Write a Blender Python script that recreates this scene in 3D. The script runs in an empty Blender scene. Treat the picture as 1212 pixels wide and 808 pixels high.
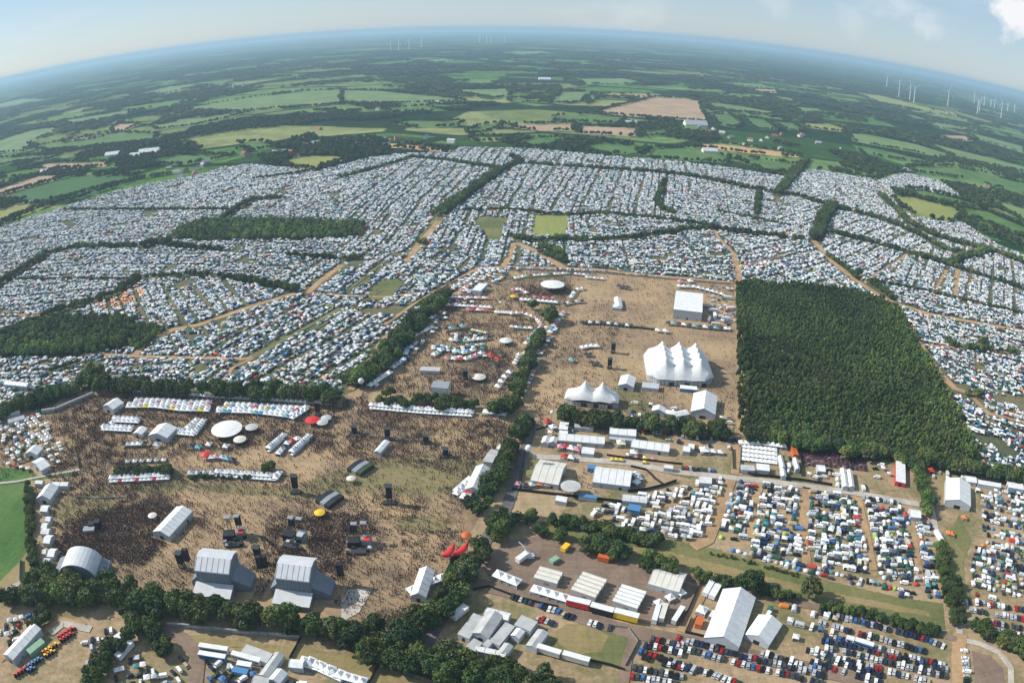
import bpy, bmesh, math, random
import numpy as np
from mathutils import Vector, Matrix
random.seed(7); rng = np.random.default_rng(7)
scene = bpy.context.scene
C = scene.collection
R = math.radians

# ---------------------------------------------------------------- camera, sky, sun, exposure
CAM_H = 270.0
PITCH, ROLL, FPX = R(24.6), R(0.85), 872.0       # fisheye lens looking down over the festival
cam_data = bpy.data.cameras.new('camera')
cam = bpy.data.objects.new('camera', cam_data); C.objects.link(cam); scene.camera = cam
cam_data.type = 'PANO'
try:
    cam_data.cycles.panorama_type = 'FISHEYE_EQUISOLID'
    cc = cam_data.cycles
except Exception:
    cc = cam_data
for holder in (cam_data, getattr(cam_data, 'cycles', None)):
    if holder is None: continue
    for k, v in (('panorama_type', 'FISHEYE_EQUISOLID'), ('fisheye_lens', FPX/1212*36.0), ('fisheye_fov', math.pi)):
        try: setattr(holder, k, v)
        except Exception: pass
cam_data.sensor_width = 36.0; cam_data.sensor_fit = 'HORIZONTAL'
cam_data.clip_start = 0.5; cam_data.clip_end = 300000
cam.location = (0, 0, CAM_H)
cam.rotation_euler = (Matrix.Rotation(math.pi/2 - PITCH, 3, 'X') @ Matrix.Rotation(ROLL, 3, 'Z')).to_euler()

SUN_EL, SUN_AZ = R(37), R(168)       # azimuth of the sun, anticlockwise from +X (picture right): shadows fall to the right
world = bpy.data.worlds.new('World'); scene.world = world; world.use_nodes = True
nt = world.node_tree; nt.nodes.clear()
wo = nt.nodes.new('ShaderNodeOutputWorld'); bg = nt.nodes.new('ShaderNodeBackground')
sky = nt.nodes.new('ShaderNodeTexSky'); sky.sky_type = 'NISHITA'; sky.sun_disc = False
sky.sun_elevation = SUN_EL; sky.sun_rotation = math.pi/2 - SUN_AZ
sky.air_density = 1.0; sky.dust_density = 0.3; sky.ozone_density = 3.0; sky.altitude = 250
tc = nt.nodes.new('ShaderNodeTexCoord')
mp = nt.nodes.new('ShaderNodeMapping'); mp.inputs['Scale'].default_value = (1, 1, 4.5)
mp.inputs['Location'].default_value = (0.35, 0.0, 0.1)
no = nt.nodes.new('ShaderNodeTexNoise'); no.inputs['Scale'].default_value = 2.6; no.inputs['Detail'].default_value = 9; no.inputs['Roughness'].default_value = .58
cr = nt.nodes.new('ShaderNodeValToRGB'); cr.color_ramp.elements[0].position = .54; cr.color_ramp.elements[1].position = .80
mul = nt.nodes.new('ShaderNodeMath'); mul.operation = 'MULTIPLY'; mul.inputs[1].default_value = .65
mix = nt.nodes.new('ShaderNodeMixRGB'); mix.inputs[2].default_value = (6.6, 7.1, 7.6, 1)
nt.links.new(tc.outputs['Generated'], mp.inputs[0]); nt.links.new(mp.outputs[0], no.inputs[0]); nt.links.new(no.outputs[0], cr.inputs[0])
nt.links.new(cr.outputs[0], mul.inputs[0]); nt.links.new(mul.outputs[0], mix.inputs[0]); 
tint_ = nt.nodes.new('ShaderNodeMixRGB'); tint_.inputs[0].default_value = .55; tint_.inputs[2].default_value = (3.8, 5.0, 6.4, 1)      # thin high veil over the blue
nt.links.new(sky.outputs[0], tint_.inputs[1]); nt.links.new(tint_.outputs[0], mix.inputs[1])

def view_dir(px, py):
    x, y = px-606, 404-py; r = math.hypot(x, y); th = 2*math.asin(r/2/FPX); a, b, c = math.sin(th)*x/r, math.sin(th)*y/r, math.cos(th)
    vx, vy = a*math.cos(ROLL)-b*math.sin(ROLL), a*math.sin(ROLL)+b*math.cos(ROLL)
    return (vx, c*math.cos(PITCH)+vy*math.sin(PITCH), vy*math.cos(PITCH)-c*math.sin(PITCH))
# cumulus clouds low over the right horizon, ragged by noise
n3 = nt.nodes.new('ShaderNodeTexNoise'); n3.inputs['Scale'].default_value = 34; n3.inputs['Detail'].default_value = 10; n3.inputs['Roughness'].default_value = .62; nt.links.new(tc.outputs['Generated'], n3.inputs[0])
nrm_ = nt.nodes.new('ShaderNodeVectorMath'); nrm_.operation = 'NORMALIZE'; nt.links.new(tc.outputs['Generated'], nrm_.inputs[0])
last = mix.outputs[0]
for (cx, cy, ang_r, amt) in [(1205, 12, .052, 1.), (1200, -30, .05, .8), (1098, 34, .026, .3), (1010, 22, .035, .18), (915, 4, .03, .2), (760, 12, .05, .12), (1060, -2, .04, .25)]:
    sb_ = nt.nodes.new('ShaderNodeVectorMath'); sb_.operation = 'DISTANCE'; sb_.inputs[1].default_value = view_dir(cx, cy); nt.links.new(nrm_.outputs[0], sb_.inputs[0])
    ma_ = nt.nodes.new('ShaderNodeMath'); ma_.operation = 'MULTIPLY_ADD'; ma_.inputs[1].default_value = -1/ang_r; ma_.inputs[2].default_value = .45; nt.links.new(sb_.outputs['Value'], ma_.inputs[0])
    ad_ = nt.nodes.new('ShaderNodeMath'); ad_.operation = 'MULTIPLY_ADD'; ad_.inputs[1].default_value = 2.0; nt.links.new(n3.outputs[0], ad_.inputs[0]); nt.links.new(ma_.outputs[0], ad_.inputs[2])
    mr_ = nt.nodes.new('ShaderNodeMapRange'); mr_.inputs['From Min'].default_value = .62; mr_.inputs['From Max'].default_value = 1.15; mr_.inputs['To Max'].default_value = amt; nt.links.new(ad_.outputs[0], mr_.inputs[0])
    mm_ = nt.nodes.new('ShaderNodeMixRGB'); mm_.inputs[2].default_value = (7.8, 7.9, 8.1, 1); nt.links.new(mr_.outputs[0], mm_.inputs[0]); nt.links.new(last, mm_.inputs[1]); last = mm_.outputs[0]
nt.links.new(last, bg.inputs[0]); bg.inputs[1].default_value = 0.10
nt.links.new(bg.outputs[0], wo.inputs[0])

sun_d = bpy.data.lights.new('sun', 'SUN'); sun_d.energy = 4.9; sun_d.angle = R(.53); sun_d.color = (1, .95, .87)
sun = bpy.data.objects.new('sun', sun_d); C.objects.link(sun); sun.location = (-300, 100, 500)
sv = Vector((math.cos(SUN_AZ)*math.cos(SUN_EL), math.sin(SUN_AZ)*math.cos(SUN_EL), math.sin(SUN_EL)))
sun.rotation_euler = sv.to_track_quat('Z', 'Y').to_euler()
scene.view_settings.view_transform = 'Standard'; scene.view_settings.look = 'None'
scene.view_settings.exposure = 0.26; scene.view_settings.gamma = 1
scene.cycles.max_bounces = 5; scene.cycles.diffuse_bounces = 2; scene.cycles.volume_bounces = 1
scene.cycles.transparent_max_bounces = 8

HAZE_D = 0.8e-4      # air density per metre

# ---------------------------------------------------------------- picture <-> ground
def ground(px, py, z=0.0):
    """Where the ray through a point of the 1212x808 photograph meets the height z."""
    px = np.asarray(px, float); py = np.asarray(py, float)
    x = px-606; y = 404-py; r = np.hypot(x, y)+1e-9
    th = 2*np.arcsin(np.clip(r/2/FPX, 0, 1)); a, b, c = np.sin(th)*x/r, np.sin(th)*y/r, np.cos(th)
    cr_, sr = math.cos(ROLL), math.sin(ROLL); vx, vy = a*cr_-b*sr, a*sr+b*cr_
    d = np.stack([vx, c*math.cos(PITCH)+vy*math.sin(PITCH), vy*math.cos(PITCH)-c*math.sin(PITCH)], -1)
    t = (z-CAM_H)/np.minimum(d[..., 2], -1e-4)
    return np.stack([d[..., 0]*t, d[..., 1]*t], -1)
def picture(P, z=0.0):
    P = np.asarray(P, float); X, Y = P[..., 0], P[..., 1]; Z = z-CAM_H
    c = Y*math.cos(PITCH)-Z*math.sin(PITCH); vy = Y*math.sin(PITCH)+Z*math.cos(PITCH); vx = X
    cr_, sr = math.cos(ROLL), math.sin(ROLL); a = vx*cr_+vy*sr; b = -vx*sr+vy*cr_
    n = np.sqrt(a*a+b*b+c*c); th = np.arccos(c/n); r = 2*FPX*np.sin(th/2); h = np.hypot(a, b)+1e-9
    return np.stack([606+r*a/h, 404-r*b/h], -1)
def crop(cx, cy, k):
    """Points read in an enlarged crop of the photograph, back in its own pixels."""
    return lambda *pts: [(cx+x/k, cy+y/k) for x, y in pts]
K3, K6, KF = 1209/404, 1209/202, 1108/340
def dens(pts, n=8, closed=True):
    out = []; m = len(pts)
    for i in range(m if closed else m-1):
        a, b = pts[i], pts[(i+1) % m]
        for j in range(n): out.append((a[0]+(b[0]-a[0])*j/n, a[1]+(b[1]-a[1])*j/n))
    if not closed: out.append(pts[-1])
    return out

# ---------------------------------------------------------------- materials
def nodes(name):
    m = bpy.data.materials.new(name); m.use_nodes = True
    t = m.node_tree; p = t.nodes['Principled BSDF']; p.inputs['Specular IOR Level'].default_value = .25
    return m, t, p
def N(t, kind, **kw):
    n = t.nodes.new(kind)
    for k, v in kw.items():
        if k in n.inputs: n.inputs[k].default_value = v
        else: setattr(n, k, v)
    return n
def coords(t):
    g = t.nodes.new('ShaderNodeNewGeometry'); return g.outputs['Position']
def ground_mat(name, stops, scale=.02, fine=.6, rough=.95, patches=(), stops2=(), tracks=.08):
    """Two layers of noise over a colour ramp: worn patches and fine grain."""
    m, t, p = nodes(name); p.inputs['Roughness'].default_value = rough
    a = N(t, 'ShaderNodeTexNoise', Scale=scale, Detail=8.0, Roughness=.62); t.links.new(coords(t), a.inputs['Vector'])
    b = N(t, 'ShaderNodeTexNoise', Scale=fine, Detail=4.0, Roughness=.7); t.links.new(coords(t), b.inputs['Vector'])
    ad = N(t, 'ShaderNodeMath', operation='MULTIPLY_ADD'); ad.inputs[1].default_value = .45
    t.links.new(b.outputs[0], ad.inputs[0]); t.links.new(a.outputs[0], ad.inputs[2])
    sb = N(t, 'ShaderNodeMath', operation='SUBTRACT'); sb.inputs[1].default_value = .225; t.links.new(ad.outputs[0], sb.inputs[0])
    r = N(t, 'ShaderNodeValToRGB'); els = r.color_ramp.elements
    while len(els) < len(stops): els.new(.5)
    for e, (pos, c) in zip(els, stops): e.position = pos; e.color = (*c, 1)
    t.links.new(sb.outputs[0], r.inputs[0]); out = r.outputs[0]
    if patches:                                   # worn or greener patches with soft ragged edges, where the place has them
        r2 = N(t, 'ShaderNodeValToRGB'); els = r2.color_ramp.elements
        while len(els) < len(stops2): els.new(.5)
        for e, (pos, c) in zip(els, stops2): e.position = pos; e.color = (*c, 1)
        t.links.new(sb.outputs[0], r2.inputs[0]); acc = None
        for (cx, cy, rx, ry, an) in patches:
            mp_ = N(t, 'ShaderNodeMapping', vector_type='TEXTURE'); mp_.inputs['Location'].default_value = (cx, cy, 0); mp_.inputs['Rotation'].default_value = (0, 0, an); mp_.inputs['Scale'].default_value = (rx, ry, 1e4)
            t.links.new(coords(t), mp_.inputs[0]); ln_ = N(t, 'ShaderNodeVectorMath', operation='LENGTH'); t.links.new(mp_.outputs[0], ln_.inputs[0])
            ad_ = N(t, 'ShaderNodeMath', operation='MULTIPLY_ADD'); ad_.inputs[1].default_value = 1.3; t.links.new(sb.outputs[0], ad_.inputs[0]); t.links.new(ln_.outputs['Value'], ad_.inputs[2])
            mr_ = N(t, 'ShaderNodeMapRange', interpolation_type='SMOOTHSTEP'); mr_.inputs['From Min'].default_value = 1.9; mr_.inputs['From Max'].default_value = 1.4; t.links.new(ad_.outputs[0], mr_.inputs[0])
            if acc is None: acc = mr_.outputs[0]
            else:
                mx_ = N(t, 'ShaderNodeMath', operation='MAXIMUM'); t.links.new(acc, mx_.inputs[0]); t.links.new(mr_.outputs[0], mx_.inputs[1]); acc = mx_.outputs[0]
        mm_ = N(t, 'ShaderNodeMixRGB'); t.links.new(acc, mm_.inputs[0]); t.links.new(out, mm_.inputs[1]); t.links.new(r2.outputs[0], mm_.inputs[2]); out = mm_.outputs[0]
    if tracks:
        for rot_, sc_ in ((.30, (.05, 1.1, 1)), (-1.0, (.7, .04, 1))):
            mp_ = N(t, 'ShaderNodeMapping'); mp_.inputs['Rotation'].default_value = (0, 0, rot_); mp_.inputs['Scale'].default_value = sc_; t.links.new(coords(t), mp_.inputs[0])
            st = N(t, 'ShaderNodeTexNoise', Scale=.5, Detail=5.0, Roughness=.6, Distortion=.4); t.links.new(mp_.outputs[0], st.inputs['Vector'])
            sr = N(t, 'ShaderNodeMapRange'); sr.inputs['From Min'].default_value = .35; sr.inputs['From Max'].default_value = .65; sr.inputs['To Min'].default_value = 1-tracks; sr.inputs['To Max'].default_value = 1+tracks; t.links.new(st.outputs[0], sr.inputs[0])
            mq = N(t, 'ShaderNodeMixRGB', blend_type='MULTIPLY'); mq.inputs[0].default_value = 1; t.links.new(out, mq.inputs[1]); t.links.new(sr.outputs[0], mq.inputs[2]); out = mq.outputs[0]
    t.links.new(out, p.inputs['Base Color'])
    return m
def patch_at(px, sx, sy, an=0.):
    x, y = ground(*px); return (x, y, sx, sy, an)
def plain(name, col, rough=.6, var=.12, scale=.8, metallic=0.):
    m, t, p = nodes(name); p.inputs['Roughness'].default_value = rough; p.inputs['Metallic'].default_value = metallic
    a = N(t, 'ShaderNodeTexNoise', Scale=scale, Detail=4.0); t.links.new(coords(t), a.inputs['Vector'])
    mr = N(t, 'ShaderNodeMapRange'); mr.inputs['To Min'].default_value = 1-var*1.6; mr.inputs['To Max'].default_value = 1+var*.6
    t.links.new(a.outputs[0], mr.inputs[0])
    mx = N(t, 'ShaderNodeMixRGB', blend_type='MULTIPLY'); mx.inputs[0].default_value = 1; mx.inputs[1].default_value = (*col, 1)
    t.links.new(mr.outputs[0], mx.inputs[2]); t.links.new(mx.outputs[0], p.inputs['Base Color'])
    return m
def tinted(name, rough=.5, var=.15, scale=1.5, sub=0.):
    """Colour from the object's (or the instance's) own 'tint'."""
    m, t, p = nodes(name); p.inputs['Roughness'].default_value = rough
    at = N(t, 'ShaderNodeAttribute', attribute_name='tint', attribute_type='INSTANCER')
    a = N(t, 'ShaderNodeTexNoise', Scale=scale, Detail=3.0); t.links.new(coords(t), a.inputs['Vector'])
    mr = N(t, 'ShaderNodeMapRange'); mr.inputs['To Min'].default_value = 1-var*1.5; mr.inputs['To Max'].default_value = 1+var*.6
    t.links.new(a.outputs[0], mr.inputs[0])
    mx = N(t, 'ShaderNodeMixRGB', blend_type='MULTIPLY'); mx.inputs[0].default_value = 1
    t.links.new(at.outputs['Color'], mx.inputs[1]); t.links.new(mr.outputs[0], mx.inputs[2]); t.links.new(mx.outputs[0], p.inputs['Base Color'])
    return m
M = {}
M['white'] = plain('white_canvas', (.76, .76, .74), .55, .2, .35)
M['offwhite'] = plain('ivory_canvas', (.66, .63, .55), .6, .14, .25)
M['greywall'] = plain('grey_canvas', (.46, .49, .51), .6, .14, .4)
M['grey'] = plain('grey_sheet', (.30, .32, .34), .6, .2, .5)
M['metalroof'] = plain('pale_metal_sheet', (.52, .52, .50), .5, .3, .22)
M['dark'] = plain('black_cloth', (.025, .026, .03), .7, .3, 1)
M['truss'] = plain('dark_truss_metal', (.09, .095, .10), .45, .2, 1, .6)
M['steel'] = plain('steel', (.42, .44, .45), .4, .2, 1, .5)
M['glass'] = plain('car_glass', (.02, .025, .03), .12, .1)
M['tyre'] = plain('tyre_rubber', (.02, .02, .02), .8)
M['red'] = plain('red_canvas', (.60, .04, .04), .5, .15)
M['orange'] = plain('orange_canvas', (.58, .13, .035), .5, .15)
M['yellow'] = plain('yellow_canvas', (.78, .50, .03), .5, .12)
M['blue'] = plain('blue_canvas', (.08, .22, .42), .5, .15)
M['green'] = plain('green_sheet', (.25, .42, .27), .6, .15)
M['olive'] = plain('olive_cloth', (.05, .075, .045), .8, .3)
M['skin'] = plain('skin', (.42, .24, .16), .6, .1)
M['hair'] = plain('hair', (.06, .035, .02), .8, .1)
M['trousers'] = plain('dark_trousers', (.035, .04, .06), .8, .2)
M['wood'] = plain('bark', (.09, .065, .045), .9, .3)
M['redroof'] = plain('red_roof_tiles', (.30, .11, .07), .8, .25)
M['brickwall'] = plain('brick_wall', (.38, .27, .22), .85, .2)
M['stagewall'] = plain('stage_back_cloth', (.20, .23, .26), .6, .2, .4)
M['stageroof'] = plain('stage_roof_sheet', (.58, .59, .60), .5, .15, .3)
M['turbine'] = plain('white_painted_tower', (.80, .80, .80), .4, .05)
M['paint'] = tinted('vehicle_paint', .28, .08)
M['cloth'] = tinted('tent_cloth', .65, .12)
M['shirt'] = tinted('shirt_cloth', .8, .1)
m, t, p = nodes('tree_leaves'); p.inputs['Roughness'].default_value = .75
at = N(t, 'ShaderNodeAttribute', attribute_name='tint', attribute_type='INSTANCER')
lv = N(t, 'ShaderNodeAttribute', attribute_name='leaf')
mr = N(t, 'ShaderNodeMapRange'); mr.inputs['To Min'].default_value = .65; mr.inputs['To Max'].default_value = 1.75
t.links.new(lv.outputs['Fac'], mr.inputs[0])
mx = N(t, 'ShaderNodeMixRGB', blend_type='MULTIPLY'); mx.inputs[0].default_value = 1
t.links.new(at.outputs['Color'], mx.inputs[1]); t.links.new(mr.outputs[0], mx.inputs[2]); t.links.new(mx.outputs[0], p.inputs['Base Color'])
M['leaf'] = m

# ---------------------------------------------------------------- object helpers
def mesh_obj(name, verts, faces, mats, parent=None, mat_ids=None, smooth=False):
    me = bpy.data.meshes.new(name); me.from_pydata([tuple(v) for v in verts], [], [tuple(f) for f in faces])
    for mm in (mats if isinstance(mats, (list, tuple)) else [mats]): me.materials.append(mm)
    if mat_ids is not None: me.polygons.foreach_set('material_index', list(mat_ids))
    if smooth: me.polygons.foreach_set('use_smooth', [True]*len(me.polygons))
    me.update()
    o = bpy.data.objects.new(name, me); C.objects.link(o)
    if parent: o.parent = parent
    return o
def tag(o, label=None, cat=None, group=None, kind=None):
    for k, v in (('label', label), ('category', cat), ('group', group), ('kind', kind)):
        if v: o[k] = v
    return o
def empty(name, loc, rz, label, cat, group=None):
    o = bpy.data.objects.new(name, None); o.empty_display_size = 1; C.objects.link(o)
    o.location = loc; o.rotation_euler = (0, 0, rz); return tag(o, label, cat, group)
class MB:
    """Collects simple solids and links them as ONE mesh object."""
    def __init__(s): s.v = []; s.f = []; s.m = []
    def add(s, v, f, m=0):
        n = len(s.v); s.v += [tuple(p) for p in v]; s.f += [tuple(i+n for i in q) for q in f]; s.m += [m]*len(f); return s
    def box(s, x0, y0, z0, x1, y1, z1, m=0, top=None):
        tx = 0 if top is None else top
        v = [(x0, y0, z0), (x1, y0, z0), (x1, y1, z0), (x0, y1, z0), (x0+tx, y0+tx, z1), (x1-tx, y0+tx, z1), (x1-tx, y1-tx, z1), (x0+tx, y1-tx, z1)]
        return s.add(v, [(0, 3, 2, 1), (4, 5, 6, 7), (0, 1, 5, 4), (1, 2, 6, 5), (2, 3, 7, 6), (3, 0, 4, 7)], m)
    def bar(s, a, b, r=.1, m=0, n=4, r2=None):
        a, b = Vector(a), Vector(b); d = (b-a).normalized(); q = d.to_track_quat('Z', 'Y'); r2 = r if r2 is None else r2
        v = [a+q @ Vector((math.cos(k*2*math.pi/n)*r, math.sin(k*2*math.pi/n)*r, 0)) for k in range(n)]
        v += [b+q @ Vector((math.cos(k*2*math.pi/n)*r2, math.sin(k*2*math.pi/n)*r2, 0)) for k in range(n)]
        f = [(k, (k+1) % n, n+(k+1) % n, n+k) for k in range(n)]+[tuple(range(n))[::-1], tuple(range(n, 2*n))]
        return s.add(v, f, m)
    def prism(s, prof, x0, x1, m=0):
        """Outline in Y-Z pushed along X."""
        n = len(prof); v = [(x0, y, z) for y, z in prof]+[(x1, y, z) for y, z in prof]
        f = [(k, (k+1) % n, n+(k+1) % n, n+k) for k in range(n)]+[tuple(range(n))[::-1], tuple(range(n, 2*n))]
        return s.add(v, f, m)
    def build(s, name, mats, parent=None, smooth=False):
        return mesh_obj(name, s.v, s.f, mats, parent, s.m, smooth)
def copy_thing(o, loc, rz, sc=None, tint=None, label=None, group=None):
    c = o.copy(); C.objects.link(c); c.location = loc; c.rotation_euler = (0, 0, rz)
    if sc is not None: c.scale = sc
    if label: c['label'] = label
    if group: c['group'] = group
    if tint is not None and o.type == 'MESH': c['tint'] = tint
    for ch in KIDS.get(o.name, ()):
        d = ch.copy(); C.objects.link(d); d.parent = c
        if tint is not None and 'tint' in ch: d['tint'] = tint
    return c
KIDS = {}
USED = set()
def place(o, loc, rz, sc=None, tint=None, label=None, group=None):
    """The first time the master itself is put in place, later times a copy."""
    if o.name in USED: return copy_thing(o, loc, rz, sc, tint, label, group)
    USED.add(o.name); o.location = loc; o.rotation_euler = (0, 0, rz)
    if sc is not None: o.scale = sc
    if label: o['label'] = label
    if group: o['group'] = group
    if tint is not None:
        if o.type == 'MESH': o['tint'] = tint
        for ch in KIDS.get(o.name, ()):
            if 'tint' in ch: ch['tint'] = tint
    return o

# geometry nodes: one mass of instances on the vertices of a mesh (only for 'stuff')
def mass(name, label, cat, pts, rots, scls, tints, sources):
    n = len(pts)
    if n == 0: return None
    me = bpy.data.meshes.new(name); me.vertices.add(n); me.vertices.foreach_set('co', np.asarray(pts, 'f').ravel())
    a = me.attributes.new('rot', 'FLOAT', 'POINT'); a.data.foreach_set('value', np.asarray(rots, 'f'))
    a = me.attributes.new('scl', 'FLOAT_VECTOR', 'POINT'); a.data.foreach_set('vector', np.asarray(scls, 'f').ravel())
    a = me.attributes.new('tint', 'FLOAT_VECTOR', 'POINT'); a.data.foreach_set('vector', np.asarray(tints, 'f').ravel())
    o = bpy.data.objects.new(name, me); C.objects.link(o); tag(o, label, cat, kind='stuff')
    g = bpy.data.node_groups.new('scatter_'+name, 'GeometryNodeTree')
    g.interface.new_socket('Geometry', in_out='INPUT', socket_type='NodeSocketGeometry')
    g.interface.new_socket('Geometry', in_out='OUTPUT', socket_type='NodeSocketGeometry')
    gi = g.nodes.new('NodeGroupInput'); go = g.nodes.new('NodeGroupOutput'); jn = g.nodes.new('GeometryNodeJoinGeometry')
    ra = g.nodes.new('GeometryNodeInputNamedAttribute'); ra.data_type = 'FLOAT'; ra.inputs['Name'].default_value = 'rot'
    sa = g.nodes.new('GeometryNodeInputNamedAttribute'); sa.data_type = 'FLOAT_VECTOR'; sa.inputs['Name'].default_value = 'scl'
    cx = g.nodes.new('ShaderNodeCombineXYZ'); g.links.new(ra.outputs[0], cx.inputs['Z'])
    for s in sources:
        oi = g.nodes.new('GeometryNodeObjectInfo'); oi.transform_space = 'ORIGINAL'; oi.inputs['Object'].default_value = s
        oi.inputs['As Instance'].default_value = True
        ip = g.nodes.new('GeometryNodeInstanceOnPoints')
        g.links.new(gi.outputs[0], ip.inputs['Points']); g.links.new(oi.outputs['Geometry'], ip.inputs['Instance'])
        g.links.new(cx.outputs[0], ip.inputs['Rotation']); g.links.new(sa.outputs[0], ip.inputs['Scale'])
        g.links.new(ip.outputs[0], jn.inputs[0])
    g.links.new(jn.outputs[0], go.inputs[0])
    md = o.modifiers.new('scatter', 'NODES'); md.node_group = g
    return o

# ---------------------------------------------------------------- picture-space maps of what stands where (used only to scatter things on the ground)
MW, MH = 1212+400, 808+200; OX, OY = 200, 0
gx, gy = np.meshgrid(np.arange(MW)-OX+.5, np.arange(MH)-OY+.5)
def fill(layer, pts, val=True):
    pts = np.array(pts, float); x0, y0 = pts.min(0); x1, y1 = pts.max(0)
    i0, i1 = int(max(0, y0+OY-1)), int(min(MH, y1+OY+2)); j0, j1 = int(max(0, x0+OX-1)), int(min(MW, x1+OX+2))
    if i1 <= i0 or j1 <= j0: return
    X, Y = gx[i0:i1, j0:j1], gy[i0:i1, j0:j1]; ins = np.zeros(X.shape, bool); n = len(pts)
    for k in range(n):
        (ax, ay), (bx, by) = pts[k], pts[(k+1) % n]
        if ay == by: continue
        ins ^= ((ay > Y) != (by > Y)) & (X < (bx-ax)*(Y-ay)/(by-ay)+ax)
    layer[i0:i1, j0:j1][ins] = val
def stroke(layer, pts, w, val=True):
    for (ax, ay), (bx, by) in zip(pts[:-1], pts[1:]):
        i0, i1 = int(max(0, min(ay, by)-w+OY-1)), int(min(MH, max(ay, by)+w+OY+2)); j0, j1 = int(max(0, min(ax, bx)-w+OX-1)), int(min(MW, max(ax, bx)+w+OX+2))
        if i1 <= i0 or j1 <= j0: continue
        X, Y = gx[i0:i1, j0:j1], gy[i0:i1, j0:j1]; dx, dy = bx-ax, by-ay; L = dx*dx+dy*dy+1e-9
        tt = np.clip(((X-ax)*dx+(Y-ay)*dy)/L, 0, 1); d = np.hypot(X-ax-tt*dx, Y-ay-tt*dy)
        layer[i0:i1, j0:j1][d < w/2] = val
def look(layer, P):
    q = picture(P); j = np.clip((q[:, 0]+OX).astype(int), 0, MW-1); i = np.clip((q[:, 1]+OY).astype(int), 0, MH-1)
    return layer[i, j]
def inframe(P, pad=30):
    q = picture(P); return (q[:, 0] > -pad) & (q[:, 0] < 1212+pad) & (q[:, 1] > 30) & (q[:, 1] < 808+pad)
BLOCK = np.zeros((MH, MW), bool); CAMP = np.zeros((MH, MW), bool); CROWD = np.zeros((MH, MW), np.float32); NEARCAMP = np.zeros((MH, MW), bool)

# ---------------------------------------------------------------- ground sheets
def sheet(name, px, z, mat, n=6, label=None, rag=0.):
    g = ground(*np.array(dens(px, n)).T)
    if rag:
        g = np.vstack([g[i]+(g[(i+1) % len(g)]-g[i])*j/4 for i in range(len(g)) for j in range(4)]); ph = np.arange(len(g)); sl = np.linalg.norm(np.roll(g, -1, 0)-g, axis=1); sl = np.minimum(sl, np.roll(sl, 1))[:, None]; g = g+np.stack([np.sin(ph*.9+g[:, 1]*.3)+np.sin(ph*2.3), np.cos(ph*1.1+g[:, 0]*.3)+np.cos(ph*2.9)], 1)*np.minimum(rag*.5, sl*.12)
    v = [(x, y, z) for x, y in g]; bm = bmesh.new(); vs = [bm.verts.new(q) for q in v]
    f = bm.faces.new(vs); f.normal_update()
    if f.normal.z < 0: f.normal_flip()
    bmesh.ops.triangulate(bm, faces=[f]); me = bpy.data.meshes.new(name); bm.to_mesh(me); bm.free(); me.materials.append(mat)
    o = bpy.data.objects.new(name, me); C.objects.link(o); tag(o, label, kind='structure'); return o
def ribbon(name, px, w, z, mat, n=6, label=None, block=True, bw=None):
    g = ground(*np.array(dens(px, n, False)).T); v = []; f = []
    for i in range(len(g)):
        d = g[min(i+1, len(g)-1)]-g[max(i-1, 0)]; d = d/np.linalg.norm(d); nrm = np.array([-d[1], d[0]])*w/2
        v += [(*(g[i]+nrm), z), (*(g[i]-nrm), z)]
        if i: k = 2*i; f.append((k-2, k-1, k+1, k))
    o = mesh_obj(name, v, f, mat); tag(o, label, kind='structure')
    if block:
        for a, b in zip(px[:-1], px[1:]):
            m_ = ground((a[0]+b[0])/2, (a[1]+b[1])/2); t = math.hypot(m_[0], m_[1], CAM_H); ang = abs(math.atan2(b[1]-a[1], b[0]-a[0]))
            s_ = (abs(math.cos(ang))*CAM_H/t+abs(math.sin(ang)))          # lengthwise foreshortening of the width
            stroke(BLOCK, [a, b], bw or max(1.5, w*FPX/t*s_))
    return o
# ================================================================ THE SETTING
G = {}
G['earth'] = ground_mat('trodden_earth', [(.25, (.11, .12, .05)), (.42, (.20, .17, .08)), (.50, (.29, .21, .12)), (.58, (.38, .27, .165)), (.68, (.29, .235, .12)), (.8, (.17, .165, .075))], .022, .3)
G['arena'] = ground_mat('arena_earth', [(.25, (.15, .11, .075)), (.42, (.25, .175, .105)), (.56, (.36, .25, .14)), (.68, (.42, .29, .155)), (.80, (.27, .21, .115))], .016, .3,
    tracks=.05, patches=[patch_at((490, 565), 48, 22, .1), patch_at((405, 575), 26, 9), patch_at((530, 545), 20, 10), patch_at((100, 603), 28, 20), patch_at((190, 572), 26, 10), patch_at((500, 620), 18, 8), patch_at((640, 330), 30, 12), patch_at((745, 470), 12, 26), patch_at((300, 580), 40, 6)],
    stops2=[(.3, (.13, .12, .055)), (.5, (.21, .175, .08)), (.7, (.30, .22, .12))])
G['camp'] = ground_mat('camp_grass', [(.3, (.05, .06, .028)), (.5, (.10, .105, .05)), (.7, (.19, .15, .08))], .012, .25)
G['straw'] = ground_mat('dry_grass', [(.25, (.15, .14, .05)), (.5, (.26, .20, .09)), (.75, (.34, .25, .13))], .02, .5)
G['verge'] = ground_mat('mown_grass', [(.25, (.07, .10, .03)), (.5, (.15, .15, .055)), (.75, (.25, .20, .09))], .02, .5)
G['lane'] = ground_mat('dirt_lane', [(.3, (.26, .17, .085)), (.6, (.42, .27, .145))], .05, .6)
G['gravel'] = ground_mat('pale_gravel', [(.3, (.34, .30, .25)), (.7, (.52, .47, .40))], .05, .8)
G['asphalt'] = ground_mat('grey_asphalt', [(.3, (.08, .075, .075)), (.7, (.19, .17, .16))], .05, .8)
G['mud'] = ground_mat('brown_gravel_yard', [(.3, (.15, .105, .075)), (.7, (.26, .185, .135))], .04, .6)
G['meadow'] = ground_mat('meadow', [(.3, (.04, .105, .022)), (.5, (.075, .15, .035)), (.7, (.125, .17, .05))], .02, .35)
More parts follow.
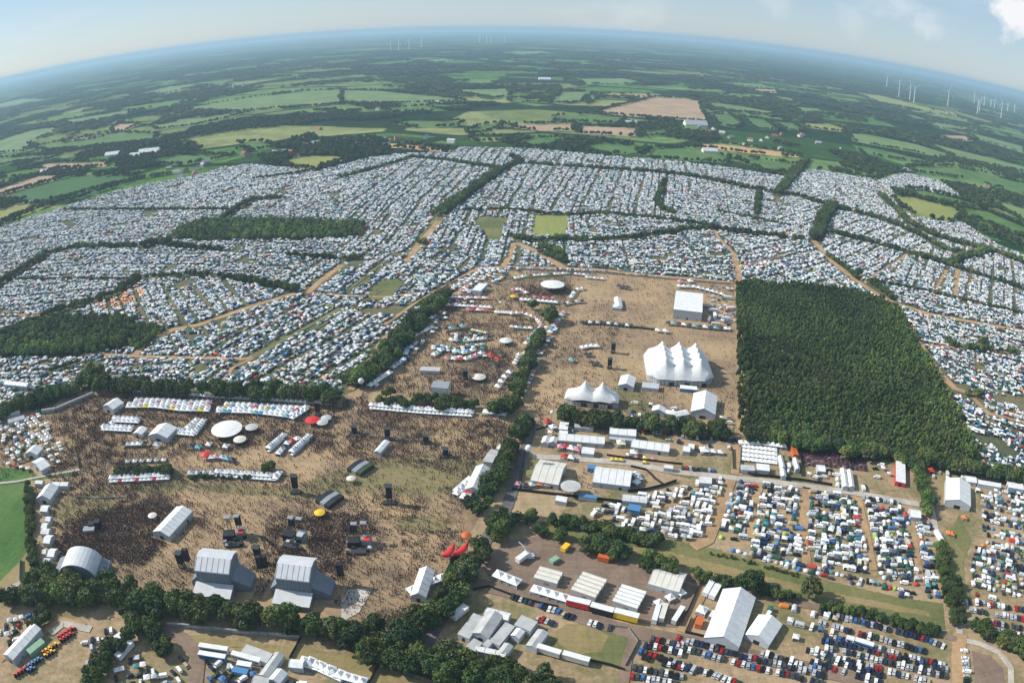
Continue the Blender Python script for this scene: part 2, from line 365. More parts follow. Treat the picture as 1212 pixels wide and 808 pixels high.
G['meadow_pale'] = ground_mat('pale_meadow', [(.3, (.085, .155, .045)), (.5, (.125, .195, .065)), (.7, (.19, .23, .085))], .01, .1)
G['crop'] = ground_mat('dark_crop', [(.3, (.028, .085, .02)), (.7, (.05, .13, .03))], .01, .1)
G['hay'] = ground_mat('hay_field', [(.3, (.17, .21, .05)), (.7, (.28, .27, .08))], .01, .1)
G['ploughed'] = ground_mat('stubble_field', [(.3, (.30, .20, .12)), (.7, (.42, .30, .19))], .01, .08)
G['orange'] = ground_mat('ripe_field', [(.3, (.42, .27, .11)), (.7, (.52, .34, .16))], .01, .08)

# the far country: patchwork of woods, meadows and stubble out to the horizon
m, t, p = nodes('far_country'); p.inputs['Roughness'].default_value = 1; p.inputs['Specular IOR Level'].default_value = 0
pos = coords(t)
w = N(t, 'ShaderNodeTexNoise', Scale=.0016, Detail=5.0); t.links.new(pos, w.inputs['Vector'])
mv = N(t, 'ShaderNodeVectorMath', operation='MULTIPLY_ADD'); mv.inputs[1].default_value = (170, 170, 0); t.links.new(w.outputs['Color'], mv.inputs[0]); t.links.new(pos, mv.inputs[2])
mpp = N(t, 'ShaderNodeMapping'); mpp.inputs['Scale'].default_value = (.0019, .0031, 0); mpp.inputs['Rotation'].default_value = (0, 0, .35); t.links.new(mv.outputs[0], mpp.inputs[0])
vo = N(t, 'ShaderNodeTexVoronoi', Scale=1.0, Randomness=.85); t.links.new(mpp.outputs[0], vo.inputs['Vector'])
sp = N(t, 'ShaderNodeSeparateColor'); t.links.new(vo.outputs['Color'], sp.inputs[0])
rp = N(t, 'ShaderNodeValToRGB'); rp.color_ramp.interpolation = 'CONSTANT'; els = rp.color_ramp.elements
stops = [(0, (.016, .036, .016)), (.40, (.085, .165, .04)), (.58, (.035, .08, .022)), (.64, (.13, .21, .07)), (.84, (.15, .19, .07)), (.985, (.22, .24, .10))]
while len(els) < len(stops): els.new(.5)
for e, (q, c) in zip(els, stops): e.position = q; e.color = (*c, 1)
big = N(t, 'ShaderNodeTexNoise', Scale=.00035, Detail=3.0); t.links.new(pos, big.inputs['Vector'])
ln = N(t, 'ShaderNodeVectorMath', operation='LENGTH'); t.links.new(pos, ln.inputs[0])
far = N(t, 'ShaderNodeMapRange'); far.inputs['From Min'].default_value = 3000; far.inputs['From Max'].default_value = 8500; far.inputs['To Max'].default_value = .36; t.links.new(ln.outputs['Value'], far.inputs[0])
bm_ = N(t, 'ShaderNodeMath', operation='MULTIPLY_ADD'); bm_.inputs[1].default_value = -1.3; bm_.inputs[2].default_value = .72; t.links.new(big.outputs[0], bm_.inputs[0])
a1 = N(t, 'ShaderNodeMath', operation='ADD'); t.links.new(sp.outputs[0], a1.inputs[0]); t.links.new(bm_.outputs[0], a1.inputs[1])
a2 = N(t, 'ShaderNodeMath', operation='SUBTRACT'); t.links.new(a1.outputs[0], a2.inputs[0]); t.links.new(far.outputs[0], a2.inputs[1])
t.links.new(a2.outputs[0], rp.inputs[0])
ed = N(t, 'ShaderNodeTexVoronoi', Scale=1.0, Randomness=.85, feature='DISTANCE_TO_EDGE'); t.links.new(mpp.outputs[0], ed.inputs['Vector'])
eh = N(t, 'ShaderNodeMapRange'); eh.inputs['From Min'].default_value = .035; eh.inputs['From Max'].default_value = .05; t.links.new(ed.outputs['Distance'], eh.inputs[0])
hedge = N(t, 'ShaderNodeMixRGB'); hedge.inputs[1].default_value = (.022, .045, .018, 1); t.links.new(eh.outputs[0], hedge.inputs[0]); t.links.new(rp.outputs[0], hedge.inputs[2])
fn = N(t, 'ShaderNodeTexNoise', Scale=.012, Detail=7.0, Roughness=.75); t.links.new(pos, fn.inputs['Vector'])
fr = N(t, 'ShaderNodeMapRange'); fr.inputs['From Min'].default_value = .3; fr.inputs['From Max'].default_value = .7; fr.inputs['To Min'].default_value = .55; fr.inputs['To Max'].default_value = 1.4; t.links.new(fn.outputs[0], fr.inputs[0])
mm = N(t, 'ShaderNodeMixRGB', blend_type='MULTIPLY'); mm.inputs[0].default_value = 1; t.links.new(hedge.outputs[0], mm.inputs[1]); t.links.new(fr.outputs[0], mm.inputs[2])
t.links.new(mm.outputs[0], p.inputs['Base Color'])
G['far'] = m
RG = 40000
v = []; f = []; n = 96; rings = [0, 400, 1200, 3000, 8000, 20000, RG]
v.append((0, 0, 0))
for r_ in rings[1:]:
    v += [(r_*math.cos(2*math.pi*k/n), r_*math.sin(2*math.pi*k/n), 0) for k in range(n)]
f += [(0, 1+k, 1+(k+1) % n) for k in range(n)]
for i in range(len(rings)-2):
    a, b = 1+i*n, 1+(i+1)*n; f += [(a+k, b+k, b+(k+1) % n, a+(k+1) % n) for k in range(n)]
tag(mesh_obj('ground', v, f, G['far']), kind='structure')

c00, c10, c20 = crop(0, 0, K3), crop(404, 0, K3), crop(808, 0, K3)
c01, c11, c21 = crop(0, 270, K3), crop(404, 270, K3), crop(808, 270, K3)
# camping land, showground land
camp_px = [(-190, 330), (-120, 300), (0, 270), (60, 251), (90, 241), (130, 229), (170, 219), (215, 212), (245, 205), (262, 199), (295, 195), (345, 199), (375, 204), (404, 195), (440, 187), (470, 183), (520, 181), (545, 175), (620, 176), (680, 181), (750, 188), (808, 192), (870, 200), (930, 210), (962, 201), (1040, 214), (1063, 206), (1078, 206), (1112, 215), (1136, 231), (1128, 234), (1055, 224), (1062, 236), (1088, 256), (1140, 264), (1180, 290), (1212, 303), (1390, 370), (1390, 600), (1150, 560), (870, 520), (600, 500), (400, 480), (0, 500), (-190, 560)]
sheet('camp_ground', camp_px, .05, G['camp'])
sheet('showground_land', [(600, 520), (650, 505), (870, 515), (1000, 540), (1090, 555), (1150, 560), (1390, 590), (1390, 990), (-190, 990), (-190, 660), (0, 640), (300, 720), (520, 720), (560, 620)], .09, G['earth'])
arena_px = [(52, 492), (75, 470), (118, 458), (200, 462), (400, 472), (425, 460), (460, 415), (500, 385), (520, 358), (530, 338), (560, 326), (620, 319), (700, 322), (790, 330), (868, 335), (872, 400), (876, 440), (872, 500), (860, 515), (650, 503), (625, 510), (600, 545), (580, 585), (560, 625), (540, 650), (505, 720), (450, 745), (300, 725), (60, 700), (40, 660), (36, 560), (-30, 585), (-150, 560), (-150, 500), (0, 470)]
sheet('arena_ground', arena_px, .14, G['arena'])
n_field = [0]
FIELDS = []
def field(kind, px, label=None, z=.18):
    z = z+.012*(n_field[0] % 7); n_field[0] += 1
    nm = {'meadow': 'meadow', 'pale': 'meadow', 'crop': 'crop_field', 'hay': 'hay_field', 'stubble': 'stubble_field', 'ripe': 'ripe_field'}[kind]
    mt = {'meadow': 'meadow', 'pale': 'meadow_pale', 'crop': 'crop', 'hay': 'hay', 'stubble': 'ploughed', 'ripe': 'orange'}[kind]
    sheet(nm, px, z, G[mt]); FIELDS.append(px); fill(BLOCK, px)
for k, q in [('crop', [(255, 625), (505, 622), (440, 655), (270, 708), (0, 712), (-60, 705), (20, 690)]), ('stubble', [(-30, 680), (140, 622), (250, 620), (150, 650), (-20, 698)]),
             ('hay', [(-60, 770), (60, 722), (185, 722), (130, 748), (-60, 815)]), ('stubble', [(105, 603), (160, 580), (390, 574), (370, 592), (190, 600)]),
             ('meadow', [(-60, 565), (220, 548), (180, 565), (60, 575), (-60, 605)]), ('pale', [(-60, 515), (120, 460), (200, 452), (190, 470), (110, 500), (80, 540), (-60, 545)]),
             ('meadow', [(110, 520), (240, 500), (420, 470), (560, 475), (540, 500), (330, 520), (160, 535)]),
             ('pale', [(210, 430), (460, 390), (455, 408), (260, 440)]), ('stubble', [(395, 455), (420, 440), (500, 438), (450, 462), (400, 470)]), ('stubble', [(225, 498), (270, 488), (370, 486), (300, 500), (230, 508)]),
             ('pale', [(650, 385), (900, 345), (1100, 322), (1211, 318), (1211, 368), (1050, 380), (840, 395), (700, 392)]), ('pale', [(530, 448), (800, 405), (900, 395), (700, 445), (560, 460)]),
             ('pale', [(480, 335), (600, 308), (720, 300), (600, 330)]), ('meadow', [(490, 580), (640, 550), (830, 552), (800, 560), (640, 588)]), ('hay', [(1000, 570), (1070, 553), (1211, 552), (1211, 570), (1110, 605), (1020, 590)]),
             ('meadow', [(850, 505), (940, 505), (970, 520), (900, 535), (860, 530)]), ('pale', [(-60, 380), (80, 350), (160, 352), (60, 372), (-60, 400)]), ('meadow', [(-60, 640), (60, 628), (90, 632), (-60, 665)])]:
    field(k, c00(*q))
for k, q in [('pale', [(0, 320), (130, 322), (420, 352), (440, 360), (200, 368), (0, 366)]), ('pale', [(410, 318), (590, 315), (600, 340), (540, 350), (430, 330)]), ('meadow', [(590, 350), (720, 352), (700, 365), (600, 362)]),
             ('pale', [(780, 325), (880, 325), (850, 365), (730, 368)]), ('pale', [(820, 280), (1000, 278), (1070, 292), (1000, 302), (870, 300)]), ('stubble', [(905, 335), (1090, 335), (1085, 345), (930, 345)]),
             ('stubble', [(905, 395), (1110, 345), (1211, 350), (1269, 358), (1294, 435), (1209, 425), (1040, 415), (930, 405)]), ('stubble', [(605, 445), (640, 442), (830, 438), (822, 465), (700, 465), (615, 455)]),
             ('stubble', [(838, 450), (850, 445), (1050, 455), (1048, 485), (840, 475)]), ('meadow', [(440, 470), (490, 445), (570, 437), (580, 440), (530, 465), (460, 478)]), ('meadow', [(180, 440), (230, 428), (430, 432), (410, 450), (280, 455)]),
             ('meadow', [(740, 415), (870, 405), (1010, 420), (980, 440), (760, 430)]), ('hay', [(450, 490), (500, 485), (590, 488), (580, 500), (480, 505)]), ('meadow', [(610, 508), (660, 492), (800, 490), (790, 505), (700, 525)]),
             ('meadow', [(860, 520), (910, 508), (1100, 520), (1010, 548), (900, 545)]), ('meadow', [(1050, 548), (1130, 523), (1209, 525), (1279, 530), (1379, 560), (1359, 580), (1209, 570), (1100, 565)]),
             ('ripe', [(110, 508), (200, 510), (395, 530), (380, 542), (250, 530), (130, 520)]), ('meadow', [(1060, 465), (1150, 460), (1160, 480), (1070, 488)]), ('pale', [(1120, 435), (1170, 433), (1180, 445), (1130, 447)]),
             ('pale', [(290, 215), (360, 208), (420, 215), (330, 224)]), ('pale', [(560, 185), (700, 182), (760, 190), (640, 196)]), ('pale', [(880, 340), (900, 330), (905, 355), (870, 370)]), ('meadow', [(130, 385), (300, 378), (380, 392), (200, 400)])]:
    field(k, c10(*q))
for k, q in [('pale', [(80, 362), (160, 370), (340, 400), (300, 408), (110, 385)]), ('meadow', [(100, 403), (170, 408), (215, 440), (180, 455), (120, 440)]), ('meadow', [(200, 412), (290, 425), (340, 460), (260, 460)]),
             ('meadow', [(310, 430), (390, 435), (430, 465), (400, 475)]), ('hay', [(400, 435), (520, 440), (590, 462), (560, 468), (450, 455)]), ('ripe', [(45, 510), (130, 510), (330, 535), (415, 550), (410, 560), (240, 545), (60, 525)]),
             ('meadow', [(190, 565), (250, 562), (420, 588), (370, 612), (300, 615)]), ('pale', [(590, 472), (650, 475), (820, 510), (960, 550), (930, 560), (700, 520), (600, 500)]), ('meadow', [(600, 512), (720, 535), (890, 575), (840, 580), (640, 545)]),
             ('pale', [(850, 500), (1209, 590), (1400, 640), (1400, 665), (1209, 610), (960, 560)]), ('meadow', [(800, 590), (950, 590), (1209, 650), (1400, 700), (1400, 740), (1209, 690), (1000, 635), (820, 610)]), ('pale', [(920, 570), (1100, 610), (1180, 635), (1000, 600)]),
             ('hay', [(735, 695), (800, 695), (960, 735), (1000, 770), (940, 790), (820, 765)]), ('meadow', [(740, 670), (860, 675), (1050, 725), (1060, 740), (900, 715)]), ('meadow', [(965, 738), (1080, 750), (1200, 800), (1300, 850), (1180, 840), (1100, 800), (1000, 765)]),
             ('pale', [(1080, 700), (1209, 740), (1400, 800), (1400, 840), (1209, 790), (1130, 740)]), ('meadow', [(1130, 815), (1209, 840), (1400, 900), (1400, 960), (1209, 875)]),
             ('pale', [(1000, 465), (1209, 520), (1209, 545), (1050, 495)]), ('stubble', [(900, 478), (1000, 482), (1030, 500), (950, 498)]), ('pale', [(860, 435), (960, 445), (1000, 465), (900, 455)]),
             ('hay', [(620, 330), (700, 340), (900, 390), (1050, 440), (940, 410), (700, 365)]), ('stubble', [(250, 315), (330, 318), (335, 330), (270, 328)]), ('pale', [(120, 290), (260, 298), (380, 320), (260, 312)]),
             ('pale', [(400, 380), (480, 385), (500, 400), (420, 402)]), ('stubble', [(880, 385), (960, 400), (980, 415), (900, 405)])]:
    field(k, c20(*q))
field('hay', [(632, 255), (675, 255), (668, 279), (628, 279)], z=.25)
# green pasture on the left edge
sheet('pasture', [(-150, 575), (0, 574), (37, 571), (34, 600), (33, 640), (34, 650), (18, 672), (0, 690), (-150, 720)], .19, G['meadow'])
sheet('pasture', [(-60, 553), (30, 554), (46, 563), (92, 557), (93, 563), (0, 572), (-60, 575)], .2, G['meadow'])
sheet('pasture_edge', [(-60, 705), (0, 688), (20, 668), (36, 648), (36, 680), (22, 690), (0, 702), (-60, 730)], .205, G['straw'])
# grass strips and paddocks of the showground
SG = [('grass_strip', [(640, 617), (700, 624), (760, 633), (830, 645), (960, 682), (1060, 706), (1116, 714), (1119, 745), (1040, 733), (950, 708), (840, 678), (740, 655), (650, 640)], 'verge'),
      ('grass_strip', [(690, 641), (780, 650), (880, 675), (980, 700), (1100, 724), (1100, 730), (960, 704), (860, 680), (760, 658)], 'straw'),
      ('grass_paddock', [(690, 737), (712, 733), (742, 742), (755, 750), (753, 765), (740, 792), (700, 785), (648, 768), (660, 745)], 'verge'),
      ('dry_paddock', [(650, 752), (672, 738), (700, 740), (720, 752), (712, 770), (680, 775)], 'straw'),
      ('brown_yard', [(600, 640), (650, 632), (700, 650), (815, 690), (832, 700), (805, 742), (780, 742), (580, 685), (570, 668)], 'mud'),
      ('dry_grass_bank', [(195, 748), (300, 760), (370, 768), (440, 782), (520, 812), (440, 812), (400, 790), (340, 778), (290, 765), (225, 770)], 'straw'),
      ('grass_corner', [(1135, 610), (1150, 640), (1140, 665), (1142, 690), (1152, 708), (1135, 720), (1122, 690), (1112, 645)], 'verge'),
      ('brown_yard', [(1150, 770), (1172, 776), (1186, 790), (1190, 812), (1155, 812)], 'mud'),
      ('grass_patch', [(640, 560), (608, 566), (612, 545), (632, 540)], 'verge'),
      ('trackside_grass', [(1088, 552), (1130, 553), (1150, 572), (1130, 600), (1100, 585)], 'straw'),
      ('grass_patch', [(790, 560), (800, 553), (830, 560), (815, 566)], 'verge')]
for i, (nm, q, mt) in enumerate(SG):
    sheet(nm, q, .22+.015*i, G[mt], rag=1.3)
    if nm in ('grass_strip', 'grass_paddock', 'dry_paddock', 'brown_yard', 'dry_grass_bank', 'grass_corner'): fill(BLOCK, q)
# camp greens
for q in [[(435, 348), (452, 332), (470, 330), (478, 336), (462, 352), (440, 356)], [(376, 340), (400, 322), (411, 314), (404, 312), (386, 330), (368, 342)], [(494, 290), (520, 258), (513, 258), (488, 292)], [(560, 262), (570, 256), (600, 258), (592, 286), (582, 286)]]:
    fill(BLOCK, q); sheet('camp_lawn', q, .26, G['verge'], rag=2.)

# roads, tracks and lanes: points in the photograph, width in metres
RD = [('gravel_road', [(630, 540), (680, 543), (745, 548), (780, 555), (815, 560), (870, 566), (920, 571), (1010, 583), (1088, 597)], 6, 'gravel'),
      ('dirt_road', [(868, 300), (874, 322), (873, 345), (876, 400), (879, 460), (877, 500), (874, 530), (872, 562)], 8, 'lane'),
      ('country_road', [(1088, 560), (1100, 590), (1108, 630), (1118, 670), (1130, 710), (1136, 750)], 4.5, 'gravel'),
      ('country_road', [(1136, 757), (1160, 762), (1182, 772), (1196, 790), (1197, 830)], 4, 'gravel'),
      ('dirt_road', [(1136, 750), (1134, 780), (1136, 830)], 9, 'lane'),
      ('asphalt_road', [(632, 498), (622, 530), (612, 565), (600, 600), (580, 630), (565, 660), (540, 695), (520, 735), (500, 770), (480, 800)], 7, 'asphalt'),
      ('dirt_road', [(560, 690), (620, 705), (680, 728), (745, 748), (830, 762), (905, 780), (1000, 800), (1060, 820)], 9, 'mud'),
      ('dirt_road', [(752, 748), (742, 780), (735, 830)], 5, 'mud'),
      ('dirt_road', [(640, 640), (700, 652), (770, 673), (860, 695), (930, 712), (1020, 728), (1090, 742), (1132, 757)], 5, 'mud'),
      ('dirt_lane', [(835, 695), (820, 725), (806, 748)], 5, 'lane'),
      ('dirt_lane', [(865, 568), (852, 605), (838, 640), (820, 648)], 7, 'lane'), ('dirt_lane', [(899, 572), (893, 600), (888, 640)], 5.5, 'lane'), ('dirt_lane', [(955, 577), (952, 610), (951, 640), (955, 668)], 6, 'lane'),
      ('dirt_lane', [(1016, 590), (1025, 630), (1034, 675)], 5, 'lane'), ('dirt_lane', [(1077, 608), (1082, 640), (1090, 692)], 5, 'lane'),
      ('dirt_lane', [(690, 618), (730, 612), (800, 597), (838, 568)], 3, 'lane'),
      ('farm_track', [(-20, 574), (20, 570), (60, 562), (95, 556)], 2.5, 'gravel'), ('farm_track', [(-20, 715), (0, 702), (24, 690)], 4, 'gravel'),
      ('dirt_track', [(0, 780), (40, 752), (75, 735), (100, 742)], 6, 'lane'), ('yard_track', [(60, 750), (75, 738), (108, 745)], 5, 'gravel'),
      ('dirt_track', [(190, 740), (215, 755), (235, 775), (230, 820)], 8, 'mud'),
      # camp tracks
      ('camp_road', [(456, 385), (500, 355), (545, 330), (565, 318), (600, 316), (700, 319), (790, 328), (868, 335)], 7, 'lane'),
      ('camp_road', [(560, 328), (548, 343), (520, 360), (490, 385), (455, 400), (430, 440), (415, 462)], 6, 'lane'),
      ('camp_road', [(596, 315), (602, 306), (606, 297), (608, 288)], 7, 'lane'), ('camp_road', [(611, 288), (640, 300), (668, 318)], 9, 'lane'),
      ('camp_road', [(480, 310), (500, 285), (520, 262)], 9, 'lane'), ('camp_road', [(404, 314), (383, 330), (365, 346)], 8, 'lane'), ('camp_lane', [(-20, 372), (60, 374), (120, 376), (165, 388)], 5, 'lane'),
      ('camp_road', [(365, 346), (345, 349), (300, 362), (235, 385), (205, 390), (170, 408), (160, 420)], 8, 'lane'), ('camp_lane', [(365, 346), (404, 350), (456, 352), (520, 344)], 5, 'lane'),
      ('camp_lane', [(100, 418), (160, 422), (290, 425), (310, 420)], 6, 'lane'), ('camp_lane', [(404, 365), (340, 400), (300, 424)], 5, 'verge'), ('camp_lane', [(300, 424), (275, 436), (265, 450)], 4, 'lane'),
      ('camp_lane', [(0, 370), (30, 368), (55, 372)], 4, 'lane'), ('camp_lane', [(450, 345), (404, 372), (370, 392)], 3, 'verge'), ('camp_lane', [(455, 310), (410, 345)], 4, 'verge'),
      ('camp_road', [(963, 285), (985, 310), (1010, 330), (1040, 350), (1062, 360), (1100, 372), (1160, 383), (1230, 395)], 9, 'lane'),
      ('camp_road', [(1058, 358), (1072, 385), (1090, 410), (1110, 440), (1130, 460), (1160, 470)], 8, 'lane'), ('camp_lane', [(1090, 408), (1130, 412), (1212, 420)], 6, 'lane'),
      ('camp_lane', [(1134, 318), (1130, 350)], 9, 'lane'), ('camp_lane', [(1028, 330), (1060, 310), (1075, 300)], 5, 'lane'), ('camp_lane', [(1105, 345), (1120, 320)], 6, 'lane'),
      ('camp_lane', [(876, 315), (905, 308), (935, 300)], 5, 'lane'), ('camp_lane', [(868, 300), (850, 282), (845, 272)], 6, 'lane'), ('camp_road', [(1030, 210), (1060, 236), (1085, 262), (1120, 285)], 5, 'lane'),
      ('camp_lane', [(1150, 470), (1170, 490), (1212, 500)], 6, 'lane'), ('camp_lane', [(0, 248), (45, 243), (80, 248)], 6, 'straw'), ('camp_lane', [(350, 222), (300, 240)], 5, 'straw')]
for i, (nm, q, w_, mt) in enumerate(RD): ribbon(nm, q, w_, .42+.012*(i % 12), G[mt])

# ================================================================ TREES
def crown_mesh(name, rad, h, n, leaf, seed, lobes=16):
    """Leaf clumps through a lobed crown: uneven outline, gaps and light and dark clumps."""
    r = np.random.default_rng(seed); V = []; F = []; A = []
    cs = [(0, 0, h*.60, rad*.62)]+[(rad*q_*math.cos(a), rad*q_*math.sin(a), h*(.36+.50*r.random()*(1.15-q_)), rad*(.20+.22*r.random())) for a, q_ in zip(r.random(lobes)*6.28, .35+.45*r.random(lobes))]
    for i in range(n):
        cx, cy, cz, cr0 = cs[r.integers(len(cs))]; d = r.normal(size=3); d /= np.linalg.norm(d); d[2] = d[2]*.9+.1
        k = cr0*(.72+.34*r.random()**.6); c = np.array([cx, cy, cz])+d*k*np.array([1, 1, .95]); c[2] = max(c[2], h*.10)
        nrm = d+r.normal(size=3)*.55; nrm /= np.linalg.norm(nrm); u = np.cross(nrm, [0, 0, 1.])+1e-3; u /= np.linalg.norm(u); w = np.cross(nrm, u)
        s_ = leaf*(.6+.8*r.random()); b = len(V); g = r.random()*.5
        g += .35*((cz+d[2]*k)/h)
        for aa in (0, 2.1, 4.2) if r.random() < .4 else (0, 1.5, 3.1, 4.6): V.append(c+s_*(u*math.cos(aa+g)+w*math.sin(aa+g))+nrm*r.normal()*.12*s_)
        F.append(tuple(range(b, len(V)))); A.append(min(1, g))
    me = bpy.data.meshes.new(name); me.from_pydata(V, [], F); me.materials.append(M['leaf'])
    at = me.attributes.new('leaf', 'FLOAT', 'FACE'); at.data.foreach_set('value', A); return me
def trunk_mesh(name, h, r0, seed):
    b = MB(); r = random.Random(seed); b.bar((0, 0, -.3), (r.uniform(-.2, .2), .1, h*.45), r0, 0, 7, r0*.6)
    for k in range(5):
        a = k*1.26+r.random(); b.bar((0, 0, h*(.26+.06*k)), (math.cos(a)*h*.24, math.sin(a)*h*.24, h*(.55+.05*k)), r0*.42, 0, 5, r0*.12)
    me = bpy.data.meshes.new(name); me.from_pydata(b.v, [], b.f); me.materials.append(M['wood']); return me
TREES = []          # masters: (empty, trunk, crown), 12 m tall
for i, (rad, h) in enumerate([(4.6, 12), (3.9, 12.5), (5.2, 11.5), (3.3, 12.5)]):
    e = empty('broadleaf_tree', (0, 0, 0), 0, 'tree', 'tree'); tr = bpy.data.objects.new('trunk', trunk_mesh('trunk', h, .38, i)); crn = bpy.data.objects.new('crown', crown_mesh('crown', rad, h, 2600, .40, 40+i))
    for o in (tr, crn): C.objects.link(o); o.parent = e
    crn['tint'] = (.05, .09, .03); KIDS[e.name] = [tr, crn]; TREES.append((e, tr, crn))
def treecol(k, dark=1.):
    b = np.array([[.034, .062, .016], [.046, .078, .018], [.070, .100, .024], [.026, .048, .018], [.052, .072, .026]])[k % 5]
    return b*dark*rng.uniform(.75, 1.4)*np.array([rng.uniform(.9, 1.25), 1, 1])
TP = []             # x, y, scale, width scale, group index, dark
TG = []
def belt(px, width, h, where, gap=None, dark=1., jit=.25):
    """A row or belt of trees following a line of the photograph."""
    g = ground(*np.array(dens(px, 4, False)).T); seg = np.linalg.norm(np.diff(g, axis=0), axis=1); L = seg.sum(); gap = gap or h*.36
    n = int(max(1, L*max(width, gap)/gap**2)); s_ = rng.random(n)*L; cs = np.concatenate([[0], np.cumsum(seg)])
    i = np.clip(np.searchsorted(cs, s_)-1, 0, len(seg)-1); u = (s_-cs[i])/seg[i]; P = g[i]*(1-u)[:, None]+g[i+1]*u[:, None]
    d = (g[i+1]-g[i])/seg[i][:, None]; P += np.stack([-d[:, 1], d[:, 0]], 1)*(rng.random(n)-.5)[:, None]*width
    TG.append(where)
    for x, y in P: TP.append((x, y, h*rng.uniform(1-jit, 1+jit)/12, rng.uniform(.85, 1.2), len(TG)-1, dark))
    stroke(BLOCK, px, 1.0)
    for a, b in zip(px[:-1], px[1:]):
        m_ = ground((a[0]+b[0])/2, (a[1]+b[1])/2); t = math.hypot(m_[0], m_[1], CAM_H); ang = abs(math.atan2(b[1]-a[1], b[0]-a[0]))
        stroke(BLOCK, [a, b], max(2, (width+3)*FPX/t*(abs(math.cos(ang))*CAM_H/t+abs(math.sin(ang)))))
def wood(px, gap, h, where, dark=1., jit=.2):
    g = ground(*np.array(px, float).T); lo, hi = g.min(0), g.max(0)
    X, Y = np.meshgrid(np.arange(lo[0], hi[0], gap), np.arange(lo[1], hi[1], gap)); P = np.stack([X.ravel(), Y.ravel()], 1)+rng.uniform(-.45, .45, (X.size, 2))*gap
    L = np.zeros((MH, MW), bool); fill(L, px); P = P[look(L, P)]; TG.append(where); fill(BLOCK, px)
    for x, y in P: TP.append((x, y, h*rng.uniform(1-jit, 1+jit)/12, rng.uniform(.85, 1.15), len(TG)-1, dark))
# single trees, in belts (photograph points of the line of trunks, width m, height m)
belt([(45, 690), (60, 702), (90, 704), (128, 706)], 20, 12.5, 'behind the arched stage')
belt([(128, 700), (160, 716), (200, 722)], 17, 14, 'between the arched stage and the square stages')
belt([(200, 722), (260, 734), (330, 742), (395, 752)], 12, 13.5, 'behind the two square grey stages')
belt([(395, 745), (430, 762), (470, 760), (505, 742)], 15, 13.5, 'below the grey paved corner of the arena')
belt([(430, 775), (480, 785), (530, 800), (590, 812), (660, 818)], 12, 12, 'along the bottom edge below the asphalt road')
belt([(520, 775), (560, 790), (620, 806)], 8, 11, 'below the grey roofed hall complex')
belt([(0, 712), (40, 712), (60, 722)], 9, 12, 'beside the green pasture')
belt([(62, 735), (34, 745)], 6, 8, 'above the long white shed')
belt([(150, 715), (165, 735), (150, 760), (130, 775), (115, 800), (100, 815)], 9, 10, 'around the tractor yard')
belt([(175, 735), (185, 752), (200, 775), (190, 770)], 8, 9, 'beside the two white trailers')
belt([(36, 575), (37, 610), (38, 640), (40, 665), (45, 688)], 5, 7, 'along the edge of the green pasture')
belt([(505, 742), (525, 722), (542, 702), (556, 680), (570, 660), (586, 640), (600, 618)], 9, 12, 'between the arena and the asphalt road')
belt([(560, 612), (574, 592), (588, 570), (600, 548), (607, 528)], 9, 12, 'behind the long white gabled tent')
belt([(610, 524), (622, 510), (628, 498)], 8, 12, 'at the crossing of the arena roads')
belt([(584, 488), (600, 490), (612, 486)], 14, 13, 'at the lower end of the tree row between the market fields')
belt([(606, 482), (614, 460), (624, 438), (634, 412), (640, 398)], 7, 11, 'in the row between the two market fields')
belt([(648, 384), (651, 380)], 5, 18, 'standing tall among the market stalls', gap=3)
belt([(628, 370), (630, 366)], 3, 12, 'beside the white counter tent', gap=4)
belt([(655, 498), (690, 503), (740, 507)], 12, 13, 'in front of the twin peaked tent')
belt([(742, 506), (780, 510), (820, 514), (862, 518)], 12, 13, 'in front of the big marquee below the circus tent')
belt([(445, 472), (470, 478), (510, 481), (545, 484), (562, 486)], 16, 9, 'around the small dark roofed stage', gap=5)
belt([(418, 458), (440, 444), (460, 424), (475, 406), (490, 392), (505, 376), (516, 362)], 17, 14, 'in the wide belt beside the market field')
belt([(520, 362), (526, 352), (531, 350)], 10, 10, 'at the bend of the camp road')
belt([(118, 462), (160, 466), (210, 468), (260, 470), (330, 473), (400, 477)], 13, 16, 'in the tall row above the food stalls')
belt([(-40, 510), (0, 496), (30, 484), (60, 472), (92, 464), (112, 452), (108, 440)], 16, 14, 'in the dark belt on the left')
belt([(138, 562), (160, 562), (190, 560), (208, 562)], 8, 7, 'in the hedge behind the red and white stalls')
belt([(222, 566), (260, 566), (300, 566)], 4, 4, 'in the low hedge behind the parasols', gap=2.5)
belt([(312, 562), (325, 561)], 10, 10, 'in the round clump beside the food stalls', gap=4)
belt([(612, 614), (640, 620), (680, 622), (720, 632), (760, 642), (782, 645)], 7, 8, 'in the hedge below the camper vans')
belt([(628, 634), (650, 634), (665, 638)], 6, 9, 'at the upper end of the grass strip')
belt([(690, 648), (720, 658), (760, 668), (800, 682)], 10, 10, 'above the brown yard with striped tents')
belt([(816, 682), (850, 690), (880, 696)], 6, 7, 'above the big white hall')
belt([(885, 698), (886, 697)], 2, 13, 'pointed and dark above the big white hall', gap=2)
belt([(952, 708), (954, 706)], 5, 16, 'standing alone and tall on the grass strip', gap=3.4)
belt([(900, 702), (925, 707), (945, 712)], 5, 6, 'below the tall lone tree')
belt([(965, 718), (1000, 724), (1050, 736), (1112, 752)], 5, 6, 'in the hedge above the car park')
belt([(1078, 545), (1086, 565), (1094, 590), (1100, 612)], 7, 9, 'in the row beside the country road')
belt([(1112, 650), (1120, 690), (1126, 715), (1132, 742)], 9, 9, 'on both sides of the country road')
belt([(1138, 742), (1160, 752), (1190, 762), (1212, 775), (1225, 800)], 10, 10, 'beside the bend of the country road')
belt([(840, 655), (900, 670), (960, 686)], 2.5, 2.5, 'in the low hedge below the right camp', gap=2)
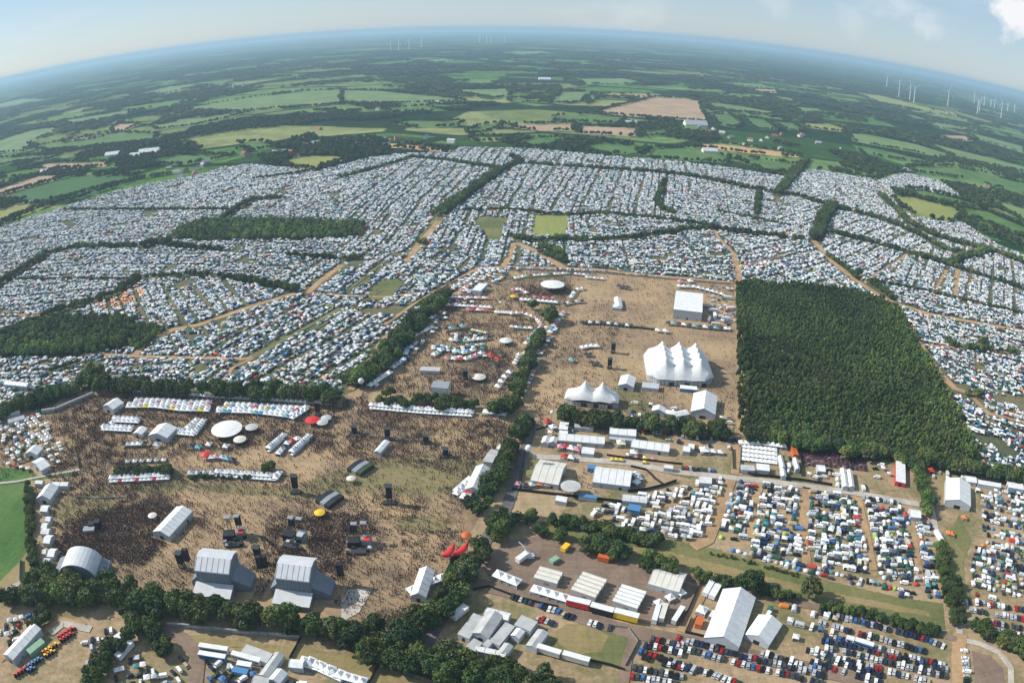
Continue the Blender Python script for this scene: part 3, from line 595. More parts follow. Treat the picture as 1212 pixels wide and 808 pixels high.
# hedges and belts of the camping land
for q, w_, h_ in [([(-30, 272), (0, 263), (60, 240), (110, 225), (160, 213), (205, 206)], 16, 10), ([(75, 249), (160, 249), (270, 249)], 6, 7), ([(262, 262), (285, 246), (300, 238), (332, 236)], 14, 10),
                  ([(50, 303), (70, 299), (90, 294), (120, 293), (160, 294)], 14, 10), ([(168, 294), (185, 288), (200, 290)], 25, 11), ([(200, 292), (262, 298)], 12, 9), ([(342, 303), (404, 308), (430, 306)], 8, 8), ([(-30, 350), (0, 338), (30, 318), (55, 303)], 20, 11),
                  ([(20, 332), (90, 331), (160, 331)], 3, 5), ([(165, 331), (140, 347), (105, 360), (60, 373), (0, 400), (-30, 412)], 13, 10), ([(160, 331), (200, 329), (250, 327), (285, 333), (340, 343), (352, 345)], 9, 10),
                  ([(518, 257), (535, 243), (554, 230), (575, 214), (592, 203)], 26, 12), ([(590, 203), (617, 193), (606, 186)], 16, 11), ([(404, 211), (450, 199), (488, 187), (524, 190), (560, 196), (592, 200)], 11, 9),
                  ([(617, 194), (657, 197), (704, 200), (764, 204), (808, 208), (841, 214), (888, 224), (918, 228), (948, 234), (988, 246), (1021, 254), (1055, 264), (1090, 280), (1118, 296), (1161, 305)], 13, 10),
                  ([(547, 250), (610, 249), (647, 254), (684, 256), (710, 253), (764, 258), (800, 262), (850, 270)], 7, 7), ([(604, 280), (630, 287), (657, 284), (704, 286), (754, 283), (807, 274), (841, 271), (875, 276), (951, 284)], 11, 9),
                  ([(787, 214), (777, 240), (784, 248), (800, 253)], 9, 9), ([(955, 188), (948, 198), (934, 214), (920, 232)], 26, 12), ([(898, 228), (896, 254)], 13, 10), ([(986, 244), (973, 262), (966, 285)], 30, 13),
                  ([(1041, 230), (1061, 248), (1075, 264), (1108, 280), (1141, 290), (1178, 298), (1222, 316)], 17, 10), ([(982, 274), (1001, 280), (1041, 290), (1075, 300), (1121, 313)], 13, 9), ([(1121, 314), (1140, 306), (1172, 298)], 20, 11), ([(1121, 314), (1161, 327), (1222, 345)], 9, 8),
                  ([(978, 302), (1001, 318), (1015, 331)], 9, 7), ([(1015, 326), (1020, 328)], 14, 12), ([(1030, 335), (1046, 345), (1057, 355)], 14, 8), ([(1035, 333), (1108, 348), (1160, 360), (1222, 374)], 5, 5), ([(1120, 404), (1130, 412), (1150, 414), (1205, 420)], 8, 9), ([(1160, 408), (1168, 412)], 12, 12),
                  ([(495, 286), (503, 290)], 12, 8), ([(640, 300), (672, 312)], 10, 7), ([(640, 292), (655, 297), (668, 306)], 16, 8), ([(60, 440), (95, 430)], 5, 6), ([(1140, 470), (1160, 468)], 8, 8), ([(848, 250), (935, 268)], 5, 6), ([(380, 200), (350, 206), (300, 212)], 5, 7)]:
    belt(q, w_*.62, h_, 'in the hedgerows that divide the camping fields', gap=h_*.42)
wood([(198, 284), (215, 271), (240, 262), (300, 261), (380, 263), (431, 266), (426, 281), (380, 283), (300, 285), (240, 286)], 6.5, 10, 'long wood', 1.7)
wood([(0, 424), (2, 405), (30, 388), (60, 380), (100, 378), (150, 380), (164, 386), (150, 400), (150, 412), (95, 422)], 6, 12, 'left wood', 1.2)
wood([(150, 411), (152, 398), (166, 385), (196, 392), (185, 402), (165, 414)], 4.5, 7, 'left wood edge', 2.0)
forest_px = [(876, 337), (900, 338), (960, 341), (1020, 352), (1056, 363), (1075, 400), (1100, 440), (1125, 490), (1150, 545), (1100, 552), (1050, 545), (960, 535), (882, 518), (880, 460), (878, 400)]
wood(forest_px, 3.5, 8.0, 'big plantation', 1.0, .14)
belt([(884, 520), (930, 527), (990, 538), (1060, 546), (1110, 552), (1150, 560), (1230, 575)], 12, 12, 'along the lower edge of the big plantation')
belt([(876, 340), (877, 400), (879, 460), (881, 515)], 9, 7.5, 'plantation', jit=.4)
belt([(878, 338), (960, 341), (1020, 351), (1057, 363)], 10, 7.5, 'plantation', jit=.4)
belt([(1057, 363), (1076, 400), (1101, 440), (1126, 490), (1151, 545)], 12, 8, 'plantation', dark=1.2, jit=.4)
belt([(878, 420), (884, 440), (900, 440), (940, 430)], 10, 11, 'plantation', dark=.8)
# field trees beyond the camps: around every field and in loose woods
far_pts = []
for q in FIELDS:
    g = ground(*np.array(dens(q, 3)).T); d0 = np.linalg.norm(g.mean(0))
    if d0 < 1150 or d0 > 9000: continue
    g = np.vstack([g, g[:1]]); sp_ = 6 if d0 < 3000 else 14
    for a, b in zip(g[:-1], g[1:]):
        if rng.random() < .12: continue
        L = np.linalg.norm(b-a); k = int(L/sp_)+1; u = rng.random((k, 1)); far_pts += list(a+(b-a)*u+rng.normal(size=(k, 2))*4)
def vnoise(P, s_, seed):
    r = np.random.default_rng(seed).random((256, 256)); Q = P/s_; i = np.floor(Q).astype(int); f_ = Q-i; f_ = f_*f_*(3-2*f_); i %= 255
    a = r[i[:, 0], i[:, 1]]; b = r[i[:, 0]+1, i[:, 1]]; c = r[i[:, 0], i[:, 1]+1]; d = r[i[:, 0]+1, i[:, 1]+1]
    return (a*(1-f_[:, 0])+b*f_[:, 0])*(1-f_[:, 1])+(c*(1-f_[:, 0])+d*f_[:, 0])*f_[:, 1]
FLD = np.zeros((MH, MW), bool)
for q in FIELDS: fill(FLD, q)
fill(FLD, camp_px)
def loose(n, r0, r1, thr, seed):
    rr = np.sqrt(rng.random(n)*(r1*r1-r0*r0)+r0*r0); aa = rng.uniform(-.78, .78, n); P = np.stack([rr*np.sin(aa), rr*np.cos(aa)], 1)
    k = (vnoise(P+9000, 260, seed)*.6+vnoise(P+9000, 90, seed+1)*.4 > thr) & ~look(FLD, P) & inframe(P); return P[k]
far1 = np.vstack([np.array(far_pts), loose(62000, 1100, 2800, .56, 3)]); far2 = loose(90000, 2700, 9000, .52, 5)
for q_, s0, nm, lb in ((far1, 1.0, 'treeline', 'dark green trees and hedges between the fields beyond the camps'), (far2, 2.1, 'woods', 'blue hazed woods far out towards the horizon')):
    n = len(q_); q3 = np.column_stack([q_, np.zeros(n)]); s_ = rng.uniform(.65, 1.15, n)*s0; w_ = s_*rng.uniform(.9, 1.4, n)*(1.25 if s0 > 1.5 else 1)
    hz = s_ if s0 < 1.5 else s_*.55
    mass(nm, lb, 'trees', q3, rng.random(n)*6.3, np.column_stack([w_, w_, hz]), np.array([treecol(k) for k in range(n)]), [TREES[1][2]])
TP = np.array(TP); ok_ = inframe(TP[:, :2], 60); TP = TP[ok_]; order = np.argsort(np.hypot(TP[:, 0], TP[:, 1])); TP = TP[order]
print('trees', len(TP), len(far1), len(far2))
single = np.array([not TG[int(g)].startswith(('in the hedgerows', 'long wood', 'left wood', 'big plant', 'plantation')) for g in TP[:, 4]])
ids = np.flatnonzero(single)[:300]
# keep the small low-hedge shrubs out of the single trees
for c_, i in enumerate(ids):
    x, y, s_, w_, g, dk = TP[i]; k = int(rng.integers(4)); e, tr, crn = TREES[k]
    col = treecol(int(rng.integers(5)), dk); wh = TG[int(g)]
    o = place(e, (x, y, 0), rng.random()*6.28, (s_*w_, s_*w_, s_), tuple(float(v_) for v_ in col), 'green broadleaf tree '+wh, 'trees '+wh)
rest = np.setdiff1d(np.arange(len(TP)), ids)
for nm, lb, sel in (('forest', 'big dense green plantation wood right of the circus tent', lambda s_: s_.startswith(('big plant', 'plantation'))),
                    ('wood', 'long dark wood in the middle of the left camping fields', lambda s_: s_.startswith('long wood')),
                    ('wood', 'dark wood with a lighter corner above the arena on the left', lambda s_: s_.startswith('left wood')),
                    ('hedgerow_trees', 'dark green hedgerows between the white camping fields', lambda s_: s_.startswith('in the hedgerows')),
                    ('undergrowth', 'bushes and smaller trees among the tree rows of the showground', lambda s_: True)):
    idx = np.array([i for i in rest if sel(TG[int(TP[i, 4])])], int); rest = np.setdiff1d(rest, idx)
    if not len(idx): continue
    half = rng.random(len(idx)) < .5
    T = TP[idx]; q3 = np.column_stack([T[:, :2], np.zeros(len(T))]); sc_ = np.column_stack([T[:, 2]*T[:, 3], T[:, 2]*T[:, 3], T[:, 2]])
    if nm == 'forest': sc_[:, :2] *= .62; sc_ *= rng.uniform(.82, 1.2, (len(T), 1))*(.8+.4*vnoise(T[:, :2]+5000, 26, 9))[:, None]
    vn = (.6+.9*vnoise(T[:, :2]+5000, 38, 8))*(.75+.7*vnoise(T[:, :2]+2000, 90, 18))*(1.3 if nm == 'forest' else 1.1)
    tn = np.array([treecol(int(rng.integers(5)), d_) for d_ in T[:, 5]*vn])
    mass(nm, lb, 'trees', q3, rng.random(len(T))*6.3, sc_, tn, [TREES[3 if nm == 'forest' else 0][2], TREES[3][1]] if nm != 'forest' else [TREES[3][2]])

# haze: one closed box of even air round the camera and the whole place
hm = bpy.data.materials.new('haze'); hm.use_nodes = True; ht = hm.node_tree; ht.nodes.clear()
ho = ht.nodes.new('ShaderNodeOutputMaterial'); hv = ht.nodes.new('ShaderNodeVolumePrincipled')
hv.inputs['Color'].default_value = (.49, .70, .87, 1); hv.inputs['Density'].default_value = HAZE_D; hv.inputs['Anisotropy'].default_value = .1
ht.links.new(hv.outputs[0], ho.inputs['Volume'])
hb = MB().box(-41000, -41000, -1, 41000, 41000, 290)
ho_ = hb.build('haze', hm); tag(ho_, kind='stuff', label='blue summer haze over the whole country')
print("base done")
# ================================================================ MASTERS OF THE MANY THINGS
def skin_person(name, jo, pose):
    """One continuous body grown over a skeleton."""
    pts = [('hip', (0, 0, .95), .15), ('waist', (0, 0, 1.12), .14), ('chest', (0, .02, 1.36), .17), ('neck', (0, .03, 1.52), .06), ('head', (0, .05, 1.66), .105), ('crown', (0, .04, 1.76), .075)]
    ed = [(0, 1), (1, 2), (2, 3), (3, 4), (4, 5)]; st = pose
    def add(p, r, par): pts.append(('', p, r)); ed.append((par, len(pts)-1)); return len(pts)-1
    for s_ in (-1, 1):
        k = add((s_*.11, 0, .88), .095, 0); k = add((s_*.12, s_*st*.16+.03, .50), .065, k); k = add((s_*.12, s_*st*.28-.02, .09), .045, k); add((s_*.13, s_*st*.28+.13, .035), .035, k)
        k = add((s_*.20, .01, 1.42), .06, 2); k = add((s_*(.27+jo*.1), -s_*st*.12, 1.17+jo*.2), .045, k); k = add((s_*(.27+jo*.2), -s_*st*.16+.12, .96+jo*.62), .035, k); add((s_*(.27+jo*.2), -s_*st*.16+.18, .88+jo*.75), .028, k)
    me = bpy.data.meshes.new(name); me.from_pydata([p[1] for p in pts], ed, []); o = bpy.data.objects.new(name, me); C.objects.link(o)
    md = o.modifiers.new('skin', 'SKIN')
    for i, p_ in enumerate(pts): me.skin_vertices[0].data[i].radius = (p_[2], p_[2]*.8)
    me.skin_vertices[0].data[0].use_root = True
    dg = bpy.context.evaluated_depsgraph_get(); em = bpy.data.meshes.new_from_object(o.evaluated_get(dg)); o.modifiers.clear(); o.data = em; em.name = name
    for mt in (M['shirt'], M['trousers'], M['skin'], M['hair']): em.materials.append(mt)
    for f_ in em.polygons:
        c_ = f_.center; f_.material_index = 3 if c_.z > 1.70 or (c_.z > 1.55 and c_.y < 0) else 2 if c_.z > 1.50 or abs(c_.x) > .245 else 1 if c_.z < 1.0 else 0
    o['tint'] = (.03, .03, .035); return o
P_WALK = skin_person('person', 0, 1); P_STAND = skin_person('person', 0, .15); P_ARMS = skin_person('person', 1, .3)
for o in (P_WALK, P_STAND, P_ARMS): tag(o, 'person', 'person')

def reg(o, kids): KIDS[o.name] = kids; return o
# pavilion: flat pyramid roof with valance on four legs
b = MB(); s_ = 1.6; b.add([(-s_, -s_, 2.05), (s_, -s_, 2.05), (s_, s_, 2.05), (-s_, s_, 2.05), (-s_, -s_, 2.3), (s_, -s_, 2.3), (s_, s_, 2.3), (-s_, s_, 2.3), (0, 0, 2.95)],
      [(0, 1, 5, 4), (1, 2, 6, 5), (2, 3, 7, 6), (3, 0, 4, 7), (4, 5, 8), (5, 6, 8), (6, 7, 8), (7, 4, 8)])
b.add([(-s_+.05, s_-.05, 0), (s_-.05, s_-.05, 0), (s_-.05, s_-.05, 2.2), (-s_+.05, s_-.05, 2.2)], [(0, 1, 2, 3)])
PAV = b.build('camp_pavilion', M['cloth']); b = MB()
for x in (-1.52, 1.52):
    for y in (-1.52, 1.52): b.bar((x, y, 0), (x, y, 2.1), .05, 0, 3)
reg(PAV, [b.build('leg_frame', M['steel'], PAV)])
# dome tent with porch
b = MB(); rings = [(1.0, 0), (.93, .55), (.66, 1.05), (.3, 1.32)]; n = 8; v = []
for r_, z in rings: v += [(1.9*r_*math.cos(2*math.pi*k/n), 1.5*r_*math.sin(2*math.pi*k/n), z) for k in range(n)]
v.append((0, 0, 1.4)); f = [(i*n+k, i*n+(k+1) % n, (i+1)*n+(k+1) % n, (i+1)*n+k) for i in range(3) for k in range(n)]+[(3*n+k, 3*n+(k+1) % n, 4*n) for k in range(n)]
b.add(v, f); DOME = b.build('dome_tent', M['cloth'], smooth=True); d = MB(); d.add([(1.75, -.45, .03), (1.75, .45, .03), (1.5, 0, .98)], [(0, 1, 2)]); d.add([(1.95, -.5, .02), (1.95, .5, .02), (1.9, 0, .06)], [(0, 1, 2)])
reg(DOME, [d.build('tent_door', M['dark'], DOME)])
# tunnel / cabin tent
b = MB(); b.prism([(-1.4, 0), (-1.35, 1.0), (-.8, 1.75), (0, 1.98), (.8, 1.75), (1.35, 1.0), (1.4, 0)], -2.3, 1.9); b.add([(1.9, -1.4, 0), (1.9, 1.4, 0), (3.0, .9, 0), (3.0, -.9, 0), (1.9, -.8, 1.72), (1.9, .8, 1.72)], [(0, 3, 4), (3, 2, 5, 4), (2, 1, 5)])
TUN = b.build('tunnel_tent', M['cloth']); d = MB(); d.add([(-1.2, -1.37, .7), (.6, -1.37, .7), (.6, -1.12, 1.35), (-1.2, -1.12, 1.35)], [(0, 1, 2, 3)]); reg(TUN, [d.build('tent_window', M['dark'], TUN)])
# car
def carmesh(name, L, W, prof, glass, mat):
    b = MB(); b.prism(prof, -W/2, W/2); o = b.build(name, mat)
    for v_ in o.data.vertices:                                   # tumblehome
        if v_.co.z > 1.0: v_.co.x *= .80
    g = MB(); g.prism(glass, -W/2*.84, W/2*.84); go = g.build('windows', M['glass'], o)
    w_ = MB()
    for y in (-L*.31, L*.30):
        for x in (-W/2+.08, W/2-.08): w_.bar((x-.12, y, .33), (x+.12, y, .33), .33, 0, 8)
    wo_ = w_.build('wheels', M['tyre'], o); o['tint'] = (.02, .02, .02); return reg(o, [go, wo_])
CAR = carmesh('parked_car', 4.4, 1.8, [(-2.2, .3), (-2.2, .85), (-1.9, .98), (-1.45, 1.42), (.25, 1.46), (.95, 1.02), (2.05, .82), (2.2, .6), (2.2, .3)], [(-2.0, .96), (-1.5, 1.36), (.30, 1.38), (1.08, .98)], M['paint'])
VAN = carmesh('parked_van', 5.2, 2.0, [(-2.6, .35), (-2.6, 2.0), (-2.5, 2.1), (1.0, 2.1), (1.7, 1.25), (2.5, 1.05), (2.6, .5), (2.6, .35)], [(.95, 1.25), (1.02, 2.0), (1.78, 1.22)], M['paint'])
for o in (CAR, VAN): o.data.update()
# caravan
b = MB(); b.prism([(-2.9, .5), (-2.95, 1.2), (-2.7, 2.35), (-2.3, 2.6), (2.1, 2.6), (2.6, 2.2), (2.8, 1.4), (2.6, .5)], -1.15, 1.15); CARAVAN = b.build('caravan', M['paint'])
g = MB(); g.box(-1.17, -2.0, 1.3, 1.17, -.6, 1.95); g.box(-1.17, .3, 1.3, 1.17, 1.5, 1.95); g.box(-.8, 2.5, 1.4, .8, 2.75, 2.1)
w_ = MB(); [w_.bar((x-.12, .1, .33), (x+.12, .1, .33), .33, 0, 8) for x in (-1.0, 1.0)]; w_.box(-.06, 2.6, .4, .06, 4.0, .5)
reg(CARAVAN, [g.build('windows', M['glass'], CARAVAN), w_.build('wheels', M['tyre'], CARAVAN)])
# lorry with box body
b = MB(); b.box(-1.25, -6, 1.1, 1.25, 3.0, 3.9); LORRY = b.build('lorry', M['cloth']); c_ = MB(); c_.prism([(3.3, .5), (3.3, 3.2), (3.6, 3.5), (5.2, 2.9), (5.5, 1.5), (5.5, .5)], -1.2, 1.2); cab = c_.build('cab', M['paint'], LORRY)
g = MB(); g.prism([(5.1, 1.9), (5.1, 2.8), (5.25, 2.85), (5.53, 1.8)], -1.05, 1.05); w_ = MB()
for y in (-4.6, -3.3, 4.4):
    for x in (-1.1, 1.1): w_.bar((x-.15, y, .5), (x+.15, y, .5), .5, 0, 8)
w_.box(-.5, -5.9, .7, .5, 4, 1.05)
reg(LORRY, [cab, g.build('windscreen', M['glass'], LORRY), w_.build('chassis', M['tyre'], LORRY)]); cab['tint'] = (.7, .7, .7)
# pagoda stall 5 m: concave pyramid roof on legs
b = MB(); s_ = 2.5; lv_ = [(s_, 2.35), (s_, 2.7), (s_*.62, 3.15), (s_*.3, 3.8), (.08, 4.9)]; v = []
for r_, z in lv_: v += [(-r_, -r_, z), (r_, -r_, z), (r_, r_, z), (-r_, r_, z)]
b.add(v, [(i*4+k, i*4+(k+1) % 4, i*4+4+(k+1) % 4, i*4+4+k) for i in range(4) for k in range(4)]); PAG = b.build('market_stall', M['cloth'])
b = MB(); [b.box(x-.09, y-.09, 0, x+.09, y+.09, 2.5) for x in (-2.4, 2.4) for y in (-2.4, 2.4)]; w_ = MB(); w_.box(-2.3, 1.2, 0, 2.3, 2.35, 2.4); w_.box(-2.3, -2.3, 0, 2.3, -1.8, 1.05)
reg(PAG, [b.build('legs', M['white'], PAG), w_.build('counter', M['grey'], PAG)])
# round parasol
def disc(name, r, h, rise, mat, pole, n=20, sq=1.):
    b = MB(); v = [(r*math.cos(2*math.pi*k/n), r*sq*math.sin(2*math.pi*k/n), h) for k in range(n)]+[(r*math.cos(2*math.pi*k/n), r*sq*math.sin(2*math.pi*k/n), h+.35) for k in range(n)]+[(r*.5*math.cos(2*math.pi*k/n), r*.5*sq*math.sin(2*math.pi*k/n), h+.35+rise*.62) for k in range(n)]+[(0, 0, h+.35+rise)]
    b.add(v, [(k, (k+1) % n, n+(k+1) % n, n+k) for k in range(n)]+[(n+k, n+(k+1) % n, 2*n+(k+1) % n, 2*n+k) for k in range(n)]+[(2*n+k, 2*n+(k+1) % n, 3*n) for k in range(n)])
    o = b.build(name, mat); p_ = MB()
    for k in range(pole): a = 2*math.pi*k/pole; p_.bar((r*.86*math.cos(a), r*.86*sq*math.sin(a), 0), (r*.9*math.cos(a), r*.9*sq*math.sin(a), h+.1), .14, 0, 5)
    p_.bar((0, 0, 0), (0, 0, h+rise), .22, 0, 6); reg(o, [p_.build('poles', M['truss'], o)]); return o

TENTC = [('white', (.74, .75, .73), 20), ('pale grey', (.52, .57, .60), 16), ('pale blue', (.38, .52, .62), 6), ('dark green', (.03, .09, .06), 14), ('navy', (.03, .05, .12), 11), ('blue', (.06, .20, .42), 5), ('grey', (.22, .24, .25), 9), ('teal', (.05, .25, .27), 3), ('red', (.5, .05, .04), 2.5), ('orange', (.7, .25, .05), 1.5), ('tan', (.42, .34, .22), 4), ('lime', (.35, .5, .08), 1.2)]
CARC = [('black', (.012, .013, .016), 17), ('dark blue', (.018, .03, .075), 16), ('dark grey', (.06, .065, .07), 18), ('silver', (.42, .44, .46), 20), ('white', (.75, .75, .74), 12), ('red', (.35, .02, .02), 6), ('blue', (.04, .14, .36), 4), ('dark green', (.02, .06, .035), 4), ('beige', (.45, .38, .28), 2)]
WHTC = [('white', (.80, .80, .78), 80), ('cream', (.70, .64, .50), 12), ('silver', (.5, .52, .54), 8)]
def pick(pal, n):
    w_ = np.array([p_[2] for p_ in pal], float); k = rng.choice(len(pal), n, p=w_/w_.sum()); col = np.array([pal[i][1] for i in k])*rng.uniform(.8, 1.12, (n, 1)); return k, np.clip(col, 0, .82)
# ITEMS: kind -> list of (x, y, rot, scale, colour, colour name, place)
ITEMS = {k: [] for k in ('pav', 'dome', 'tun', 'car', 'van', 'caravan', 'lorry')}
def put(kind, x, y, rot, s_, col, cn, where): ITEMS[kind].append((x, y, rot, s_, tuple(col), cn, where))
PAL = dict(pav=[('white', (.74, .74, .72), 50), ('pale grey', (.47, .53, .55), 15), ('dark grey', (.10, .11, .12), 9), ('green', (.04, .13, .08), 9), ('teal', (.08, .26, .28), 4), ('blue', (.06, .15, .32), 6), ('red', (.5, .05, .04), 2), ('tan', (.5, .42, .3), 5)], dome=TENTC, tun=TENTC, car=CARC, van=WHTC+[('dark blue', (.02, .04, .1), 12)], caravan=WHTC, lorry=WHTC)
# ================================================================ MARQUEES, STAGES AND STALLS
def rect(P1, P2, P3, z):
    a, b, c = (Vector(ground(*p_, z)) for p_ in (P1, P2, P3)); u = (b-a); L = u.length; u /= L; v = Vector((-u.y, u.x)); W = (c-b).dot(v); return a, u, v, L, W
def footprint_block(cx, cy, ang, l, w, pad=1.5):
    q = [(cx+math.cos(ang)*x-math.sin(ang)*y, cy+math.sin(ang)*x+math.cos(ang)*y) for x, y in ((-l/2-pad, -w/2-pad), (l/2+pad, -w/2-pad), (l/2+pad, w/2+pad), (-l/2-pad, w/2+pad))]
    fill(BLOCK, [tuple(picture(np.array(k))) for k in q])
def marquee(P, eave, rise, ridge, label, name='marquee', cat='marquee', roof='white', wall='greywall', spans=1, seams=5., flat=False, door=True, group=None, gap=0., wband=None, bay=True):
    """A frame tent from three eave corners in the photograph; the ridge runs along P1-P2 ('a') or P2-P3 ('b')."""
    a, u, v, L, W = rect(*P, eave); cen = a+u*L/2+v*W/2; W = abs(W); ang = math.atan2(u.y, u.x)
    if ridge == 'b': L, W = W, L; ang += math.pi/2
    e = empty(name, (cen.x, cen.y, .2), ang, label, cat, group); footprint_block(cen.x, cen.y, ang, L, W)
    sw = W/spans; wb = MB(); rb = MB(); sb = MB()
    for k in range(spans):
        y0, y1 = -W/2+k*sw+gap/2, -W/2+(k+1)*sw-gap/2; ym = (y0+y1)/2; r_ = 0 if flat else rise
        wb.prism([(y0+.05, 0), (y0+.05, eave), (ym, eave+r_-.06) if not flat else (ym, eave+.02), (y1-.05, eave), (y1-.05, 0)], -L/2+.05, L/2-.05)
        o_ = .25
        if flat:
            s_ = rise; rb.add([(-L/2-.1, y0, eave), (L/2+.1, y0, eave), (L/2+.1, y1, eave+s_), (-L/2-.1, y1, eave+s_), (-L/2-.1, y0, eave+.2), (L/2+.1, y0, eave+.2), (L/2+.1, y1, eave+s_+.2), (-L/2-.1, y1, eave+s_+.2)], [(0, 3, 2, 1), (4, 5, 6, 7), (0, 1, 5, 4), (1, 2, 6, 5), (2, 3, 7, 6), (3, 0, 4, 7)])
            wb.add([(-L/2+.05, y0+.1, eave), (-L/2+.05, y1-.1, eave), (-L/2+.05, y1-.1, eave+s_), (L/2-.05, y0+.1, eave), (L/2-.05, y1-.1, eave), (L/2-.05, y1-.1, eave+s_)], [(0, 1, 2), (3, 4, 5), (1, 4, 5, 2)])
        else:
            for yy, s_ in ((y0, -1), (y1, 1)): rb.add([(-L/2-.2, yy+s_*o_*.3, eave-.35), (L/2+.2, yy+s_*o_*.3, eave-.35), (L/2+.2, yy+s_*o_*.3, eave+.02), (-L/2-.2, yy+s_*o_*.3, eave+.02), (L/2+.2, ym, eave+r_+.05), (-L/2-.2, ym, eave+r_+.05)], [(0, 1, 2, 3), (3, 2, 4, 5)])
            if seams and bay:
                nb = max(1, int(L/seams))
                for j in range(nb+1):
                    x = -L/2+L*j/nb
                    for yy in (y0, y1): sb.bar((x, yy, eave+.05), (x, ym, eave+r_+.1), .14, 0, 4)
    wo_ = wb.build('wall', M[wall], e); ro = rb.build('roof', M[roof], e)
    if sb.v: s_ = sb.build('roof_seams', M['greywall'], e); s_['kind'] = 'stuff'
    if door and min(L, W) > 6:
        for k, x in enumerate((-L/2-.02, L/2-.05)):
            d = MB(); d.box(x, -W/2/spans*.25, 0, x+.07, W/2/spans*.25, min(2.6, eave-.4)); d.build('doorway', M['dark'], e)
        nn = int(L/9)
        for j in range(nn):
            d = MB(); x = -L/2+L*(j+.5)/nn; d.box(x-.9, -W/2-.02, .1, x+.9, -W/2+.04, 2.2); d.build('window_panel', M['glass' if j % 2 else 'grey'], e)
    return e
d4, a6, b6 = crop(606, 480, K6), crop(606, 440, K6), crop(708, 380, K6)
f1, g6, h6 = crop(560, 560, KF), crop(808, 673, K6), crop(606, 673, K6)
k6, l6, m6 = crop(404, 673, K6), crop(404, 440, K6), crop(404, 538, K6)
w6, x6, y6 = crop(0, 440, K6), crop(202, 440, K6), crop(202, 673, K6)
z6, s0, s2 = crop(0, 673, K6), crop(0, 538, K6), crop(202, 538, K6)
t6, u6, v6 = crop(404, 305, K6), crop(606, 305, K6), crop(808, 480, K6)
n6, p6 = crop(1010, 538, K6), crop(740, 300, 1208/160)
E_ = marquee
E_(g6((150, 487), (400, 555), (522, 205)), 4.2, 4.5, 'b', 'huge white gabled hall tent, the largest one above the car park')
E_(g6((440, 465), (612, 540), (660, 375)), 3.4, 3.2, 'b', 'smaller white gabled tent joined to the right of the huge hall')
E_(f1((675, 425), (795, 458), (832, 390)), 4, 3, 'a', 'ribbed ivory marquee at the right end of the brown yard', roof='offwhite', seams=3)
E_(f1((378, 448), (470, 480), (500, 402)), 3.6, .9, 'a', 'white striped tent of five joined gables in the middle of the brown yard', spans=5, seams=0, gap=.5, roof='offwhite')
E_(f1((538, 492), (632, 522), (662, 452)), 3.6, .9, 'a', 'white striped tent of five joined gables right of its twin, behind the yellow trailer', spans=5, seams=0, gap=.5)
E_(f1((235, 402), (322, 426), (345, 380)), 3.4, .9, 'a', 'narrow white tent of three joined gables on the left of the brown yard', spans=3, seams=0, gap=.4, roof='offwhite')
E_(k6((925, 452), (1042, 492), (1150, 335)), 4.5, 1.8, 'b', 'highest roof in the middle of the grey roofed hall complex', roof='metalroof', name='hall', cat='hall')
E_(k6((822, 465), (905, 497), (1010, 345)), 3.6, .4, 'b', 'flat banded roof on the left side of the hall complex', roof='metalroof', flat=True, name='hall', cat='hall')
E_(k6((1050, 515), (1120, 545), (1205, 400)), 3.6, .4, 'b', 'flat banded roof on the right side of the hall complex', roof='metalroof', flat=True, name='hall', cat='hall')
E_(k6((880, 560), (945, 590), (990, 520)), 3.4, .4, 'b', 'flat grey annex at the front left of the hall complex', roof='metalroof', flat=True, name='hall', cat='hall')
E_(k6((935, 575), (1160, 625), (1172, 590)), 3.2, .8, 'a', 'long narrow white front wing of the hall complex', name='hall', cat='hall')
E_(k6((1000, 540), (1040, 560), (1080, 500)), 3.4, .4, 'b', 'small flat grey roof between the wings of the hall complex', roof='metalroof', flat=True, name='hall', cat='hall')
E_(k6((1105, 590), (1170, 615), (1209, 545)), 3.4, 1, 'b', 'pale end roof at the lower right of the hall complex', roof='metalroof', name='hall', cat='hall')
E_(k6((1010, 320), (1180, 365), (1209, 318)), 4, 1, 'a', 'white cross roof at the upper end of the hall complex', name='hall', cat='hall')
E_(h6((15, 400), (130, 445), (190, 380)), 4, .5, 'b', 'grey flat roofed hall nearest the parked cars', roof='metalroof', flat=True, name='hall', cat='hall')
E_(h6((-10, 470), (50, 495), (95, 445)), 3.8, 1, 'b', 'small white gabled hall below the grey flat roofed hall', name='hall', cat='hall')
E_(h6((98, 540), (175, 570), (245, 450)), 3.8, 1, 'b', 'square pale hall beside the row of box trailers', roof='metalroof', name='hall', cat='hall')
E_(d4((130, 528), (330, 562), (395, 412)), 4, 3.6, 'a', 'large ivory marquee left of the round grey canopy', roof='offwhite', seams=4)
E_(d4((570, 540), (835, 572), (858, 462)), 4, 3.4, 'a', 'large ribbed white marquee right of the round grey canopy', seams=4)
E_(d4((328, 245), (655, 272), (662, 222)), 3.5, 2, 'a', 'longest low white production tent beside the red kiosk')
E_(d4((690, 200), (878, 216), (882, 170)), 5, 1.6, 'a', 'two storey white production building under the trees')
E_(d4((690, 238), (878, 250), (880, 220)), 2.6, .2, 'a', 'low glazed lobby in front of the two storey building', flat=True, roof='greywall', name='hall', cat='hall')
E_(d4((842, 292), (1112, 328), (1118, 272)), 3.5, 2, 'a', 'long white production tent beside the tan dome')
E_(d4((442, 152), (576, 164), (582, 124)), 3, 1.2, 'a', 'small white tent with dark arched windows under the trees', roof='metalroof')
E_(d4((330, 168), (392, 174), (396, 124)), 3.4, .4, 'a', 'small white block tent at the crossing', flat=True)
E_(d4((330, 205), (390, 212), (394, 186)), 3, .4, 'a', 'lower white block tent at the crossing', flat=True)
E_(d4((205, 265), (258, 272), (262, 225)), 3, 1.4, 'b', 'small white gabled tent left of the long production tent')
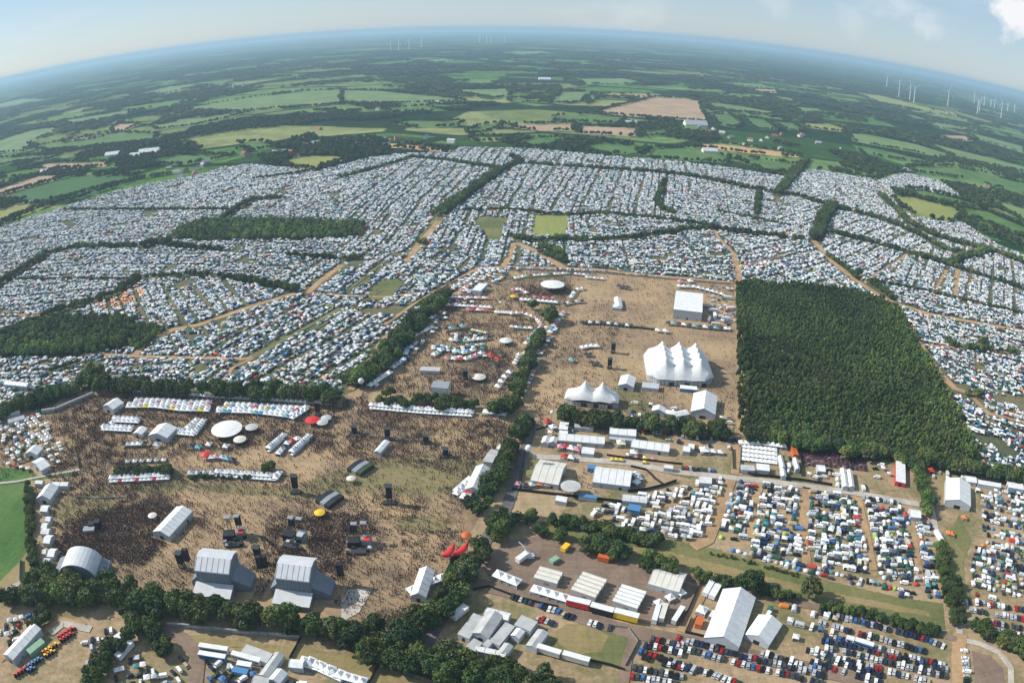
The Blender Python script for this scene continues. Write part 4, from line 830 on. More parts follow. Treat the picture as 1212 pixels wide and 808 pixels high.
E_(d4((262, 262), (315, 268), (318, 230)), 3, 1.4, 'b', 'small white gabled tent touching the long production tent')
E_(d4((490, 335), (580, 345), (584, 300)), 3, 1.4, 'a', 'white tent with a dark fence in the production field')
E_(d4((305, 670), (385, 685), (400, 650)), 3, 1.6, 'a', 'open white tent above the hedge corner')
E_(d4((780, 672), (955, 690), (962, 650)), 3.2, 1.6, 'a', 'white tents with pointed tops at the corner of the camper field', spans=2)
E_(d4((470, 645), (600, 660), (606, 640)), 2.8, .2, 'a', 'low pale blue flat canopy below the round grey canopy', roof='blue', flat=True)
E_(d4((535, 445), (600, 450), (605, 425)), 2.8, .3, 'a', 'blue box stall above the courtyard', roof='blue', wall='blue', flat=True)
E_(d4((1075, 440), (1140, 448), (1145, 425)), 3, 1.2, 'a', 'white kiosk tent beside the bend of the gravel road')
E_(b6((655, 640), (830, 665), (834, 532)), 5, 4, 'b', 'white gabled marquee between the circus tent and the trees')
E_(b6((378, 636), (470, 650), (480, 615)), 4, 2, 'b', 'left white chalet tent above the tree row')
E_(b6((470, 652), (555, 668), (560, 640)), 3.4, 1.4, 'a', 'middle white chalet tent above the tree row')
E_(b6((560, 675), (645, 660), (620, 628)), 3.4, 1.4, 'a', 'right angled white chalet tent above the tree row')
E_(b6((140, 455), (250, 470), (270, 402)), 4, 2.4, 'b', 'white tent at the lower left corner of the circus tent')
E_(b6((310, 470), (428, 482), (432, 448)), 3, .3, 'a', 'flat grey cabins along the front of the circus tent', flat=True, roof='greywall', name='cabin', cat='cabin')
E_(b6((580, 478), (700, 490), (708, 468)), 3, .3, 'a', 'pale blue entrance canopy in front of the circus tent', flat=True, roof='white', wall='blue')
E_(p6((432, 500), (688, 530), (698, 372)), 9.5, 1.2, 'a', 'square white stage hall with a tall grey front at the track', flat=True, seams=0, name='stage_hall', cat='hall')
E_(w6((727, 243), (800, 268), (880, 218)), 4.5, 2.6, 'b', 'white gabled tent at the left end of the food stall rows')
E_(x6((-160, 450), (-25, 470), (55, 395)), 4.5, 3, 'b', 'white gabled beer tent between two rings of stalls')
E_(w6((940, 438), (1000, 447), (1050, 400)), 3.4, 1.4, 'b', 'small white tent left of the gabled beer tent')
E_(w6((225, 640), (290, 700), (345, 655)), 4, 2.6, 'b', 'white gabled tent below the beer garden')
E_(w6((175, 580), (260, 590), (325, 540)), 4, 2.6, 'b', 'white tent inside the beer garden')
E_(w6((30, 318), (140, 285), (130, 272)), 3.2, .8, 'a', 'long low white tent at the top of the beer garden')
E_(w6((58, 362), (175, 330), (165, 312)), 3.4, 1.8, 'a', 'pale tent below the long low tent of the beer garden')
E_(w6((25, 88), (190, 105), (215, 78)), 4, 1.8, 'a', 'long white tent in the camp above the dark belt of trees')
E_(s0((258, 310), (355, 318), (352, 225)), 4, 3, 'b', 'white tent beside the corner of the pasture')
E_(s0((360, 220), (480, 222), (482, 195)), 3.2, 1, 'a', 'low white tent at the farm track')
E_(s0((243, 205), (300, 208), (305, 185)), 3.2, 1, 'a', 'small white cabin tent at the farm track')
for q, lb in [((280, 400, 335, 360), 'first'), ((315, 470, 355, 440), 'second'), ((288, 520, 330, 485), 'third'), ((285, 560, 345, 525), 'fourth'), ((300, 625, 352, 570), 'fifth'), ((330, 720, 382, 665), 'sixth'), ((300, 770, 350, 735), 'seventh'), ((295, 700, 325, 672), 'eighth')]:
    E_(s0((q[0], q[1]), (q[2], q[1]+4), (q[2]+2, q[3])), 3, 1.4, 'a', f'{lb} small white tent down the pasture side of the crowd', group='small white tents along the pasture')
E_(m6((875, 245), (985, 262), (1078, 100)), 4.5, 2.6, 'b', 'long white gabled tent at the right edge of the arena', seams=4)
E_(m6((1005, 50), (1070, 60), (1088, 10)), 3.4, .3, 'a', 'grey flat cabin behind the long gabled tent', flat=True, roof='metalroof', name='cabin', cat='cabin')
E_(k6((488, 190), (600, 205), (768, 25)), 4, 2.6, 'b', 'white gabled tent beside the red boat-shaped canopy', seams=4)
E_(l6((1000, 630), (1065, 645), (1100, 560)), 3.4, .3, 'b', 'grey flat cabin above the long gabled tent', flat=True, roof='metalroof', name='cabin', cat='cabin')
E_(l6((1098, 540), (1180, 572), (1190, 525)), 3.4, 1.2, 'a', 'white tent in the corner beside the road trees')
E_([(181, 629), (200, 635), (225, 604)], 4.2, 2.4, 'b', 'glassy white pavilion with a red terrace in the crowd', seams=3, group=None)
E_(z6((25, 605), (92, 645), (350, 455)), 5, 1.6, 'b', 'long white shed beside the tractor yard', name='shed', cat='shed')
E_(z6((188, 580), (215, 605), (314, 515)), 3.5, .6, 'b', 'green roofed lean-to beside the long white shed', roof='green', wall='green', flat=True, name='shed', cat='shed')
E_(y6((495, 598), (680, 668), (725, 605)), 3.4, .4, 'a', 'large flat grey container block above the bottom edge', flat=True, roof='metalroof', seams=0, name='cabin', cat='cabin')
E_(y6((625, 750), (692, 775), (822, 618)), 3.4, 1.2, 'b', 'long narrow grey tent crossing the bottom yard', roof='metalroof')
E_(y6((575, 812), (690, 830), (700, 770)), 3.4, 1, 'a', 'grey tent cut by the bottom edge', roof='metalroof')
E_(y6((692, 780), (770, 815), (820, 735)), 3.4, 1.6, 'b', 'white gabled tent next to the long narrow grey tent')
E_(y6((835, 695), (935, 705), (930, 645)), 3.6, 1, 'a', 'square white tent at the top of the bottom tent row')
E_(n6((652, 322), (832, 368), (790, 200)), 4.5, 3, 'b', 'big white gabled hall right of the country road')
E_(n6((300, 190), (370, 205), (330, 50)), 3.4, .3, 'b', 'row of three white cabins with a red base left of the country road', flat=True, roof='white', wall='red', name='cabin', cat='cabin')
E_(n6((885, 205), (1045, 232), (1048, 205)), 3.2, 1.6, 'a', 'long white tent under the plantation trees')
E_(n6((800, 190), (875, 200), (878, 160)), 3.2, 1.4, 'a', 'pale tent beside the big white hall on the right')
E_(n6((1100, 232), (1212, 250), (1214, 215)), 3.2, .4, 'a', 'flat white tent at the right edge under the trees', flat=True)
E_(n6((405, 440), (480, 448), (485, 395)), 3.4, 1.8, 'a', 'white tent at the top of the lane beside the country road')
E_(v6((525, 455), (615, 465), (620, 425)), 3.2, .5, 'a', 'long white flat tent below the grid of white canopies', flat=True)
E_(v6((415, 455), (510, 462), (512, 430)), 3.2, .5, 'a', 'pale flat tent left of the long flat one', flat=True, roof='metalroof')
E_(v6((695, 440), (728, 442), (730, 360)), 3.2, 1, 'b', 'left white tent of the U-shaped court')
E_(v6((800, 450), (832, 452), (830, 375)), 3.2, 1, 'b', 'right white tent of the U-shaped court')
E_(v6((700, 500), (735, 503), (735, 450)), 3.2, 1, 'b', 'lower left white tent of the U-shaped court')
E_(v6((785, 350), (822, 352), (820, 288)), 3.2, .4, 'b', 'orange flat canopy above the U-shaped court', roof='orange', wall='orange', flat=True)
E_(v6((1135, 575), (1175, 580), (1165, 450)), 3.4, 1, 'b', 'tall narrow white tent above the gravel road')
E_(v6((1180, 575), (1218, 580), (1212, 460)), 3.4, 1, 'b', 'second narrow white tent right beside its twin')
E_(v6((955, 462), (1012, 468), (1012, 425)), 3.2, 1, 'a', 'square white tent in the fenced yards')
E_(v6((118, 545), (205, 552), (205, 510)), 3.6, 2, 'a', 'white pointed tent at the top of the camper lane')
E_(v6((0, 322), (52, 328), (52, 290)), 3.2, 1, 'a', 'white tent beside the orange kiosk')
pass
E_(t6((925, 230), (985, 238), (1010, 190)), 5, .6, 'a', 'pale blue flat tent at the top of the market field', flat=True)
E_(t6((555, 800), (695, 806), (690, 780)), 3, .3, 'a', 'long pale bar roof alone in the market field', flat=True, roof='metalroof', name='bar', cat='bar')
E_(u6((735, 350), (785, 352), (800, 285)), 3.2, 1.4, 'b', 'narrow white tent alone on the upper arena')
E_(u6((712, 352), (775, 358), (780, 335)), 3, .6, 'a', 'low white tent at the foot of the narrow one')
E_(l6((230, 565), (275, 575), (320, 490)), 3.2, 1, 'b', 'white control tent behind the delay tower')
E_(d4((1245, 300), (1290, 306), (1290, 272)), 3, 1.2, 'a', 'white tent at the end of the production field')

# the circus tent and the twin peaked tent: membranes hung from masts
def big_top(P, eave, masts, label, dome, A, k, nx=64, ny=44, name='circus_tent'):
    a, u, v, L, W = rect(*P, eave); W = abs(W); e = empty(name, (*(a+u*L/2+v*W/2), .2), math.atan2(u.y, u.x), label, 'tent'); footprint_block(e.location.x, e.location.y, e.rotation_euler.z, L, W)
    V = []; F = []
    cc_ = .32                                                     # chamfered corners
    def shape(s, t):
        x, y = (s-.5)*L, (t-.5)*W; q = max(0, abs(s-.5)*2+abs(t-.5)*2-(2-cc_)); return x*(1-q*.5), y*(1-q*.5)
    for j in range(ny+1):
        for i in range(nx+1):
            s, t_ = i/nx, j/ny; x, y = shape(s, t_); ed = min(s, 1-s)*L, min(t_, 1-t_)*W; m_ = 1-math.exp(-min(ed)/(min(L, W)*.13)); z = dome*m_
            pk = max([math.exp(-((x/L+.5-ms)**2*L*L+(y/W+.5-mt)**2*W*W)**.5*k) for ms, mt in masts]); z += A*pk
            ln_ = max([math.exp(-abs(x/L+.5-ms)*L*k*1.1) for ms, mt in masts]); z += A*.34*ln_*m_*(1 if len(masts) > 3 else 0)
            V.append((x, y, eave+z))
    for j in range(ny):
        for i in range(nx): k0 = j*(nx+1)+i; F.append((k0, k0+1, k0+nx+2, k0+nx+1))
    mesh_obj('canopy', V, F, M['white'], e, smooth=True)
    ring = [shape(s/16, 0) for s in range(16)]+[shape(1, s/12) for s in range(12)]+[shape(1-s/16, 1) for s in range(16)]+[shape(0, 1-s/12) for s in range(12)]
    w_ = MB(); n = len(ring)
    for i in range(n):
        (x0, y0), (x1, y1) = ring[i], ring[(i+1) % n]; q = .985; gap_ = .12
        w_.add([(x0*q, y0*q, 0), (x0*q+(x1-x0)*(1-gap_), y0*q+(y1-y0)*(1-gap_), 0), (x0*q+(x1-x0)*(1-gap_), y0*q+(y1-y0)*(1-gap_), eave), (x0*q, y0*q, eave)], [(0, 1, 2, 3)])
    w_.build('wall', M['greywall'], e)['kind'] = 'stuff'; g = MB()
    for i in range(0, n, 2): x, y = ring[i]; g.bar((x, y, eave), (x*1.09, y*1.11, 0), .09, 0, 3)
    g.build('guy_ropes', M['steel'], e)['kind'] = 'stuff'
    for ms, mt in masts:
        b = MB(); b.bar(((ms-.5)*L, (mt-.5)*W, 0), ((ms-.5)*L, (mt-.5)*W, eave+dome+A+A*.3+1.2), .3, 0, 6, .12); b.build('mast', M['steel'], e)
    for x in (-.18, .04, .3):
        b = MB(); b.box(L*x, -W*.496, 0, L*x+4, -W*.482, 3.2); b.build('entrance', M['dark'], e)
    return e
big_top(b6((352, 418), (830, 438), (826, 236)), 4.6, [(x, y) for x in (.26, .52, .78) for y in (.2, .38, .56, .74)], 'huge white circus tent with three wavy ridges and pointed masts', 8.8, 7.6, .20)
big_top(a6((368, 206), (755, 242), (765, 165)), 3.6, [(.36, .5), (.68, .5)], 'white twin peaked tent behind a row of trees', 3.8, 11., .2, 60, 30, 'twin_peaked_tent')

# the two square stages, seen from behind
def stage(P, label, eave=13.5, ridge=18.2):
    a, u, v, L, W = rect(*P, eave); W = 16.0; ang = math.atan2(u.y, u.x); c_ = a+u*L/2; e = empty('stage', (c_.x, c_.y, .2), ang, label, 'stage')
    fill(BLOCK, [tuple(picture(np.array((c_.x+dx*u.x+dy*v.x, c_.y+dx*u.y+dy*v.y)))) for dx, dy in ((-L/2-9, -9), (L/2+11, -9), (L/2+11, W+1), (-L/2-9, W+1))])
    rb = MB(); rb.prism([(-.4, eave-.2), (-.4, eave+.6), (W*.42, ridge), (W*.72, ridge), (W+1, eave+2), (W+1, eave+1.4), (W*.7, ridge-.6), (W*.42, ridge-.6)], -L/2-.3, L/2+.3); rb.build('roof', M['stageroof'], e)
    sm = MB(); [sm.bar((x, -.3, eave+.7), (x, W*.42, ridge+.05), .12) for x in np.linspace(-L/2, L/2, 7)]; sm.build('roof_seams', M['grey'], e)['kind'] = 'stuff'
    w_ = MB(); w_.box(-L/2, 0, 0, L/2, .5, eave); w_.build('back_wall', M['stagewall'], e)
    for k, s_ in enumerate((-1, 1)):
        x0 = s_*L/2; q = MB(); q.prism([(0, 0), (0, eave), (W*.42, ridge-.7), (W*.72, ridge-.7), (W, eave+1.5), (W, 0)], min(x0, x0-s_*.5), max(x0, x0-s_*.5)); q.build('side_wall', M['stagewall'], e)
        g = MB(); o_ = 9.5 if s_ > 0 else 5.5; g.add([(x0, 1, 0), (x0, W-2, 0), (x0+s_*o_, W-3, 0), (x0+s_*o_, 2, 0), (x0, 1, 9), (x0, W-2, 10), (x0+s_*o_, W-3, 3.5), (x0+s_*o_, 2, 3.5)], [(0, 3, 2, 1), (4, 5, 6, 7), (0, 1, 5, 4), (1, 2, 6, 5), (2, 3, 7, 6), (3, 0, 4, 7)]); g.build('side_wing', M['stagewall'], e)
        t_ = MB()
        for dx in (0, 2.4):
            for dy in (0, 2.4): t_.bar((x0+s_*(11+dx), W-2+dy, 0), (x0+s_*(11+dx), W-2+dy, 15), .14)
        for z in range(1, 15, 2): t_.bar((x0+s_*11, W-2, z), (x0+s_*13.4, W-2, z+2), .08); t_.bar((x0+s_*11, W+.4, z+2), (x0+s_*13.4, W+.4, z), .08)
        to = t_.build('tower', M['truss'], e); to['kind'] = 'stuff'
        b = MB(); b.box(x0+s_*12.2-1.6, W-1.4, 6, x0+s_*12.2+1.6, W+.9, 14); b.build('speaker_stack', M['dark'], e)
    r_ = MB(); [r_.box(x-.12, -.12, 0, x+.12, 0, eave-.3) for x in np.linspace(-L/2+.3, L/2-.3, 9)]; r_.build('wall_posts', M['grey'], e)['kind'] = 'stuff'
    an = MB(); an.prism([(-8.5, 0), (-8.5, 3.6), (-5, 4.6), (-1, 5.4), (-.05, 5.4), (-.05, 0)], -L/2-1, L/2+.5); an.build('rear_annex', M['stagewall'], e); ar = MB(); ar.add([(-L/2-1.3, -9, 3.5), (L/2+.8, -9, 3.5), (L/2+.8, -.08, 5.6), (-L/2-1.3, -.08, 5.6), (-L/2-1.3, -9, 3.75), (L/2+.8, -9, 3.75), (L/2+.8, -.08, 5.85), (-L/2-1.3, -.08, 5.85)], [(0, 3, 2, 1), (4, 5, 6, 7), (0, 1, 5, 4), (1, 2, 6, 5), (2, 3, 7, 6), (3, 0, 4, 7)]); ar.build('annex_roof', M['stageroof'], e)
    fl = MB(); fl.box(-L/2, W*.3, 0, L/2, W+1, 1.9); fl.build('stage_floor', M['dark'], e)
    return e
stage(crop(0, 560, KF)((752, 376), (884, 390), (884, 380)), 'left one of the two tall square stages with grey roofs')
stage(crop(300, 560, KF)((85, 405), (215, 420), (215, 400)), 'right one of the two tall square stages with grey roofs')
# arched stage
a, u, v, L, W = rect(*crop(0, 560, KF)((238, 392), (368, 402), (368, 350)), 3); ang = math.atan2(u.y, u.x); c_ = a+u*L/2
e = empty('arched_stage', (c_.x, c_.y, .2), ang, 'stage with a barrel-vaulted pale roof near the pasture', 'stage'); D = 15; H = 12.5
def arch(x0, s_): return [(s_*L/2*math.cos(t_), 2.5+H*.74*math.sin(t_)**.9) for t_ in np.linspace(0, math.pi, 15)]
rb = MB(); o_ = arch(0, 1.06); i_ = arch(0, 1.0); n = 15
for k in range(n-1): rb.add([(o_[k][0], -.6, o_[k][1]+.2), (o_[k+1][0], -.6, o_[k+1][1]+.2), (o_[k+1][0], D, o_[k+1][1]+1.6), (o_[k][0], D, o_[k][1]+1.6), (i_[k][0], -.6, i_[k][1]-.1), (i_[k+1][0], -.6, i_[k+1][1]-.1), (i_[k+1][0], D, i_[k+1][1]+1.2), (i_[k][0], D, i_[k][1]+1.2)], [(0, 1, 2, 3), (7, 6, 5, 4), (0, 4, 5, 1), (2, 6, 7, 3)])
rb.build('vaulted_roof', M['stageroof'], e)
w_ = MB(); w_.add([(x, 0, z) for x, z in i_]+[(-L/2, 0, 0), (L/2, 0, 0)]+[(x, .4, z) for x, z in i_]+[(-L/2, .4, 0), (L/2, .4, 0)], [tuple(range(17)), tuple(range(17, 34))[::-1]]); w_.build('back_wall', M['stagewall'], e)
for s_ in (-1, 1):
    g = MB(); g.add([(s_*L/2, 0, 0), (s_*(L/2+6), 1, 0), (s_*(L/2+6), D-1, 0), (s_*L/2, D, 0), (s_*L/2, 0, 4.5), (s_*(L/2+6), 1, 3), (s_*(L/2+6), D-1, 4), (s_*L/2, D, 6)], [(0, 1, 2, 3), (4, 7, 6, 5), (0, 4, 5, 1), (1, 5, 6, 2), (2, 6, 7, 3), (3, 7, 4, 0)]); g.build('side_wing', M['stagewall'], e)
fl = MB(); fl.box(-L/2, .5, 0, L/2, D, 1.8); fl.build('stage_floor', M['dark'], e)
footprint_block(c_.x-math.sin(ang)*D/2, c_.y+math.cos(ang)*D/2, ang, L+16, D)
# small stage in the market field
a, u, v, L, W = rect(*l6((637, 112), (752, 122), (775, 85)), 8); e = empty('small_stage', (*(a+u*L/2), .2), math.atan2(u.y, u.x), 'small stage with a dark flat roof and white back among the trees', 'stage')
b = MB(); b.box(-L/2, 0, 0, L/2, .4, 8); b.box(-L/2, 0, 0, -L/2+.4, 9, 8); b.box(L/2-.4, 0, 0, L/2, 9, 8); b.build('wall', M['white'], e); b = MB(); b.prism([(-.3, 8), (-.3, 8.4), (5, 9.4), (10, 8.8), (10, 8)], -L/2-.4, L/2+.4); b.build('roof', M['grey'], e); footprint_block(e.location.x, e.location.y+4, e.rotation_euler.z, L, 10)
for s_ in (-1, 1):
    b = MB(); [b.bar((s_*(L/2+2)+dx, 8+dy, 0), (s_*(L/2+2)+dx, 8+dy, 11), .13) for dx in (-.8, .8) for dy in (-.8, .8)]; [b.bar((s_*(L/2+2)-.8, 8.8, z), (s_*(L/2+2)+.8, 7.2, z+1.5), .08) for z in range(0, 10, 2)]; b.build('truss_tower', M['truss'], e)['kind'] = 'stuff'

# delay towers and control stands in the crowd
def tower(p_, h, label, plat=(6, 5), screen=False, rz=0., name='delay_tower'):
    x, y = ground(*p_); e = empty(name, (x, y, .2), rz, label, 'tower'); b = MB(); w = 1.3
    for dx in (-w, w):
        for dy in (-w, w): b.bar((dx, dy, 0), (dx, dy, h), .16)
    for z in np.arange(0, h-1.8, 2.): b.bar((-w, -w, z), (w, -w, z+2), .09); b.bar((w, w, z), (-w, w, z+2), .09); b.bar((-w, w, z), (-w, -w, z+2), .09); b.bar((w, -w, z), (w, w, z+2), .09)
    b.build('truss', M['truss'], e)['kind'] = 'stuff'; b = MB(); b.box(-w-.4, -w-.3, h*.35, w+.4, w+.3, h*.96); b.build('speaker_array', M['dark'], e)
    b = MB(); b.box(-plat[0]/2, -plat[1]/2, 0, plat[0]/2, plat[1]/2, 1.1); b.build('platform', M['truss'], e); b = MB(); b.box(-w-.8, -w-.8, h, w+.8, w+.8, h+.35); b.build('top_cap', M['truss'], e)
    return e
tower(s2((890, 270))[0], 13, 'slim dark delay tower right of the round green clump', (7, 4)); tower(m6((345, 345))[0], 13, 'slim dark delay tower in the open middle of the arena', (8, 4)); tower(l6((330, 480))[0], 9, 'dark delay tower at the white barrier line', (7, 4))
tower(l6((600, 505))[0], 6, 'low dark tower at the right end of the barrier line', (7, 5)); tower(l6((740, 600))[0], 6, 'low dark tower in the crowd left of the road trees', (7, 5)); tower(l6((95, 440))[0], 6, 'low dark tower at the left end of the barrier line', (7, 5))
tower(u6((715, 675))[0], 9, 'upper one of two slim towers left of the circus tent', (4, 3)); tower(u6((690, 785))[0], 9, 'lower one of two slim towers left of the circus tent', (4, 3)); tower(x6((1045, 310))[0], 11, 'dark tower at the right end of the food stalls', (4, 4)); tower(l6((880, 55))[0], 8, 'dark tower in the market field near the yellow canopy', (3, 3))
tower(s2((85, 800))[0], 11, 'dark speaker tower just left of the left square stage', (3, 3)); tower(s2((630, 760))[0], 11, 'dark speaker tower between the two square stages', (3, 3))
def control(p_, label, flip=1, rz=0., red=True):
    x, y = ground(*p_); e = empty('control_stand', (x, y, .2), rz, label, 'control stand')
    for k, (dx, dy, w, d, h, mt) in enumerate([(-3, 0, 7, 6, 4.2, 'dark'), (4.5, 1, 5, 5, 5.2, 'grey'), (0, -6.5, 9, 5, 1.6, 'truss')]):
        b = MB(); b.box(dx-w/2, dy-d/2, 0, dx+w/2, dy+d/2, h); b.build('cabin' if k < 2 else 'deck', M[mt], e)
    for dx, h in ((-2.5, 12), (3, 12.5)):
        b = MB()
        for ex in (-1, 1):
            for ey in (-1, 1): b.bar((dx+ex, 4+ey, 0), (dx+ex, 4+ey, h), .14)
        for z in np.arange(0, h-1.5, 2): b.bar((dx-1, 3, z), (dx+1, 3, z+2), .08); b.bar((dx+1, 5, z), (dx-1, 5, z+2), .08)
        b.build('truss_tower', M['truss'], e)['kind'] = 'stuff'; b = MB(); b.box(dx-1.8, 2.6, h, dx+1.8, 5.4, h+.8); b.build('top_cap', M['steel'], e)
    for k in range(9): b = MB(); q_ = random.uniform(-7, 7), random.uniform(-9, 4); b.box(q_[0]-1.1, q_[1]-1.1, 0, q_[0]+1.1, q_[1]+1.1, random.uniform(1.2, 3)); b.build('equipment_tent', M[random.choice(['dark', 'grey', 'truss', 'greywall', 'dark'])], e)
    b = MB(); b.box(-3.2*flip-2, 5.2, 5, -3.2*flip+2, 6.0, 12); b.build('screen', M['dark'], e); b = MB(); b.box(3, -3, 5.3, 6.5, 1, 5.6); b.build('canopy', M['red' if red else 'greywall'], e)
    footprint_block(x, y, 0, 14, 14); return e
control(s2((455, 590))[0], 'leftmost control stand with truss towers in the crowd', -1, .25); control(s2((880, 600))[0], 'control stand with two towers in front of the right square stage', 1, -.15, False); control(m6((130, 640))[0], 'control stand with a red canopy right of the right square stage', 1, .1)
x, y = ground(112, 628); e = empty('control_stand', (x, y, .2), .3, 'dark control stand in the dense crowd before the arched stage', 'control stand')
for dx, dy, w, d, h, mt in [(-3, -1, 8, 5, 3, 'grey'), (3, 2, 4, 4, 6, 'dark'), (-1, 3, 6, 4, 4, 'dark')]: b = MB(); b.box(dx-w/2, dy-d/2, 0, dx+w/2, dy+d/2, h); b.build('cabin', M[mt], e)
# striped bar huts
def barhut(p_, rz, label, cols):
    x, y = ground(*p_); e = empty('bar_hut', (x, y, .2), rz, label, 'bar')
    for k, cn in enumerate(cols): b = MB(); b.prism([(-7, 0), (-7, 2.6), (0, 3.3), (7, 2.6), (7, 0)], -6+k*4, -6.3+(k+1)*4); b.build('roof_bay', M[cn], e)
    footprint_block(x, y, rz, 13, 15)
barhut(m6((140, 105))[0], -.55, 'dark bar huts with a red stripe above the pale parasol', ['dark', 'steel', 'olive']); barhut(s2((1130, 330))[0], -.55, 'dark bar huts beside the yellow parasol', ['dark', 'steel', 'dark'])

# round canopies
def canopy(p_, r, h, rise, mt, label, pole=6, sq=1., rz=0.): o = disc('round_canopy', r, h, rise, M[mt], pole, 24, sq); x, y = ground(*p_, h); tag(o, label, 'canopy'); o.location = (x, y, .2); o.rotation_euler.z = rz; return o
canopy(x6((397, 405))[0], 11.8, 4.0, 1.2, 'white', 'large oval pale canopy among the food stalls', 10); canopy(d4((415, 572))[0], 6.2, 6, .4, 'metalroof', 'round grey canopy between two large marquees', 3); canopy(u6((287, 190))[0], 12.5, 7, 1.5, 'white', 'large round white canopy over a crowd at the top of the arena', 8)
canopy(x6((575, 393))[0], 5, 3, 1, 'metalroof', 'small pale green-grey canopy right of the oval one', 4); canopy(x6((490, 480))[0], 4.8, 3, 1, 'offwhite', 'small peach coloured canopy below the oval one', 4); canopy(x6((1005, 343))[0], 5.5, 3, 1.2, 'red', 'red round canopy at the end of the food stalls', 4)
canopy(x6((1075, 360))[0], 4.2, 3, 1, 'metalroof', 'lower grey parasol beside the red round canopy', 4); canopy(x6((1102, 328))[0], 4, 3, 1, 'greywall', 'upper grey parasol beside the red round canopy', 4); canopy(l6((975, 38))[0], 5.5, 3.2, 1.6, 'offwhite', 'cream round canopy in the market field', 6); canopy(t6((1165, 588))[0], 5.5, 3.5, 1.8, 'white', 'white umbrella canopy alone in the market field', 6)
canopy(s2((1055, 412))[0], 3.4, 3, .9, 'yellow', 'bright yellow parasol in the crowd', 4); canopy(m6((68, 170))[0], 3, 3, .8, 'offwhite', 'cream parasol below the dark bar huts', 4); canopy(s0((1080, 432))[0], 3, 3, .8, 'offwhite', 'pale tan parasol in the crowd near the glassy pavilion', 4)
canopy(x6((250, 585))[0], 4, 3, 1.4, 'red', 'magenta red fairground canopy', 5); canopy(u6((10, 275))[0], 3.5, 3, 1.2, 'yellow', 'yellow canopy left of the round stall ring', 4)
pass
# stalls
prep = {'white': (.80, .80, .78), 'cream': (.70, .66, .52), 'red': (.52, .05, .04), 'grey': (.50, .53, .56), 'blue': (.10, .28, .48), 'orange': (.70, .2, .05), 'yellow': (.72, .55, .08), 'teal': (.2, .42, .42), 'pink': (.60, .28, .30), 'dark': (.06, .065, .07)}
ORD = 'first second third fourth fifth sixth seventh eighth ninth tenth eleventh twelfth thirteenth fourteenth fifteenth sixteenth seventeenth eighteenth nineteenth twentieth twenty-first twenty-second twenty-third twenty-fourth twenty-fifth twenty-sixth twenty-seventh twenty-eighth twenty-ninth thirtieth thirty-first thirty-second thirty-third thirty-fourth thirty-fifth thirty-sixth'.split()
PAG['category'] = 'stall'; PAG['tint'] = prep['white'];
STALLS = []
def stalls(*a_, **k_):
    stalls_(*a_, **k_)
    if len(a_) > 3 and a_[3] == 0 and a_[2] >= 4 and 'under the trees' not in a_[1]:                 # back halves of the deep rows
        pts, where, n = a_[0], a_[1], a_[2]; stalls_([(x_+.8, y_-(3.4 if y_ > 500 else 3.0)) for x_, y_ in pts], 'at the back '+where.replace('in the rear of the', 'in the').replace('in the front of the', 'in the'), n, .95, ('white', 'grey', 'white', 'white'))
def stalls_(pts, where, n, size=1., pal=('white',), z=.2, gap_=0, mast=None, noun='pointed stall'):
    g = ground(*np.array(dens(pts, 6, False)).T); seg = np.linalg.norm(np.diff(g, axis=0), axis=1); cs = np.concatenate([[0], np.cumsum(seg)]); s_ = np.linspace(0, cs[-1], n)
    for k, q in enumerate(s_):
        i = min(max(np.searchsorted(cs, q)-1, 0), len(seg)-1); u_ = (q-cs[i])/seg[i]; P = g[i]*(1-u_)+g[i+1]*u_; d = g[i+1]-g[i]; an = math.atan2(d[1], d[0]); cn = pal[k % len(pal)] if len(pal) > 1 else pal[0]
        f_ = size*(cs[-1]/max(1, n-1)/5.15 if size == 0 else 1) or cs[-1]/max(1, n-1)/5.15
        nm_ = {'grey': 'pale grey', 'dark': 'black'}.get(cn, cn)
        STALLS.append(((P[0], P[1], z), an, (f_, f_, min(f_, 1.1)), prep[cn], f'{nm_} {noun}, {ORD[k]} from left {where}' if n > 1 else f'{nm_} {noun} {where}', f'{noun}s {where}')); footprint_block(P[0], P[1], an, 5*f_, 5*f_, .3)
def A_(*q): return list(q)
stalls(l6((215, 268), (560, 300), (915, 322)), 'in the long white row above the sandy ground', 26, 0, ('white',)*9+('grey',))
stalls(l6((240, 240), (560, 272), (900, 295)), 'in the rear of the long white row', 13, .85, ('red', 'white', 'white', 'grey', 'white', 'white', 'red', 'white'))
stalls(l6((1030, 305), (1140, 318)), 'in the short row beside the tree clump', 3, 0)
stalls(x6((-330, 150), (-150, 150), (0, 165), (280, 185)), 'in the upper left food row under the trees', 22, 0, ('white', 'white', 'white', 'grey', 'white'))
stalls(x6((310, 190), (700, 210), (1000, 232), (1130, 240)), 'in the upper right food row under the trees', 26, 0, ('cream', 'white', 'white', 'cream', 'white', 'white'))
stalls(x6((-290, 262), (-100, 262), (70, 285), (260, 290)), 'in the middle left food row', 15, 0, ('white', 'white', 'grey', 'yellow', 'white')); stalls(x6((-240, 232), (-60, 235), (100, 248), (270, 250)), 'in the rear of the middle left food row', 14, 0, ('white', 'pink', 'white'))
stalls(x6((345, 295), (560, 300), (740, 318), (860, 335)), 'in the middle right food row', 15, 0, ('white', 'teal', 'blue', 'white', 'white', 'white')); stalls(x6((400, 262), (560, 268), (740, 282), (900, 290)), 'in the rear of the middle right food row', 13, 0, ('yellow', 'blue', 'white', 'white', 'grey', 'red', 'white'))
stalls(x6((870, 340), (955, 285)), 'in the slanting end of the food rows', 4, 0)
stalls(w6((740, 420), (925, 430)), 'in the front of the left stall ring', 7, 0); stalls(w6((815, 362), (975, 370)), 'in the rear of the left stall ring', 6, 0); stalls(w6((740, 405), (800, 375)), 'on the left side of the left stall ring', 2, .9)
